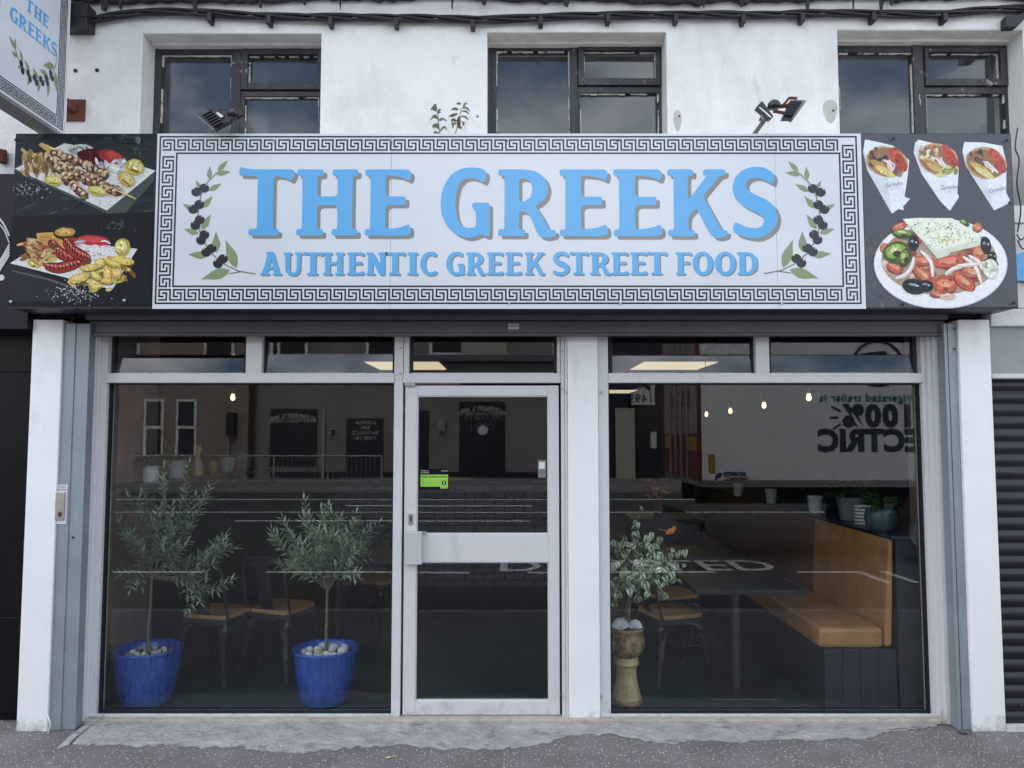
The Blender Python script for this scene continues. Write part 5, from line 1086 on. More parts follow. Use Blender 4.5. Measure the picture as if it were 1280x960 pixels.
ns = root('neighbour_unit', (4.3, 0, 0), 'white stone neighbouring unit with black slatted shutter right of the shop', 'building')
xl = X(1247, YW) + 0.004; zs_ = Z(386, YW)
random.seed(8)
zc = zs_; row = 0
while zc < ZB - 0.01:
    h = min(random.uniform(0.15, 0.2), ZB - zc); x = xl - (0.12 if row % 2 else 0.0)
    while x < 5.5:
        ww = random.uniform(0.24, 0.42); x2 = min(x + ww, 5.6); m = MB(); dy = random.uniform(0, 0.012)
        m.box(max(x, xl) + 0.003, x2 - 0.003, YW - dy, YW + 0.10, zc + 0.003, zc + h - 0.003)
        if x2 - max(x, xl) > 0.03: m.build('stone', M['stone_white'], ns, bevel=0.006)
        x = x2
    zc += h; row += 1
m = MB(); m.box(xl, 5.6, YW + 0.02, 0.15, zs_, ZB - 0.001); m.build('wall_core', M['wall_soffit'], ns)
z1, z2, z3, z4 = Z(408, YW), Z(467, YW), Z(473, YW), 0.03
m = MB(); m.box(xl, 5.6, YW - 0.01, 0.1, z1, zs_ - 0.001); m.build('concrete_ledge', M['stone_white'], ns, bevel=0.006)
m = MB(); m.box(xl, 5.6, YW + 0.02, 0.1, z2, z1 - 0.001); m.build('cover_panel', M['panel_grey'], ns)
m = MB(); m.box(xl, 5.6, YW + 0.0, 0.1, z3, z2 - 0.001); m.build('drip_ledge', M['stone_white'], ns, bevel=0.004)
sh_ = 0.0755; k = 0; zc = z3 - 0.004
prof = MB()
me_slat = None
while zc > z4:
    if me_slat is None:
        m = MB(); n_ = 7; P = []
        for j in range(n_): t = j / (n_ - 1); P.append((YW + 0.05 - 0.014 * math.sin(math.pi * t), -(sh_ - 0.006) * t))
        vs = []
        for (yy, zz) in P: vs += [(xl, yy, zz), (5.6, yy, zz)]
        m.add(vs, [(2 * j, 2 * j + 1, 2 * j + 3, 2 * j + 2) for j in range(n_ - 1)], True)
        m.box(xl, 5.6, YW + 0.053, YW + 0.06, -sh_, 0); me_slat = m.mesh('slat', M['slat_black'], fix=False)
    o = link('slat', me_slat, ns); o.location = (0, 0, zc); zc -= sh_
m = MB(); m.box(xl, 5.6, YW + 0.0, 0.12, 0.0, 0.03); m.build('sill', M['stone_white'], ns)
m = MB(); pxpoly(m, [(1267, 318), (1290, 314), (1290, 352), (1269, 350)], YW - 0.03, 0.012); m.build('blue_sign_edge', M['sign_blue'], ns)
cbn = root('loose_cable', at(1275, 300, YW - 0.03), 'thin black cables hanging at the right end of the sign', 'cable')
for pl_ in ([(1272, 160), (1269, 185), (1274, 200), (1271, 230), (1276, 260), (1272, 290)], [(1271, 293), (1276, 300), (1281, 296)], [(1272, 300), (1277, 310), (1283, 312)]):
    m = MB(); m.tube(catmull([at(px, py, YW - 0.03) for px, py in pl_], 4), 0.004, 6); m.build('strand', M['cable_black'], cbn)

# ================================================================== plants in the windows
FZ = 0.014
def leaf_mesh(name, L, W, mt, n=5, droop=0.25, fold=0.25, power=0.8):
    m = MB(); vs = []
    for i in range(n + 1):
        t = i / n; w_ = W / 2 * math.sin(math.pi * (0.04 + 0.96 * t) ** power) if 0 < i < n else 0.0004
        z = -droop * L * t * t; vs += [(-w_, t * L, z + fold * w_), (0, t * L, z), (w_, t * L, z + fold * w_)]
    fs = []
    for i in range(n): a = 3 * i; fs += [(a, a + 1, a + 4, a + 3), (a + 1, a + 2, a + 5, a + 4)]
    m.add(vs, fs, True); return m.mesh(name, mt, fix=False)
def place_leaf(me, parent, p, direction, up=(0, 0, 1), s=1.0, name='leaf'):
    y = Vector(direction).normalized(); u = Vector(up)
    x = y.cross(u)
    if x.length < 1e-3: x = y.cross(Vector((1, 0, 0)))
    x.normalize(); z = x.cross(y)
    mt4 = Matrix((x, y, z)).transposed().to_4x4(); mt4.translation = p
    o = bpy.data.objects.new(name, me); COL.objects.link(o); o.parent = parent
    o.matrix_parent_inverse = PINV.get(parent.name, Matrix()); o.matrix_basis = mt4 @ Matrix.Scale(s, 4)
    return o
OLIVE = [leaf_mesh('leaf', 0.074, 0.0185, M['leaf_olive'], droop=0.12), leaf_mesh('leaf', 0.064, 0.017, M['leaf_olive'], droop=0.22), leaf_mesh('leaf', 0.056, 0.0155, M['leaf_olive'], droop=0.05)]
def olive_tree(trunk, twigs, yc, label, seed, nleaf=300):
    random.seed(seed)
    t = root('olive_tree', at(*trunk[0], yc), label, 'tree', 'olive trees in the left window')
    fork = at(*trunk[-1], yc)
    m = MB(); P = catmull([at(*p, yc) for p in trunk], 5); nP = len(P)
    m.tube(P, [0.0105 - 0.003 * i / nP for i in range(nP)], 8); m.build('trunk', M['bark'], t)
    tw = []
    br_ = MB()
    for (via, tip, dep) in twigs:
        A = fork; B = at(*via, yc + dep * 0.5); C = at(*tip, yc + dep)
        Q = catmull([A, B, C], 6); n = len(Q); br_.tube(Q, [0.0062 * (1 - 0.8 * i / n) + 0.0012 for i in range(n)], 5); tw.append((Q, 0.35))
        for s in range(5):                       # side shoots
            i0 = random.randint(n // 3, n - 3); d = (Q[-1] - Q[i0 - 1]).normalized()
            d2 = (d + Vector((random.uniform(-1, 1), random.uniform(-0.9, 0.9), random.uniform(-0.4, 0.8))) * 0.8).normalized()
            L = random.uniform(0.06, 0.16); S = catmull([Q[i0], Q[i0] + d2 * L * 0.5 + Vector((0, 0, 0.01)), Q[i0] + d2 * L + Vector((0, 0, 0.03))], 4)
            br_.tube(S, [0.0028 * (1 - 0.6 * i / len(S)) for i in range(len(S))], 4); tw.append((S, 0.05))
    br_.build('branches', M['bark'], t)
    spots = []
    for (Q, st) in tw:
        Ls = [0.0]
        for i in range(1, len(Q)): Ls.append(Ls[-1] + (Q[i] - Q[i - 1]).length)
        s = Ls[-1] * st; k = 0; phi = random.uniform(0, 3)
        while s < Ls[-1]:
            i = max(1, next((j for j in range(len(Ls)) if Ls[j] >= s), len(Ls) - 1)); f = (s - Ls[i - 1]) / max(1e-6, Ls[i] - Ls[i - 1]); p = Q[i - 1].lerp(Q[i], f); d = (Q[i] - Q[i - 1]).normalized()
            sd = d.orthogonal().normalized(); sd.rotate(Matrix.Rotation(phi, 3, d)); phi += 1.57
            for sg in (1, -1): spots.append((p, (d * random.uniform(0.55, 0.95) + sd * sg + Vector((0, 0, random.uniform(-0.15, 0.25)))).normalized()))
            s += random.uniform(0.016, 0.024)
        spots.append((Q[-1], (Q[-1] - Q[-2]).normalized() + Vector((0.1, 0, 0.1))))
    random.shuffle(spots)
    for (p, d) in spots[:nleaf]: place_leaf(random.choice(OLIVE), t, p, d, (random.uniform(-.4, .4), random.uniform(-.6, .1), 1), random.uniform(0.55, 1.2))
    if len(spots) > nleaf:
        m = MB()
        for (p, d) in spots[nleaf:]:
            d = Vector(d).normalized(); x = d.cross(Vector((random.uniform(-.4, .4), -0.3, 1))).normalized(); L = random.uniform(0.05, 0.07); w_ = 0.008
            m.add([p, p + d * L * 0.45 - x * w_, p + d * L, p + d * L * 0.45 + x * w_], [(0, 1, 2, 3)])
        tag(m.build('foliage', M['leaf_olive'], t, fix=False), kind='stuff')
    return t
tw1 = [((215, 690), (236, 580), 0.0), ((232, 668), (264, 606), -0.06), ((196, 690), (161, 622), -0.05), ((205, 672), (204, 602), -0.10), ((180, 705), (150, 655), 0.03), ((190, 690), (180, 610), 0.08), ((205, 700), (215, 632), -0.12),
       ((228, 715), (268, 705), -0.06), ((240, 724), (282, 668), -0.03), ((236, 727), (272, 738), -0.12), ((230, 724), (250, 752), -0.14), ((175, 712), (166, 722), -0.08), ((250, 700), (280, 690), 0.06), ((200, 690), (196, 640), -0.14), ((222, 680), (236, 628), 0.05), ((185, 700), (166, 680), -0.12), ((212, 705), (222, 690), -0.15)]
olive_tree([(184.5, 825), (185, 790), (187.5, 760), (189, 735), (190, 722)], tw1, 0.285, 'taller olive tree with a long side branch in the left blue pot', 101)
tw2 = [((372, 705), (341, 672), -0.06), ((378, 695), (358, 660), -0.1), ((395, 690), (380, 645), 0.0), ((408, 690), (402, 642), -0.05), ((415, 690), (420, 650), 0.08), ((425, 690), (445, 655), 0.02), ((430, 705), (466, 694), 0.03), ((428, 715), (446, 722), -0.12), ((385, 715), (352, 706), 0.05), ((395, 710), (372, 690), -0.14), ((412, 705), (414, 672), -0.15), ((425, 705), (440, 684), -0.1), ((404, 720), (396, 690), -0.13), ((390, 722), (372, 716), -0.08), ((418, 722), (432, 700), 0.09), ((404, 700), (392, 662), 0.1), ((436, 700), (462, 668), 0.08)]
olive_tree([(407.5, 820), (408, 790), (408.5, 765), (409, 745), (409.5, 738)], tw2, 0.285, 'compact round headed olive tree in the blue pot next to the door', 202)

def blue_pot(px, yc, label):
    c = at(px, 850, yc); c.z = FZ
    p = root('flower_pot', c, label, 'pot', 'blue glazed pots in the left window')
    rr = 0.207; H = 0.345
    def ripple(k, z): return 0.012 * math.sin(k * 2.399 * 5 + z * 9) * (0.35 + 0.65 * math.sin(k * 1.7) ** 2)
    m = MB(); m.lathe([(0.0001, 0.004), (0.142, 0.0), (0.152, 0.012), (0.163, 0.05), (0.180, 0.12), (0.195, 0.20), (rr * 0.985, 0.28), (rr * 0.985, H - 0.02)], c, 72, ripple=ripple)
    m.lathe([(rr * 0.995, H - 0.028), (rr * 1.02, H - 0.018), (rr * 1.02, H - 0.005), (rr, H), (rr - 0.016, H - 0.003), (rr - 0.026, H - 0.06)], c, 48); m.build('body', M['pot_blue'], p)
    m = MB(); m.lathe([(0.0001, H - 0.05), (rr - 0.024, H - 0.055)], c, 24); m.build('soil', M['soil'], p)
    return c, H, rr
def pebble_mesh(seed, mt):
    random.seed(seed); bm = bmesh.new(); bmesh.ops.create_icosphere(bm, subdivisions=2, radius=1)
    for v in bm.verts: v.co *= 1 + 0.12 * math.sin(3 * v.co.x + seed) + random.uniform(-0.03, 0.03)
    for f in bm.faces: f.smooth = True
    me = bpy.data.meshes.new('pebble'); bm.to_mesh(me); bm.free(); me.materials.append(mt); return me
PEB = [pebble_mesh(1, M['pebble']), pebble_mesh(2, M['pebble_pale']), pebble_mesh(3, M['pebble_brown']), pebble_mesh(4, M['pebble'])]
c1, H1, r1 = blue_pot(184, 0.285, 'blue glazed pot of dark pebbles nearest the left jamb')
c2, H2, r2 = blue_pot(407, 0.285, 'blue glazed pot of big white pebbles beside the door')
random.seed(77)
def pebbles(c, H, rr, n, big, label, group, kinds):
    put = []
    tries = 0
    while len(put) < n and tries < 4000:
        tries += 1
        a = random.uniform(0, 2 * math.pi); r = (rr - 0.06) * math.sqrt(random.random()); s = random.uniform(*big)
        x, y = r * math.cos(a), r * math.sin(a)
        if r < 0.025 or any(math.hypot(x - q[0], y - q[1]) < (s + q[2]) * 0.92 for q in put): continue
        put.append((x, y, s))
    for (x, y, s) in put:
        o = link('pebble', PEB[random.choice(kinds)]); o.location = (c.x + x, c.y + y, c.z + H - 0.030 + s * 0.45); o.scale = (s, s * random.uniform(0.75, 1), s * random.uniform(0.6, 0.8)); o.rotation_euler = (random.uniform(-.3, .3), random.uniform(-.3, .3), random.uniform(0, 6)); tag(o, label, 'pebble', group)
pebbles(c1, H1 - 0.028, r1, 30, (0.017, 0.030), 'small rounded pebble on the soil of the left blue pot', 'pebbles in the left pot', [0, 0, 1, 2])
pebbles(c2, H2 - 0.022, r2, 20, (0.026, 0.045), 'pale rounded pebble on the soil of the pot by the door', 'pebbles in the pot by the door', [1, 1, 0, 3])

# ornate jardiniere with a variegated fig
jc = at(783, 850, 0.26); jc.z = FZ
j = root('jardiniere', jc, 'ornate brown and cream jardiniere on a fluted pedestal by the pilaster', 'planter')
m = MB(); m.lathe([(0.0001, 0), (0.098, 0), (0.10, 0.018), (0.094, 0.035)], jc, 40); m.build('foot', M['jar_brown'], j)
m = MB(); m.lathe([(0.092, 0.035), (0.084, 0.07), (0.068, 0.14), (0.062, 0.20), (0.066, 0.235)], jc, 72, ripple=lambda k, z: 0.035 * (abs(math.sin(k * math.pi * 18 / 72)) - 0.5)); m.build('fluted_column', M['jar_cream'], j)
m = MB(); m.lathe([(0.066, 0.236), (0.080, 0.245), (0.083, 0.258), (0.074, 0.268), (0.078, 0.28), (0.070, 0.292)], jc, 40); m.build('collar', M['jar_cream'], j)
m = MB(); m.lathe([(0.070, 0.292), (0.095, 0.315), (0.112, 0.345)], jc, 72, ripple=lambda k, z: 0.03 * (abs(math.sin(k * math.pi * 16 / 72)) - 0.5)); m.lathe([(0.112, 0.345), (0.118, 0.38), (0.114, 0.42)], jc, 72, ripple=lambda k, z: 0.03 * math.sin(k * 1.3) * math.sin(z * 160)); m.build('bowl', M['jar_brown'], j)
m = MB(); m.lathe([(0.114, 0.42), (0.106, 0.445), (0.112, 0.452), (0.112, 0.462), (0.118, 0.468), (0.118, 0.478), (0.106, 0.478), (0.10, 0.45), (0.0001, 0.452)], jc, 48); m.build('rim', M['jar_brown'], j)
random.seed(9)
for k, (dx, dy, s, rz, lab) in enumerate(((-0.045, -0.05, 0.062, 0.2, 'large ribbed white scallop shell standing in the jardiniere'), (0.052, -0.045, 0.052, -0.4, 'plain pale pink shell at the right rim of the jardiniere'), (0.0, 0.055, 0.045, 0.1, 'small pale shell at the back of the jardiniere'))):
    m = MB(); n_ = 40; vs = [(0, 0, -0.2)]
    for i in range(n_ + 1):
        a = R(-75) + R(150) * i / n_; rr = 1.0 + (0.03 * math.cos(i * math.pi / 2) if k == 0 else 0); bulge = 0.06 * math.cos(i * math.pi / 2) if k == 0 else 0
        for t in (0.5, 1.0): vs.append((math.sin(a) * rr * t, -0.32 * math.sin(math.pi * t * 0.8) - bulge * t, -0.2 + math.cos(a) * rr * t * 1.25))
    fs = []
    for i in range(n_): b0 = 1 + 2 * i; fs += [(0, b0, b0 + 2), (b0, b0 + 1, b0 + 3, b0 + 2)]
    m.add(vs, fs, True); o = m.build('seashell', M['shell'], fix=False); o.scale = (s, s, s); o.location = (jc.x + dx, jc.y + dy, jc.z + 0.478); o.rotation_euler = (R(-18), 0, rz); tag(o, lab, 'shell')
    sl = o.modifiers.new('thick', 'SOLIDIFY'); sl.thickness = 0.06
fg = root('fig_tree', (jc.x, jc.y, jc.z + 0.45), 'variegated weeping fig with braided trunk in the ornate jardiniere', 'tree')
random.seed(303)
tr_ = MB(); z0 = jc.z + 0.45; ztop = at(788, 738, 0.26).z; 
for k in range(3):
    P = []
    for i in range(26):
        t = i / 25; a = t * 9 + k * 2.094; P.append(Vector((jc.x + 0.004 + 0.022 * t + 0.010 * math.cos(a), jc.y + 0.010 * math.sin(a), z0 + (ztop - z0) * t)))
    tr_.tube(P, 0.0085, 6)
tr_.build('trunk', M['bark'], fg)
FIG = [leaf_mesh('leaf', 0.062, 0.036, M['leaf_ficus'], droop=0.3, fold=0.35, power=0.75), leaf_mesh('leaf', 0.052, 0.030, M['leaf_ficus'], droop=0.15, fold=0.45, power=0.75)]
top = Vector((jc.x + 0.026, jc.y, ztop))
tips = [((800, 634), 0), ((796, 660), -0.06), ((780, 668), -0.08), ((769, 676), -0.02), ((762, 700), -0.05), ((762, 735), -0.05), ((815, 665), 0.05), ((826, 672), -0.06), ((842, 684), -0.05), ((858, 686), 0.0), ((855, 705), 0.04), ((838, 712), -0.1), ((828, 730), -0.1), ((815, 740), -0.12), ((790, 720), -0.14), ((776, 712), -0.13), ((806, 700), -0.14), ((772, 740), -0.08), ((800, 752), 0.02), ((845, 722), 0.05), ((800, 690), 0.12), ((780, 690), 0.12), ((820, 700), 0.12), ((832, 742), -0.03), ((784, 734), -0.15), ((822, 690), -0.14), ((764, 752), -0.02), ((806, 726), -0.16)]
bm_ = MB(); spots = []
for (tp, dep) in tips:
    C = at(*tp, 0.26 + dep); B = top.lerp(C, 0.5) + Vector((0, 0, 0.07)); Q = catmull([top, B, C], 7); n = len(Q)
    bm_.tube(Q, [0.0055 * (1 - 0.8 * i / n) + 0.001 for i in range(n)], 5)
    for i in range(n // 3, n):
        for _ in range(1 if i < n // 2 else 2): spots.append(Q[i] + Vector((random.uniform(-.012, .012), random.uniform(-.02, .02), random.uniform(-.01, .012))))
bm_.build('branches', M['bark'], fg)
random.shuffle(spots)
for p in spots[:290]:
    d = Vector((random.uniform(-1, 1), random.uniform(-1.0, 0.35), random.uniform(-1.5, -0.1))); place_leaf(random.choice(FIG), fg, p, d, (random.uniform(-.5, .5), random.uniform(-1.2, -0.2), 0.6), random.uniform(0.75, 1.1))
# toy bird on the fig
bp_ = at(838, 664, 0.22); bd = root('bird_ornament', bp_, 'small orange bird ornament perched on the fig leaves', 'ornament')
bmh = bmesh.new(); bmesh.ops.create_uvsphere(bmh, u_segments=14, v_segments=10, radius=1); 
for v in bmh.verts:
    x = v.co.x; v.co = Vector((x * 0.032, v.co.y * 0.018, v.co.z * 0.020 + 0.006 * x))
    if x < -0.3: v.co.z += 0.006 * x; v.co.y *= 0.6
for f in bmh.faces: f.smooth = True
me = bpy.data.meshes.new('body'); bmh.to_mesh(me); bmh.free(); me.materials.append(M['bird_orange']); me.transform(Matrix.Translation(bp_)); link('body', me, bd)
m = MB(); m.lathe([(0.0001, 0.015), (0.010, 0.011), (0.015, 0.0), (0.010, -0.011), (0.0001, -0.015)], bp_ + Vector((0.024, 0, 0.020)), 12); m.build('head', M['bird_orange'], bd)
m = MB(); m.tube([bp_ + Vector((0.036, 0, 0.020)), bp_ + Vector((0.050, 0, 0.018))], [0.004, 0.0005], 6); m.build('beak', M['soil'], bd)
m = MB(); m.hexa([bp_ + Vector(q_) for q_ in ((-0.028, -0.006, 0.0), (-0.028, 0.006, 0.0), (-0.075, 0.008, 0.010), (-0.075, -0.008, 0.010), (-0.028, -0.006, 0.006), (-0.028, 0.006, 0.006), (-0.075, 0.008, 0.014), (-0.075, -0.008, 0.014))]); m.build('tail', M['jar_brown'], bd)

# ================================================================== furniture
def make_chair(label, group):
    c = root('cafe_chair', (0, 0, 0), label, 'chair', group, world=False)
    sh, s = 0.445, 0.18
    m = MB(); n_ = 28; P = []                               # wooden seat pad: rounded square
    for k in range(n_):
        a = 2 * math.pi * k / n_; e = 0.32; P.append((s * math.copysign(abs(math.cos(a)) ** e, math.cos(a)), s * math.copysign(abs(math.sin(a)) ** e, math.sin(a)), sh))
    m.prism(P, (0, 0, 0.026)); m.build('seat', M['seat_wood'], c, bevel=0.006)
    m = MB(); m.prism([(x * 1.04, y * 1.04, sh - 0.030) for x, y, z in P], (0, 0, 0.029)); m.build('seat_frame', M['chair_metal'], c, bevel=0.004)
    for sx in (-1, 1):
        for sy in (-1, 1):
            m = MB(); a = Vector((sx * 0.165, sy * 0.165, sh - 0.02)); e = Vector((sx * 0.215, sy * 0.225, 0.0)); d1 = Vector((-sx * 0.055, 0, 0)); d2 = Vector((0, -sy * 0.055, 0))
            for dd in (d1, d2):                              # folded sheet leg: two tapering flanges
                th = (Vector((0, -sy, 0)) if dd is d1 else Vector((-sx, 0, 0))) * 0.004
                m.hexa([e, e + dd * 0.35, e + dd * 0.35 + th, e + th, a, a + dd, a + dd + th, a + th])
            m.build('leg', M['chair_metal'], c)
    for (ax, sg) in (('x', 1), ('x', -1), ('y', 1), ('y', -1)):     # arched aprons between the legs
        m = MB(); vs = []
        for k in range(13):
            t = k / 12 * 2 - 1; zt_ = sh - 0.03; zb_ = sh - 0.045 - 0.10 * abs(t) ** 3.2; u = t * 0.172; o_ = sg * 0.172 
            for z_, off in ((zt_, 0), (zb_, 0.012 * abs(t) ** 3)):
                vs.append((u, o_ + sg * off, z_) if ax == 'x' else (o_ + sg * off, u, z_))
        m.add(vs, [(2 * k, 2 * k + 1, 2 * k + 3, 2 * k + 2) for k in range(12)], True); o = m.build('apron', M['chair_metal'], c, fix=False); sl = o.modifiers.new('t', 'SOLIDIFY'); sl.thickness = 0.004
    # back: bent tube hoop, back of the chair at -y
    P = [Vector(q_) for q_ in ((-0.175, -0.15, sh - 0.01), (-0.180, -0.20, sh + 0.16), (-0.172, -0.235, sh + 0.33), (-0.12, -0.255, sh + 0.395), (0, -0.262, sh + 0.405), (0.12, -0.255, sh + 0.395), (0.172, -0.235, sh + 0.33), (0.180, -0.20, sh + 0.16), (0.175, -0.15, sh - 0.01))]
    m = MB(); m.tube(catmull(P, 6), 0.0105, 8); m.build('back_hoop', M['chair_metal'], c)
    m = MB(); m.hexa([(-0.05, -0.172, sh), (0.05, -0.172, sh), (0.05, -0.166, sh), (-0.05, -0.166, sh), (-0.062, -0.262, sh + 0.395), (0.062, -0.262, sh + 0.395), (0.062, -0.256, sh + 0.395), (-0.062, -0.256, sh + 0.395)]); m.build('back_splat', M['chair_metal'], c, bevel=0.002)
    return c
def copy_tree(o, parent=None):
    c = o.copy(); COL.objects.link(c); c.parent = parent
    for ch in list(o.children):
        k = copy_tree(ch, c); k.matrix_parent_inverse = ch.matrix_parent_inverse.copy()
    return c
CH = 'metal cafe chairs with wooden seats'
first = make_chair('metal chair with wooden seat between the blue pots, nearer the left pot', CH)
spots = [((272, 846), 0.0, -14, None, None), ((352, 838), 0.0, -20, 'metal chair with wooden seat between the blue pots, nearer the right pot', None),
         ((838, 846), 0.0, -72, 'metal chair with wooden seat right beside the ornate jardiniere', None), ((838, 815), 0, -68, 'farther metal chair behind the chair beside the jardiniere', None), ((472, 790), 0, 150, 'metal chair half hidden by the window post left of the door', None)]
for i, (pp, dz, rz, lab, _) in enumerate(spots):
    o = first if i == 0 else copy_tree(first); p = gr(*pp, FZ); o.location = (p.x, p.y, FZ); o.rotation_euler = (0, 0, R(rz))
    if lab: o['label'] = lab
def table(label, p, w_, d_, h=0.735, rz=0):
    t = root('cafe_table', (0, 0, 0), label, 'table', 'dark pedestal tables', world=False)
    m = MB(); m.box(-w_ / 2, w_ / 2, -d_ / 2, d_ / 2, h - 0.03, h); m.build('table_top', M['table_dark'], t, bevel=0.004)
    m = MB(); m.tube([(0, 0, 0.02), (0, 0, h - 0.03)], 0.036, 16); m.build('pedestal', M['chair_metal'], t)
    m = MB(); m.box(-0.21, 0.21, -0.19, 0.19, 0.0, 0.014); m.build('base_plate', M['chair_metal'], t, bevel=0.004)
    m = MB(); m.box(-0.18, 0.18, -0.02, 0.02, h - 0.045, h - 0.031); m.build('top_bracket', M['chair_metal'], t)
    t.location = (p.x, p.y, FZ); t.rotation_euler = (0, 0, R(rz)); return t
p = gr(921, 864, FZ); table('dark pedestal table in front of the tan bench near the glass', p, 0.70, 0.68)
table('second dark pedestal table farther along the tan bench', Vector((p.x, p.y + 1.25, 0)), 0.70, 0.68)
table('dark pedestal table behind the two chairs in the left window', Vector((-1.42, 1.55, 0)), 1.2, 0.68)

# tan booth bench along the right wall
bx0, bx1, bx2 = X(1024, 0.11, 800), X(1106, 0.11, 800), X(1120, 0.11, 740)
zsb, zst, zbk = Z(811, 0.11), Z(785, 0.11), Z(672, 0.11)
be = root('booth_bench', (bx1, 1.8, FZ), 'long tan leather booth bench running back along the right wall', 'bench')
for (y0, y1, lm) in ((0.11, 2.1, 'leather_tan'), (2.1, 4.4, 'leather_tan_shaded')):
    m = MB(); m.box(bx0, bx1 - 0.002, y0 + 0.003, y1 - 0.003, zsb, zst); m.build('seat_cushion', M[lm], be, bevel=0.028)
for (y0, y1, lm) in ((0.11, 1.27, 'leather_tan'), (1.27, 2.8, 'leather_tan_shaded'), (2.8, 4.4, 'leather_tan_shaded')):
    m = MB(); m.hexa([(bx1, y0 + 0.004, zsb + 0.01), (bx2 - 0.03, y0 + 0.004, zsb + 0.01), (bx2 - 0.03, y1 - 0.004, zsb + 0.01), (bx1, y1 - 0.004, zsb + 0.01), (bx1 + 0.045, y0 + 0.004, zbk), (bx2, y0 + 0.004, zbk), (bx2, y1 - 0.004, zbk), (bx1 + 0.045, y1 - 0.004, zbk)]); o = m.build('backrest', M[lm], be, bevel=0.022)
    if lm == 'leather_tan_shaded': o['label'] = 'dark brown leather backrest section'
m = MB(); m.box(bx0 + 0.03, bx2 - 0.004, 0.125, 4.38, FZ, zsb - 0.001); m.build('plinth', M['panel_dark'], be)
for k in range(4):
    xx = bx0 + 0.03 + k * (bx2 - bx0 - 0.04) / 4; m = MB(); m.box(xx + 0.0012, xx + (bx2 - bx0 - 0.04) / 4 - 0.0012, 0.112, 0.1245, FZ, zsb - 0.004); m.build('plinth_board', M['panel_dark'], be, bevel=0.002)
lg = root('ledge_cabinet', (2.75, 2, FZ), 'dark boxed ledge behind the bench carrying potted plants', 'cabinet')
zl = zbk + 0.012
m = MB(); m.box(bx2 + 0.002, IX1 - 0.002, 0.10, 4.4, FZ, zl - 0.024); m.build('carcass', M['panel_dark'], lg)
m = MB(); m.box(bx2 - 0.035, IX1 - 0.002, 0.085, 4.45, zl - 0.0235, zl); m.build('ledge_top', M['ledge_dark'], lg, bevel=0.003)

# pots on the right ledge and on the left partition
def pot(kind, c, r, h, mt, label, group, name='plant_pot'):
    p = root(name, c, label, 'pot', group)
    prof = {'taper': [(0.0001, 0), (r * 0.72, 0), (r * 0.76, 0.01), (r, h - 0.012), (r * 1.03, h - 0.01), (r * 1.03, h), (r * 0.92, h), (r * 0.88, h * 0.8)],
            'round': [(0.0001, 0), (r * 0.6, 0), (r * 0.85, h * 0.18), (r, h * 0.5), (r * 0.93, h * 0.85), (r * 0.84, h), (r * 0.76, h), (r * 0.8, h * 0.8)],
            'cyl': [(0.0001, 0), (r * 0.95, 0), (r, 0.008), (r, h), (r * 0.92, h), (r * 0.9, h * 0.8)]}[kind]
    m = MB(); m.lathe(prof, c, 28); m.build('body', mt, p)
    m = MB(); m.lathe([(0.0001, h * 0.86), (r * 0.9, h * 0.84)], c, 20); m.build('soil', M['soil'], p); return p
def bushy(c, r, n, L, W, label, seed, up=0.5):
    random.seed(seed); t = root('house_plant', c, label, 'plant', 'house plants on the ledges'); me = leaf_mesh('leaf', L, W, M['leaf_dark'], droop=0.5)
    st = MB()
    for k in range(n):
        a = random.uniform(0, 6.28); d = Vector((math.cos(a), math.sin(a), random.uniform(0.1, 1.3) * up * 2)).normalized(); p = Vector(c) + d * r * random.uniform(0.15, 0.9)
        place_leaf(me, t, p, d + Vector((0, 0, random.uniform(-0.7, 0.3))), (0, -0.4, 1), random.uniform(0.7, 1.15))
        if k % 3 == 0: st.tube([c, p], 0.003, 4)
    st.build('stems', M['leaf_dark'], t); return t
def on_ledge(px, py, z): return gr(px, py, z)
PG = 'pots along the ledge above the bench'
c = on_ledge(1101, 664, zl); pot('round', c, 0.100, 0.15, M['pot_teal'], 'round teal glazed pot nearest the window on the ledge', PG); bushy(c + Vector((0, 0, 0.14)), 0.12, 40, 0.085, 0.034, 'leafy trailing plant in the teal pot on the ledge', 51)
c = on_ledge(1079, 655, zl); pot('cyl', c, 0.058, 0.13, M['pot_white'], 'white and black patterned pot behind the teal pot', PG)
pk = [o for o in bpy.data.objects if o.get('label', '').startswith('white and black patterned')][0]
for k in range(5):
    m = MB(); m.lathe([(0.0590, 0.016 + k * 0.024), (0.0592, 0.018 + k * 0.024), (0.0592, 0.022 + k * 0.024), (0.0590, 0.024 + k * 0.024)], c, 24); m.build('pattern_band', M['frame_dark_seal'], pk)
c = on_ledge(1064, 650, zl); pot('taper', c, 0.10, 0.17, M['pot_grey'], 'tall grey tapered pot with drooping dark plant on the ledge', PG); bushy(c + Vector((0, 0, 0.16)), 0.17, 60, 0.13, 0.036, 'dark drooping plant in the grey pot on the ledge', 52)
c = on_ledge(1019.5, 641, zl); pot('taper', c, 0.062, 0.135, M['pot_white'], 'plain white tapered pot standing alone on the ledge', PG)
c = on_ledge(964, 629, zl); pot('taper', c, 0.055, 0.13, M['pot_white'], 'white zigzag pot third from the window on the ledge', PG)
c = on_ledge(923, 620, zl); pot('taper', c, 0.055, 0.13, M['pot_white'], 'white pot farthest back on the ledge', PG)
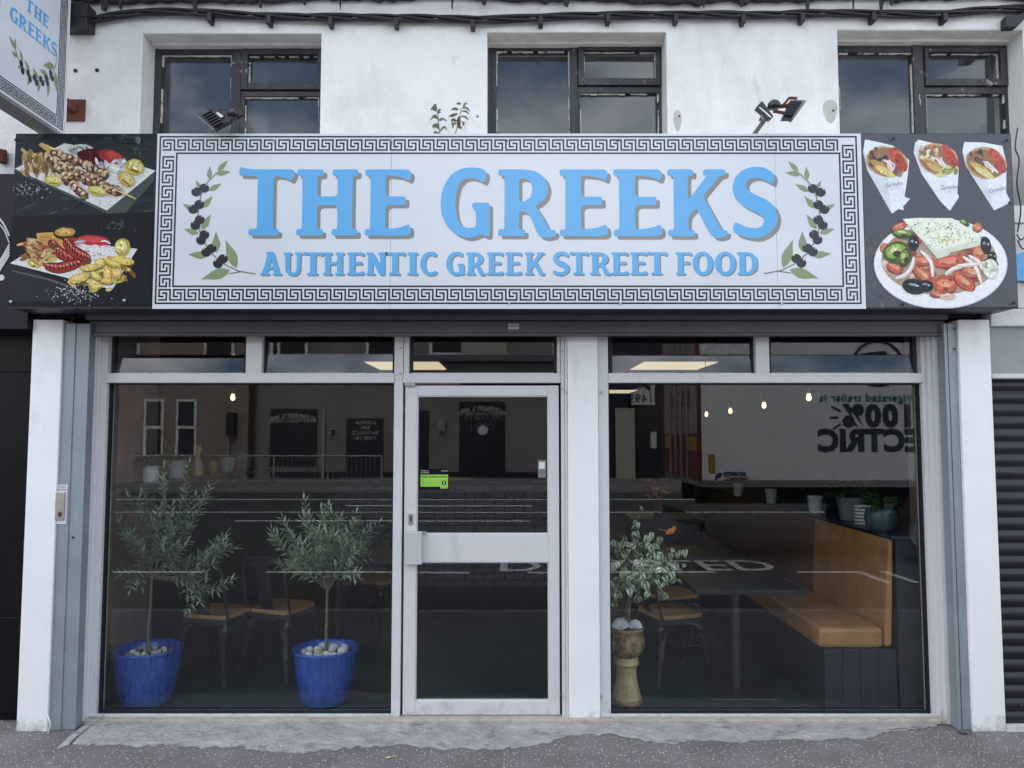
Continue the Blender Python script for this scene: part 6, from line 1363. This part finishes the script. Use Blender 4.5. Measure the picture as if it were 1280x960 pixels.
# flowers at the far table
fc = Vector((1.50, 3.1, 0.90)); fv = root('flower_vase', fc, 'vase of orange and yellow flowers on a far table', 'vase')
m = MB(); m.lathe([(0.0001, 0), (0.05, 0), (0.06, 0.06), (0.045, 0.14), (0.05, 0.16)], fc, 16); m.build('vase', M['rust'], fv)
random.seed(6)
for k in range(22):
    a = random.uniform(0, 6.28); d = Vector((math.cos(a) * random.uniform(0, .16), math.sin(a) * random.uniform(0, .12), 0.2 + random.uniform(0, 0.2))); m = MB(); m.lathe([(0.0001, 0.02), (0.025, 0.008), (0.03, -0.01), (0.0001, -0.015)], fc + d, 8); m.tube([fc + Vector((0, 0, .14)), fc + d], 0.003, 4); m.build('bloom', random.choice([M['bird_orange'], M['trailer_yellow'], M['trailer_red'], M['leaf_dark']]), fv)
pt_ = root('side_counter', (1.5, 3.1, 0), 'dark stand beneath the vase of flowers', 'stand'); m = MB(); m.box(1.2, 1.85, 2.85, 3.4, FZ, 0.86); m.build('body', M['table_dark'], pt_); m = MB(); m.box(1.17, 1.88, 2.82, 3.43, 0.8605, 0.899); m.build('top', M['table_dark'], pt_, bevel=0.004)

# left wall shelf with pots, running back along the wall
SXL = -2.50; zsh = 1.40
pa = root('wall_shelf', (SXL, 1.6, zsh), 'dark shelf of pots along the left wall behind the olive tree', 'shelf')
m = MB(); m.box(IX0 + 0.001, SXL + 0.13, 0.35, 3.0, zsh - 0.03, zsh); m.build('shelf_board', M['ledge_dark'], pa, bevel=0.003)
for yy_ in (0.55, 1.5, 2.5): m = MB(); m.prism([(IX0 + 0.001, yy_, zsh - 0.031), (SXL + 0.1, yy_, zsh - 0.031), (IX0 + 0.001, yy_, zsh - 0.2)], (0, 0.02, 0)); m.build('bracket', M['chair_metal'], pa)
LG = 'pots on the left wall shelf'
def sh(px):
    d = ray(px, 600); t = SXL / d.x; return Vector((SXL, CAM_Y + d.y * t, zsh))
pot('cyl', sh(188.5), 0.050, 0.110, M['pot_white'], 'short white cylinder pot nearest the window on the wall shelf', LG); pot('taper', sh(220), 0.070, 0.135, M['pot_white'], 'wide pale tapered pot second along the wall shelf', LG)
bushy(sh(188.5) + Vector((0, 0, 0.10)), 0.09, 30, 0.09, 0.03, 'dark plant in the short white cylinder pot', 61, 0.9); bushy(sh(220) + Vector((0, 0, 0.13)), 0.11, 36, 0.10, 0.03, 'dark plant in the wide pale tapered pot', 62, 0.9)
pot('taper', sh(284), 0.062, 0.125, M['pot_white'], 'white tapered pot fifth along the wall shelf', LG)
c = sh(246); ct = root('figurine', c, 'slim pale cat shaped figurine on the wall shelf', 'ornament'); m = MB(); m.lathe([(0.0001, 0), (0.042, 0), (0.046, 0.03), (0.038, 0.09), (0.022, 0.15), (0.020, 0.18), (0.029, 0.205), (0.027, 0.225), (0.0001, 0.24)], c, 18); m.build('body', M['jar_cream'], ct)
for sx in (-1, 1): m = MB(); m.tube([c + Vector((sx * 0.016, 0, 0.22)), c + Vector((sx * 0.02, 0, 0.258))], [0.010, 0.001], 6); m.build('ear', M['jar_cream'], ct)
c = sh(266); vy = root('yellow_ornament', c, 'small yellow ornament between the figurine and the white pot', 'ornament'); m = MB(); m.lathe([(0.0001, 0), (0.03, 0), (0.028, 0.03), (0.036, 0.05), (0.042, 0.075), (0.03, 0.105), (0.0001, 0.115)], c, 16); m.build('body', M['trailer_yellow'], vy)
c = sh(303); vy = root('round_vase', c, 'round grey vase at the far end of the wall shelf', 'vase'); m = MB(); m.lathe([(0.0001, 0), (0.05, 0), (0.075, 0.05), (0.08, 0.09), (0.065, 0.13), (0.045, 0.15), (0.045, 0.16)], c, 20); m.build('body', M['pot_grey'], vy)
c = sh(272); c.z = zsh - 0.05; bkb = root('black_speaker', c, 'black speaker cabinet hanging under the wall shelf', 'speaker'); m = MB(); m.box(IX0 + 0.001, SXL + 0.11, c.y - 0.12, c.y + 0.12, zsh - 0.38, zsh - 0.032); m.build('cabinet', M['neighbour_black'], bkb, bevel=0.006)
m = MB(); cc = Vector((SXL - 0.01, c.y - 0.123, zsh - 0.2)); m.prism([cc + Vector((0.08 * math.cos(a), 0, 0.08 * math.sin(a))) for a in [2 * math.pi * k / 20 for k in range(20)]], (0, 0.002, 0)); m.build('cone', M['rubber'], bkb)

# brick fronted counter
cy = 3.95; co = root('brick_counter', (-0.7, cy + 0.3, FZ), 'serving counter faced in dark grey bricks behind the door', 'counter')
cx0, cx1, ctop = -2.0, 0.72, Z(600, cy)
m = MB(); m.box(cx0, cx1, cy + 0.02, cy + 0.6, FZ, ctop - 0.04); m.build('core', M['mortar_dark'], co); m = MB(); m.box(cx0 - 0.04, cx1 + 0.04, cy - 0.05, cy + 0.64, ctop - 0.0395, ctop); m.build('counter_top', M['table_dark'], co, bevel=0.004)
bw, bh, row = 0.215, 0.065, 0; z = FZ + 0.004
mb_ = MB(); mb_.box(0, bw, 0, 0.022, 0, bh); me_b = mb_.mesh('brick', M['brick_dark']); mb_ = MB(); mb_.box(0, bw * 0.48, 0, 0.022, 0, bh); me_h = mb_.mesh('brick', M['brick_dark'])
random.seed(3)
while z + bh < ctop - 0.04:
    x = cx0
    if row % 2: o = link('brick', me_h, co); o.location = (x, cy, z); x += bw * 0.48 + 0.011
    while x + bw <= cx1 + 1e-6: o = link('brick', me_b, co); o.location = (x, cy - random.uniform(0, 0.004), z); x += bw + 0.011
    if cx1 - x > 0.08: o = link('brick', me_h, co); o.location = (x, cy, z)
    z += bh + 0.011; row += 1

# lamps
def pendant(px, py, d, label, lit=True):
    c = at(px, py, d - 4.73); p = root('pendant_lamp', c, label, 'lamp', 'pendant bulbs')
    m = MB(); m.tube([c + Vector((0, 0, 0.075)), Vector((c.x, c.y, IH - 0.001))], 0.003, 5); m.build('flex', M['cable_black'], p)
    m = MB(); m.lathe([(0.0001, 0.085), (0.018, 0.08), (0.018, 0.035), (0.014, 0.03)], c, 12); m.build('holder', M['brushed'], p)
    m = MB(); m.lathe([(0.010, 0.032), (0.014, 0.018), (0.019, 0.0), (0.017, -0.014), (0.010, -0.022), (0.0001, -0.025)], c, 14); m.build('bulb', M['bulb_glow'] if lit else M['brushed'], p)
pendant(1011, 497, 5.75, 'lit pendant bulb nearest the window above the tan bench'); pendant(955, 507, 6.77, 'second lit pendant bulb from the window above the bench'); pendant(913, 514, 7.8, 'third lit pendant bulb from the window above the bench'); pendant(883, 518, 8.78, 'farthest lit pendant bulb above the bench')
pendant(291, 497, 6.4, 'lit pendant bulb near the left wall shelf'); pendant(237, 488, 8.5, 'dim pendant bulb far back on the left')
PLAB = {(0, 0): 'lit ceiling panel nearest the front on the left', (1, 0): 'lit ceiling panel nearest the front on the right', (0, 1): 'second lit ceiling panel from the front on the left', (1, 1): 'second lit ceiling panel from the front on the right', (0, 2): 'lit ceiling panel farthest back on the left', (1, 2): 'lit ceiling panel farthest back on the right'}
for jx, (xa, xb) in enumerate(((-2.0, -1.0), (1.8, 2.8))):
    for jy, dd in enumerate((10.9, 14.2, 17.6)):
        y0 = dd - 4.73 - 0.6; t = root('ceiling_light', ((xa + xb) / 2, y0 + 0.6, IH), PLAB[(jx, jy)], 'ceiling light', 'ceiling light panels')
        m = MB(); m.box(xa, xb, y0, y0 + 1.2, IH - 0.022, IH - 0.012); m.build('diffuser', M['panel_glow'], t)
        m = MB(); m.box(xa - 0.02, xb + 0.02, y0 - 0.02, y0 + 1.22, IH - 0.0118, IH - 0.001); m.build('frame', M['far_white'], t)
for (px, py, d, lab) in ((462, 427, 6.2, 'dark dome camera on the ceiling seen in the left top light'), (882, 432, 6.0, 'dark dome camera on the ceiling seen in the right top light')):
    c = at(px, py, d - 4.73); t = root('dome_camera', c, lab, 'camera', 'dome cameras'); m = MB(); m.lathe([(0.0001, -0.055), (0.045, -0.045), (0.07, -0.01), (0.075, 0.03)], c, 18); m.build('dome', M['neighbour_black'], t); m = MB(); m.lathe([(0.08, 0.0305), (0.085, 0.035), (0.085, 0.07), (0.0001, 0.072)], c, 18); m.tube([c + Vector((0, 0, .07)), Vector((c.x, c.y, IH - 0.001))], 0.02, 8); m.build('mount', M['neighbour_black'], t)
c = at(161, 508, 1.2); rg = root('ring_ornament', c, 'thin brass ring hanging beside the left wall', 'ornament'); m = MB(); m.tube([c + Vector((0.07 * math.cos(a), 0, 0.1 * math.sin(a))) for a in [2 * math.pi * k / 28 for k in range(29)]], 0.004, 6, caps=False); m.build('ring', M['trailer_yellow'], rg); m = MB(); m.tube([c + Vector((0, 0, 0.1)), Vector((c.x, c.y, IH - 0.001))], 0.0015, 4); m.build('cord', M['cable_black'], rg)

# hygiene rating sticker on the door glass
sy = 0.0035; st = root('rating_sticker', at(542, 600, sy), 'green and black food hygiene rating sticker on the door glass', 'sticker')
def rect(px0, px1, py0, py1, y, nm, mt, par): m = MB(); a, b2 = at(px0, py1, y), at(px1, py0, y); m.box(a.x, b2.x, y - 0.0004, y, a.z, b2.z); return m.build(nm, M[mt], par)
rect(523.5, 561, 586, 612.5, sy, 'backing', 'neighbour_black', st); gp = rect(525.5, 560, 593.3, 608.3, sy - 0.0006, 'green_field', 'sticker_green', st); rect(550.3, 560, 602, 610.6, sy - 0.0012, 'result_box', 'sticker_green', st)
text_mesh('sticker_text', 'FOOD HYGIENE RATING', 0.0142, M['neighbour_black'], facing_cam(at(542.5, 596.1, sy - 0.0011)), st, bold=0.0004)
text_mesh('sticker_text', 'Scores on\nthe Doors', 0.012, M['white_vinyl'], facing_cam(at(531, 589.6, sy - 0.0011)), st); text_mesh('sticker_text', 'HYGIENE', 0.011, M['white_vinyl'], facing_cam(at(556, 588.7, sy - 0.0011)), st)
for k in range(5): text_mesh('sticker_text', str(k), 0.02, M['trailer_green'], facing_cam(at(529 + k * 4.8, 603.8, sy - 0.0011)), st)
cc = at(555, 603.6, sy - 0.0018); m = MB(); m.prism([cc + Vector((0.0145 * math.cos(a), 0, 0.0145 * math.sin(a))) for a in [2 * math.pi * k / 20 for k in range(20)]], (0, 0.0003, 0)); m.build('score_disc', M['neighbour_black'], st); text_mesh('score', '5', 0.025, M['white_vinyl'], facing_cam(cc + Vector((0, -0.0003, 0))), st, bold=0.0006)
text_mesh('sticker_text', 'VERY GOOD', 0.0075, M['neighbour_black'], facing_cam(at(555, 609, sy - 0.0016)), st)
n2 = root('door_notice', at(677, 583, 0.012), 'small pale paper notice on the right of the door glass', 'notice'); rect(672.5, 682.5, 575, 597, 0.0035, 'paper', 'pot_grey', n2); rect(674, 681, 577.5, 586, 0.0029, 'picture', 'far_white', n2)

# ================================================================== across the street (seen mirrored in the glass)
def mir(px, py, d):                    # a point d metres in front of the glass whose mirror image shows at this photo position
    p = at(px, py, d); return Vector((p.x, -d, p.z))
FD = -FARB
def far_box(mb, px0, px1, py0, py1, out=0.05, d=FD):
    a, b_ = mir(px0, py1, d), mir(px1, py0, d); mb.box(a.x, b_.x, -d - 0.02, -d + out, a.z, b_.z); return mb
bar = root('bar_building', (-2, FARB, 0), 'brown rendered two storey bar building across the street, mirrored in the glass', 'building')
mx0, mx1 = mir(318, 540, FD).x, mir(700, 540, FD).x
m = MB(); m.box(mx0, mx1 + 1.2, FARB - 8, FARB, 0, 6.4); m.build('wall', M['stone_grey'], bar)
m = MB(); m.hexa([(mx0, FARB + 0.3, 6.4), (mx1 + 1.2, FARB + 0.3, 6.4), (mx1 + 1.2, FARB - 8, 6.4), (mx0, FARB - 8, 6.4), (mx0, FARB - 3.8, 8.6), (mx1 + 1.2, FARB - 3.8, 8.6), (mx1 + 1.2, FARB - 4.2, 8.6), (mx0, FARB - 4.2, 8.6)]); m.build('roof', M['roof_slate'], bar)
def fboard(px0, px1, py0, py1, mt='far_black', par=bar, nm='sign_board', out=0.06): m = MB(); far_box(m, px0, px1, py0, py1, out); return m.build(nm, M[mt], par)
def ftext(px, py, s, size, par, mt='far_text', out=0.075, nm='lettering', rot=0): p = mir(px, py, FD); p.y = FARB + out; return text_mesh(nm, s, size, M[mt], facing_shop(p, rot), par)
def arc_text(px, py, s, size, par, w_px, rise):
    n = len(s)
    for k, ch in enumerate(s):
        if ch == ' ': continue
        t = (k + 0.5) / n * 2 - 1; ftext(px - t * w_px / 2, py + rise * t * t, ch, size, par, rot=R(t * 14))
for (x0_, x1_, y0_, y1_, cx_) in ((337, 396, 511, 582, 366), (574, 631, 502, 592, 603)):
    o = fboard(x0_, x1_, y0_, y1_); arc_text(cx_, y0_ + 9, "ALEXANDER'S BAR", 0.27, o, (x1_ - x0_) * 0.94, 5); ftext(cx_, y0_ + 15.5, 'TRADITIONAL SPIRITS', 0.19, o)
    m = MB(); far_box(m, x0_ + 8, x1_ - 8, y0_ + 20, y1_ - 4, 0.09); m.build('shutter_panel', M['far_navy'], o)
ftext(603, 528, 'ALWAYS\nOPEN', 0.36, bar, 'pot_grey', out=0.12)
p = mir(603.5, 538, FD); m = MB(); m.lathe([(0.0001, 0.03), (0.17, 0.02), (0.2, 0)], (0, 0, 0), 20); m.v = [(p.x + q[0], FARB + 0.1 + q[2], p.z + q[1]) for q in m.v]; m.build('bright_badge', M['far_white'], bar)
dd_ = fboard(432, 479, 523, 600, 'far_navy', bar, 'door', 0.05); ftext(457, 538, 'LOUNGE\nBAR\nENTRANCE\nOVER 18s', 0.20, dd_)
m = MB(); far_box(m, 454, 456, 530, 598, 0.07); m.build('door_split', M['far_black'], dd_)
fboard(524, 536, 513, 592, 'far_navy', bar, 'door', 0.05)
fboard(402, 406.5, 513, 603, 'far_beige', bar, 'pilaster', 0.10); fboard(412, 420.5, 535, 547, 'far_beige', bar, 'notice_board', 0.06); fboard(413.5, 419, 536.5, 545.5, 'far_black', bar, 'notice', 0.075); fboard(489, 502, 531, 543, 'far_beige', bar, 'light_box', 0.2); fboard(547, 557, 525, 539, 'panel_grey', bar, 'light_box', 0.2)
fboard(338, 700, 590, 600, 'far_navy', bar, 'plinth', 0.04)
# first floor of the bar: sash windows and a shop board, seen in the glass louvres
for px_ in (360, 480, 560, 715):
    x_ = (px_ - 640) / 950 * (FD + 4.73); w = MB(); w.box(x_ - 0.75, x_ + 0.75, FARB - 0.02, FARB + 0.08, 4.0, 5.7); wo = w.build('window', M['far_white'], bar)
    for (a0, a1) in ((4.12, 4.80), (4.92, 5.58)): m = MB(); m.box(x_ - 0.62, x_ + 0.62, FARB + 0.081, FARB + 0.09, a0, a1); m.build('pane', M['far_black'], wo)
x_ = (605 - 640) / 950 * (FD + 4.73)
m = MB(); m.box(x_ - 0.9, x_ + 0.9, FARB, FARB + 0.1, 4.55, 5.4); o = m.build('upper_sign', M['far_beige'], bar); m = MB(); m.box(x_ - 0.9, x_ + 0.9, FARB, FARB + 0.11, 3.9, 4.549); o2 = m.build('green_sign', M['far_green'], bar)
for sx in (-0.4, 0.4): m = MB(); m.box(x_ + sx - 0.25, x_ + sx + 0.25, FARB + 0.111, FARB + 0.12, 4.0, 4.42); m.build('sign_symbol', M['far_text'], o2)
# taller brown house to the left
hs = root('brown_house', (-12, FARB, 0), 'tall brown house with white sash windows left of the bar, mirrored in the glass', 'building')
hx0 = mx0 - 9
m = MB(); m.box(hx0, mx0 - 0.01, FARB - 8, FARB + 0.12, 0, 8.6); m.build('wall', M['render_brown'], hs)
m = MB(); m.hexa([(hx0, FARB + 0.4, 8.6), (mx0 - 0.01, FARB + 0.4, 8.6), (mx0 - 0.01, FARB - 8, 8.6), (hx0, FARB - 8, 8.6), (hx0, FARB - 3.8, 11.5), (mx0 - 0.01, FARB - 3.8, 11.5), (mx0 - 0.01, FARB - 4.2, 11.5), (hx0, FARB - 4.2, 11.5)]); m.build('roof', M['roof_slate'], hs)
for (x0_, x1_) in ((180, 207), (220, 248), (80, 108)):
    m = MB(); far_box(m, x0_, x1_, 499, 570, 0.16); wo = m.build('window', M['far_white'], hs)
    for (y0_, y1_) in ((502, 532), (536, 568)): m = MB(); far_box(m, x0_ + 4, x1_ - 4, y0_, y1_, 0.175); m.build('pane', M['far_navy'], wo)
    for k in range(4):
        xx = x0_ + 6 + k * (x1_ - x0_ - 12) / 3; m = MB(); far_box(m, xx - 0.5, xx + 0.5, 503, 531, 0.19); m.build('security_bar', M['drainpipe'], wo)
for x0_ in (-15.2, -11.5, -8.6): m = MB(); m.box(x0_ - 0.6, x0_ + 0.6, FARB + 0.1, FARB + 0.19, 4.6, 6.6); wo = m.build('window', M['far_white'], hs); m = MB(); m.box(x0_ - 0.48, x0_ + 0.48, FARB + 0.191, FARB + 0.2, 4.72, 6.45); m.build('pane', M['far_black'], wo)
m = MB(); q_ = mir(315, 540, FD); m.tube([(q_.x, FARB + 0.22, 0.05), (q_.x, FARB + 0.22, 8.4)], 0.09, 10); m.build('downpipe', M['drainpipe'], hs)
m = MB(); far_box(m, 284, 288.5, 540, 598, 0.2); m.build('pale_pipe', M['panel_grey'], hs); m = MB(); far_box(m, 286, 297, 516, 545, 0.4); m.build('wall_lantern', M['far_black'], hs)
# dark shop unit to the right
fx0 = mx1 + 1.21; us = root('dark_shop_unit', (5.5, FARB, 0), 'dark shop with a phone number board right of the bar, mirrored in the glass', 'building')
m = MB(); m.box(fx0, fx0 + 16, FARB - 8, FARB - 0.2, 0, 7.5); m.build('wall', M['far_navy'], us)
m = MB(); m.box(fx0, fx0 + 16, FARB - 0.2, FARB + 0.02, 0, 0.3); m.build('plinth', M['far_black'], us)
fboard(770, 793, 510, 605, 'far_beige', us, 'pillar', 0.1); o = fboard(789, 818, 480, 506, 'far_text', us, 'number_board', 0.12); ftext(805, 499, '01499', 0.5, o, 'far_black', 0.14)
p = mir(800, 487, FD); m = MB(); m.tube([(p.x + 0.35 * math.cos(a), FARB + 0.16, p.z + 0.2 * math.sin(a)) for a in [math.pi * k / 10 for k in range(11)]], 0.07, 6); m.build('swirl_logo', M['far_black'], o)
fboard(813, 819, 540, 560, 'far_text', us, 'lamp_box', 0.3)
# guard rail on the far kerb
gx = [mir(p_, 580, 21.5).x for p_ in (100, 485)]; gz = 1.0
gl_ = root('guard_rail', (gx[0], -20.2, 0), 'grey pedestrian guard rail along the far kerb, mirrored in the left window', 'railing')
m = MB(); m.tube([(gx[0], -20.2, gz), (gx[1], -20.2, gz)], 0.025, 8); m.tube([(gx[0], -20.2, 0.18), (gx[1], -20.2, 0.18)], 0.02, 8); m.build('rail', M['rail_steel'], gl_)
n_ = 70
m = MB(); m.tube([(0, 0, 0.18), (0, 0, gz)], 0.008, 5); me = m.mesh('baluster', M['rail_steel'])
for k in range(n_): o = link('baluster', me, gl_); o.location = (gx[0] + (gx[1] - gx[0]) * (k + 0.5) / n_, -20.2, 0)
for k in range(7): m = MB(); xx = gx[0] + (gx[1] - gx[0]) * k / 6; m.tube([(xx, -20.2, 0.0), (xx, -20.2, gz)], 0.03, 8); m.build('post', M['rail_steel'], gl_)
# road markings
RZ = -0.116
def stripe(x0_, x1_, d0, d1): m = MB(); m.add([(x0_, -d1, RZ), (x1_, -d1, RZ), (x1_, -d0, RZ), (x0_, -d0, RZ)], [(0, 1, 2, 3)]); return tag(m.build('road_marking', M['line_paint'], fix=False), kind='structure')
def dist(py): e = ray(640, py); return (RZ - CAM_Z) / e.z * e.y + CAM_Y
d_bay = dist(717)
for (pa_, pb_) in ((30, 250), (330, 490), (523, 586), (660, 692), (762, 896), (1000, 1083)):
    x0_, x1_ = (mir(pa_, 717, d_bay).x, mir(pb_, 717, d_bay).x); stripe(x0_, x1_, d_bay, d_bay + 0.12)
for (py_, pa_, pb_, wd) in ((652, 290, 662, 0.2), (641, -200, 1400, 0.18), (633, 430, 665, 0.3), (625, -300, 1500, 0.25), (612, 300, 500, 0.5)):
    d_ = dist(py_); stripe(mir(pa_, py_, d_).x, mir(pb_, py_, d_).x, d_, d_ + wd)
a, b2 = mir(1060, 715, dist(715)), mir(1145, 730, dist(730)); 
for off in (0.0, 0.35): m = MB(); m.add([(a.x + 0.1 + off, a.y, RZ + 0.001), (a.x + 0.2 + off, a.y, RZ + 0.001), (b2.x - 0.25 + off, b2.y, RZ + 0.001), (b2.x - 0.35 + off, b2.y, RZ + 0.001)], [(0, 1, 2, 3)]); tag(m.build('road_marking', M['line_paint'], fix=False), kind='structure')
d0 = dist(714); d1 = dist(701); hgt = d1 - d0; xE = mir(967, 708, (d0 + d1) / 2).x
o = text_mesh('road_marking', 'DISABLED', hgt / 0.70, M['line_paint'], Matrix.Translation((0, 0, 0)), align='RIGHT', bold=0.012); 
o.data.transform(Matrix.Diagonal((0.74, 1, 1, 1))); xs_ = [v.co.x for v in o.data.vertices]; ys_ = [v.co.y for v in o.data.vertices]
o.data.transform(Matrix.Translation((xE - max(xs_), -(d0 + d1) / 2 - (max(ys_) + min(ys_)) / 2, RZ))); tag(o, kind='structure')
# road gully
gp_ = Vector((mir(591, 767, 2.6).x, -2.98, RZ)); gu = root('road_gully', gp_, 'iron gully grate in the gutter, mirrored in the lower door glass', 'drain cover')
m = MB(); m.box(gp_.x - 0.24, gp_.x + 0.24, gp_.y - 0.1, gp_.y + 0.09, RZ, RZ + 0.006); m.build('frame', M['panel_grey'], gu)
for k in range(7): m = MB(); xx = gp_.x - 0.2 + k * 0.066; m.hexa([(xx, gp_.y - 0.08, RZ + 0.0065), (xx + 0.035, gp_.y - 0.08, RZ + 0.0065), (xx + 0.06, gp_.y + 0.07, RZ + 0.0065), (xx + 0.025, gp_.y + 0.07, RZ + 0.0065), (xx, gp_.y - 0.08, RZ + 0.009), (xx + 0.035, gp_.y - 0.08, RZ + 0.009), (xx + 0.06, gp_.y + 0.07, RZ + 0.009), (xx + 0.025, gp_.y + 0.07, RZ + 0.009)]); m.build('slot', M['neighbour_black'], gu)

# ================================================================== parked refrigerated trailer at the kerb, right of the camera
TD = 6.0; tz0 = mir(880, 609, TD).z; tx0 = mir(878.5, 560, TD).x; tz1 = 3.95; tx1 = tx0 + 13.4; ty0, ty1 = -TD - 2.55, -TD
tr = root('trailer', (tx0 + 6, -TD - 1.3, -0.12), 'white refrigerated lorry trailer parked at the kerb, mirrored in the right window', 'trailer')
m = MB(); m.box(tx0, tx1, ty0, ty1, tz0 + 0.09, tz1); m.build('body', M['trailer_white'], tr, bevel=0.01)
m = MB(); m.box(tx0 - 0.01, tx1, ty0 - 0.01, ty1 + 0.012, tz0, tz0 + 0.035); m.box(tx0 - 0.01, tx1, ty0 - 0.01, ty1 + 0.018, tz0 + 0.055, tz0 + 0.0895); m.box(tx0, tx1, ty0, ty1 + 0.004, tz0 + 0.035, tz0 + 0.055); m.build('side_rail', M['alu_rail'], tr)
# rear doors, seen obliquely
m = MB(); m.box(tx0 - 0.03, tx0 - 0.001, ty0 + 0.05, ty1 - 0.05, tz0 + 0.1, tz1 - 0.1); rd = m.build('rear_door', M['trailer_pink'], tr)
m = MB(); m.box(tx0 - 0.034, tx0 - 0.0305, ty0 + 0.05, ty1 - 0.05, tz0 + 0.1, tz0 + 0.75); m.build('red_band', M['trailer_red'], rd)
for yy_ in (ty0 + 0.02, ty1 - 0.06): m = MB(); m.box(tx0 - 0.05, tx0 - 0.0005, yy_, yy_ + 0.055, tz0 + 0.09, tz1); m.build('door_frame', M['trailer_red'], tr)
for yy_ in (ty0 + 0.7, ty0 + 1.1, ty0 + 1.5, ty0 + 1.9): m = MB(); m.tube([(tx0 - 0.055, yy_, tz0 + 0.12), (tx0 - 0.055, yy_, tz1 - 0.15)], 0.015, 6); m.build('lock_bar', M['alu_rail'], rd)
for yy_ in (ty0 + 0.15, ty1 - 0.65): m = MB(); m.box(tx0 - 0.04, tx0 - 0.0345, yy_, yy_ + 0.5, tz0 + 0.5, tz0 + 0.7); m.build('marker_plate', M['trailer_yellow'], rd)
rt = lambda y, z: Matrix.Translation((tx0 - 0.062, y, z)) @ Matrix.Rotation(R(-90), 4, 'Z') @ Matrix.Rotation(R(90), 4, 'X')
text_mesh('lettering', '100%\nELECTRIC', 0.34, M['trailer_red'], rt((ty0 + ty1) / 2, tz0 + 1.45), rd, bold=0.01); text_mesh('lettering', 'REFRIGERATED TRAILER', 0.12, M['trailer_red'], rt((ty0 + ty1) / 2, tz0 + 1.0), rd)
m = MB(); m.box(tx0 - 0.08, tx0 + 0.05, ty0 + 0.1, ty1 - 0.1, 0.35, 0.50); m.build('rear_bumper', M['rubber'], tr)
def tyre(x, y):
    m = MB(); m.lathe([(0.28, -0.14), (0.44, -0.14), (0.48, -0.10), (0.48, 0.10), (0.44, 0.14), (0.28, 0.14)], (0, 0, 0), 28); m.v = [(x + q[0], y + q[2], 0.36 + q[1]) for q in m.v]; w = m.build('wheel', M['rubber'], tr)
    m = MB(); m.lathe([(0.0001, 0.05), (0.12, 0.06), (0.2, 0.02), (0.28, 0.10)], (0, 0, 0), 24); m.v = [(x + q[0], y + q[2], 0.36 + q[1]) for q in m.v]; m.build('rim', M['alu_rail'], w)
for xx in (tx0 + 3.2, tx0 + 4.5, tx0 + 5.8):
    for yy_ in (ty1 - 0.2, ty0 + 0.2): tyre(xx, yy_)
m = MB(); m.box(tx0 + 0.1, tx1 - 0.5, ty0 + 0.75, ty0 + 0.9, tz0 - 0.3, tz0 - 0.001); m.box(tx0 + 0.1, tx1 - 0.5, ty1 - 0.9, ty1 - 0.75, tz0 - 0.3, tz0 - 0.001); m.build('chassis', M['rubber'], tr)
for xx in (tx0 + 10.4,): m = MB(); m.box(xx, xx + 0.14, ty1 - 0.8, ty1 - 0.66, -0.11, tz0 - 0.002); m.box(xx, xx + 0.14, ty0 + 0.66, ty0 + 0.8, -0.11, tz0 - 0.002); m.build('landing_leg', M['alu_rail'], tr)
def tt(px, py, s, h_px, mt, bold=0.0, right=None, spacing=1.0):
    """lettering on the trailer side; right = photo x of the end of the text (its mirrored left end)"""
    p = mir(px, py, TD); size = h_px / 950 * (TD + 4.73) / 0.70
    return text_mesh('lettering', s, size, M[mt], facing_shop((p.x, ty1 + 0.006, p.z)), tr, align='RIGHT', bold=bold, spacing=spacing)
tt(1026, 497.5, 'Refrigerated trailer is', 9.5, 'trailer_green', 0.005, spacing=1.12)
tt(1056, 521, '100%', 26, 'trailer_text', 0.024, spacing=1.16); tt(1024, 552, 'ELECTRIC', 26, 'trailer_text', 0.022, spacing=1.03)
for (q0, q1) in (((1041, 508), (1053, 514)), ((1039, 522), (1050, 522)), ((1043, 536), (1053, 530))): m = MB(); m.bar(mir(*q0, TD - 0.004), mir(*q1, TD - 0.004), 0.03, 0.004, ref=(0, 1, 0)); m.build('ray_mark', M['trailer_text'], tr)
tt(906, 593, 'SCHMITZ', 4.6, 'trailer_blue', 0.005); tt(906, 599, 'CARGOBULL', 3.8, 'trailer_red', 0.003)
m = MB(); m.prism([mir(px, py, TD - 0.006) for px, py in ((895, 600), (896, 594), (899, 592), (904, 591), (903.5, 594), (902, 597), (902, 600), (900, 597.5), (898, 597.5), (897, 600))], (0, -0.003, 0)); m.build('animal_emblem', M['trailer_blue'], tr)
m = MB(); q0, q1 = mir(887, 592, TD), mir(895, 568, TD); m.box(q0.x, q1.x, ty1 + 0.001, ty1 + 0.004, q0.z, q1.z); m.build('marker_plate', M['trailer_yellow'], tr)
c = mir(1100, 450, TD)
m = MB(); m.tube([(c.x + 0.36 * math.cos(a), ty1 + 0.004, c.z + 0.36 * math.sin(a)) for a in [2 * math.pi * k / 36 for k in range(37)]], 0.02, 6, caps=False); m.build('round_emblem', M['trailer_text'], tr)
m = MB(); m.prism([(c.x + x_, ty1 + 0.003, c.z + z_) for x_, z_ in ((-0.25, 0.18), (0.1, 0.22), (0.3, 0.05), (0.12, -0.02), (-0.12, -0.3), (-0.28, -0.28), (-0.1, -0.05))], (0, 0.004, 0)); m.build('leaf_emblem', M['trailer_text'], tr)
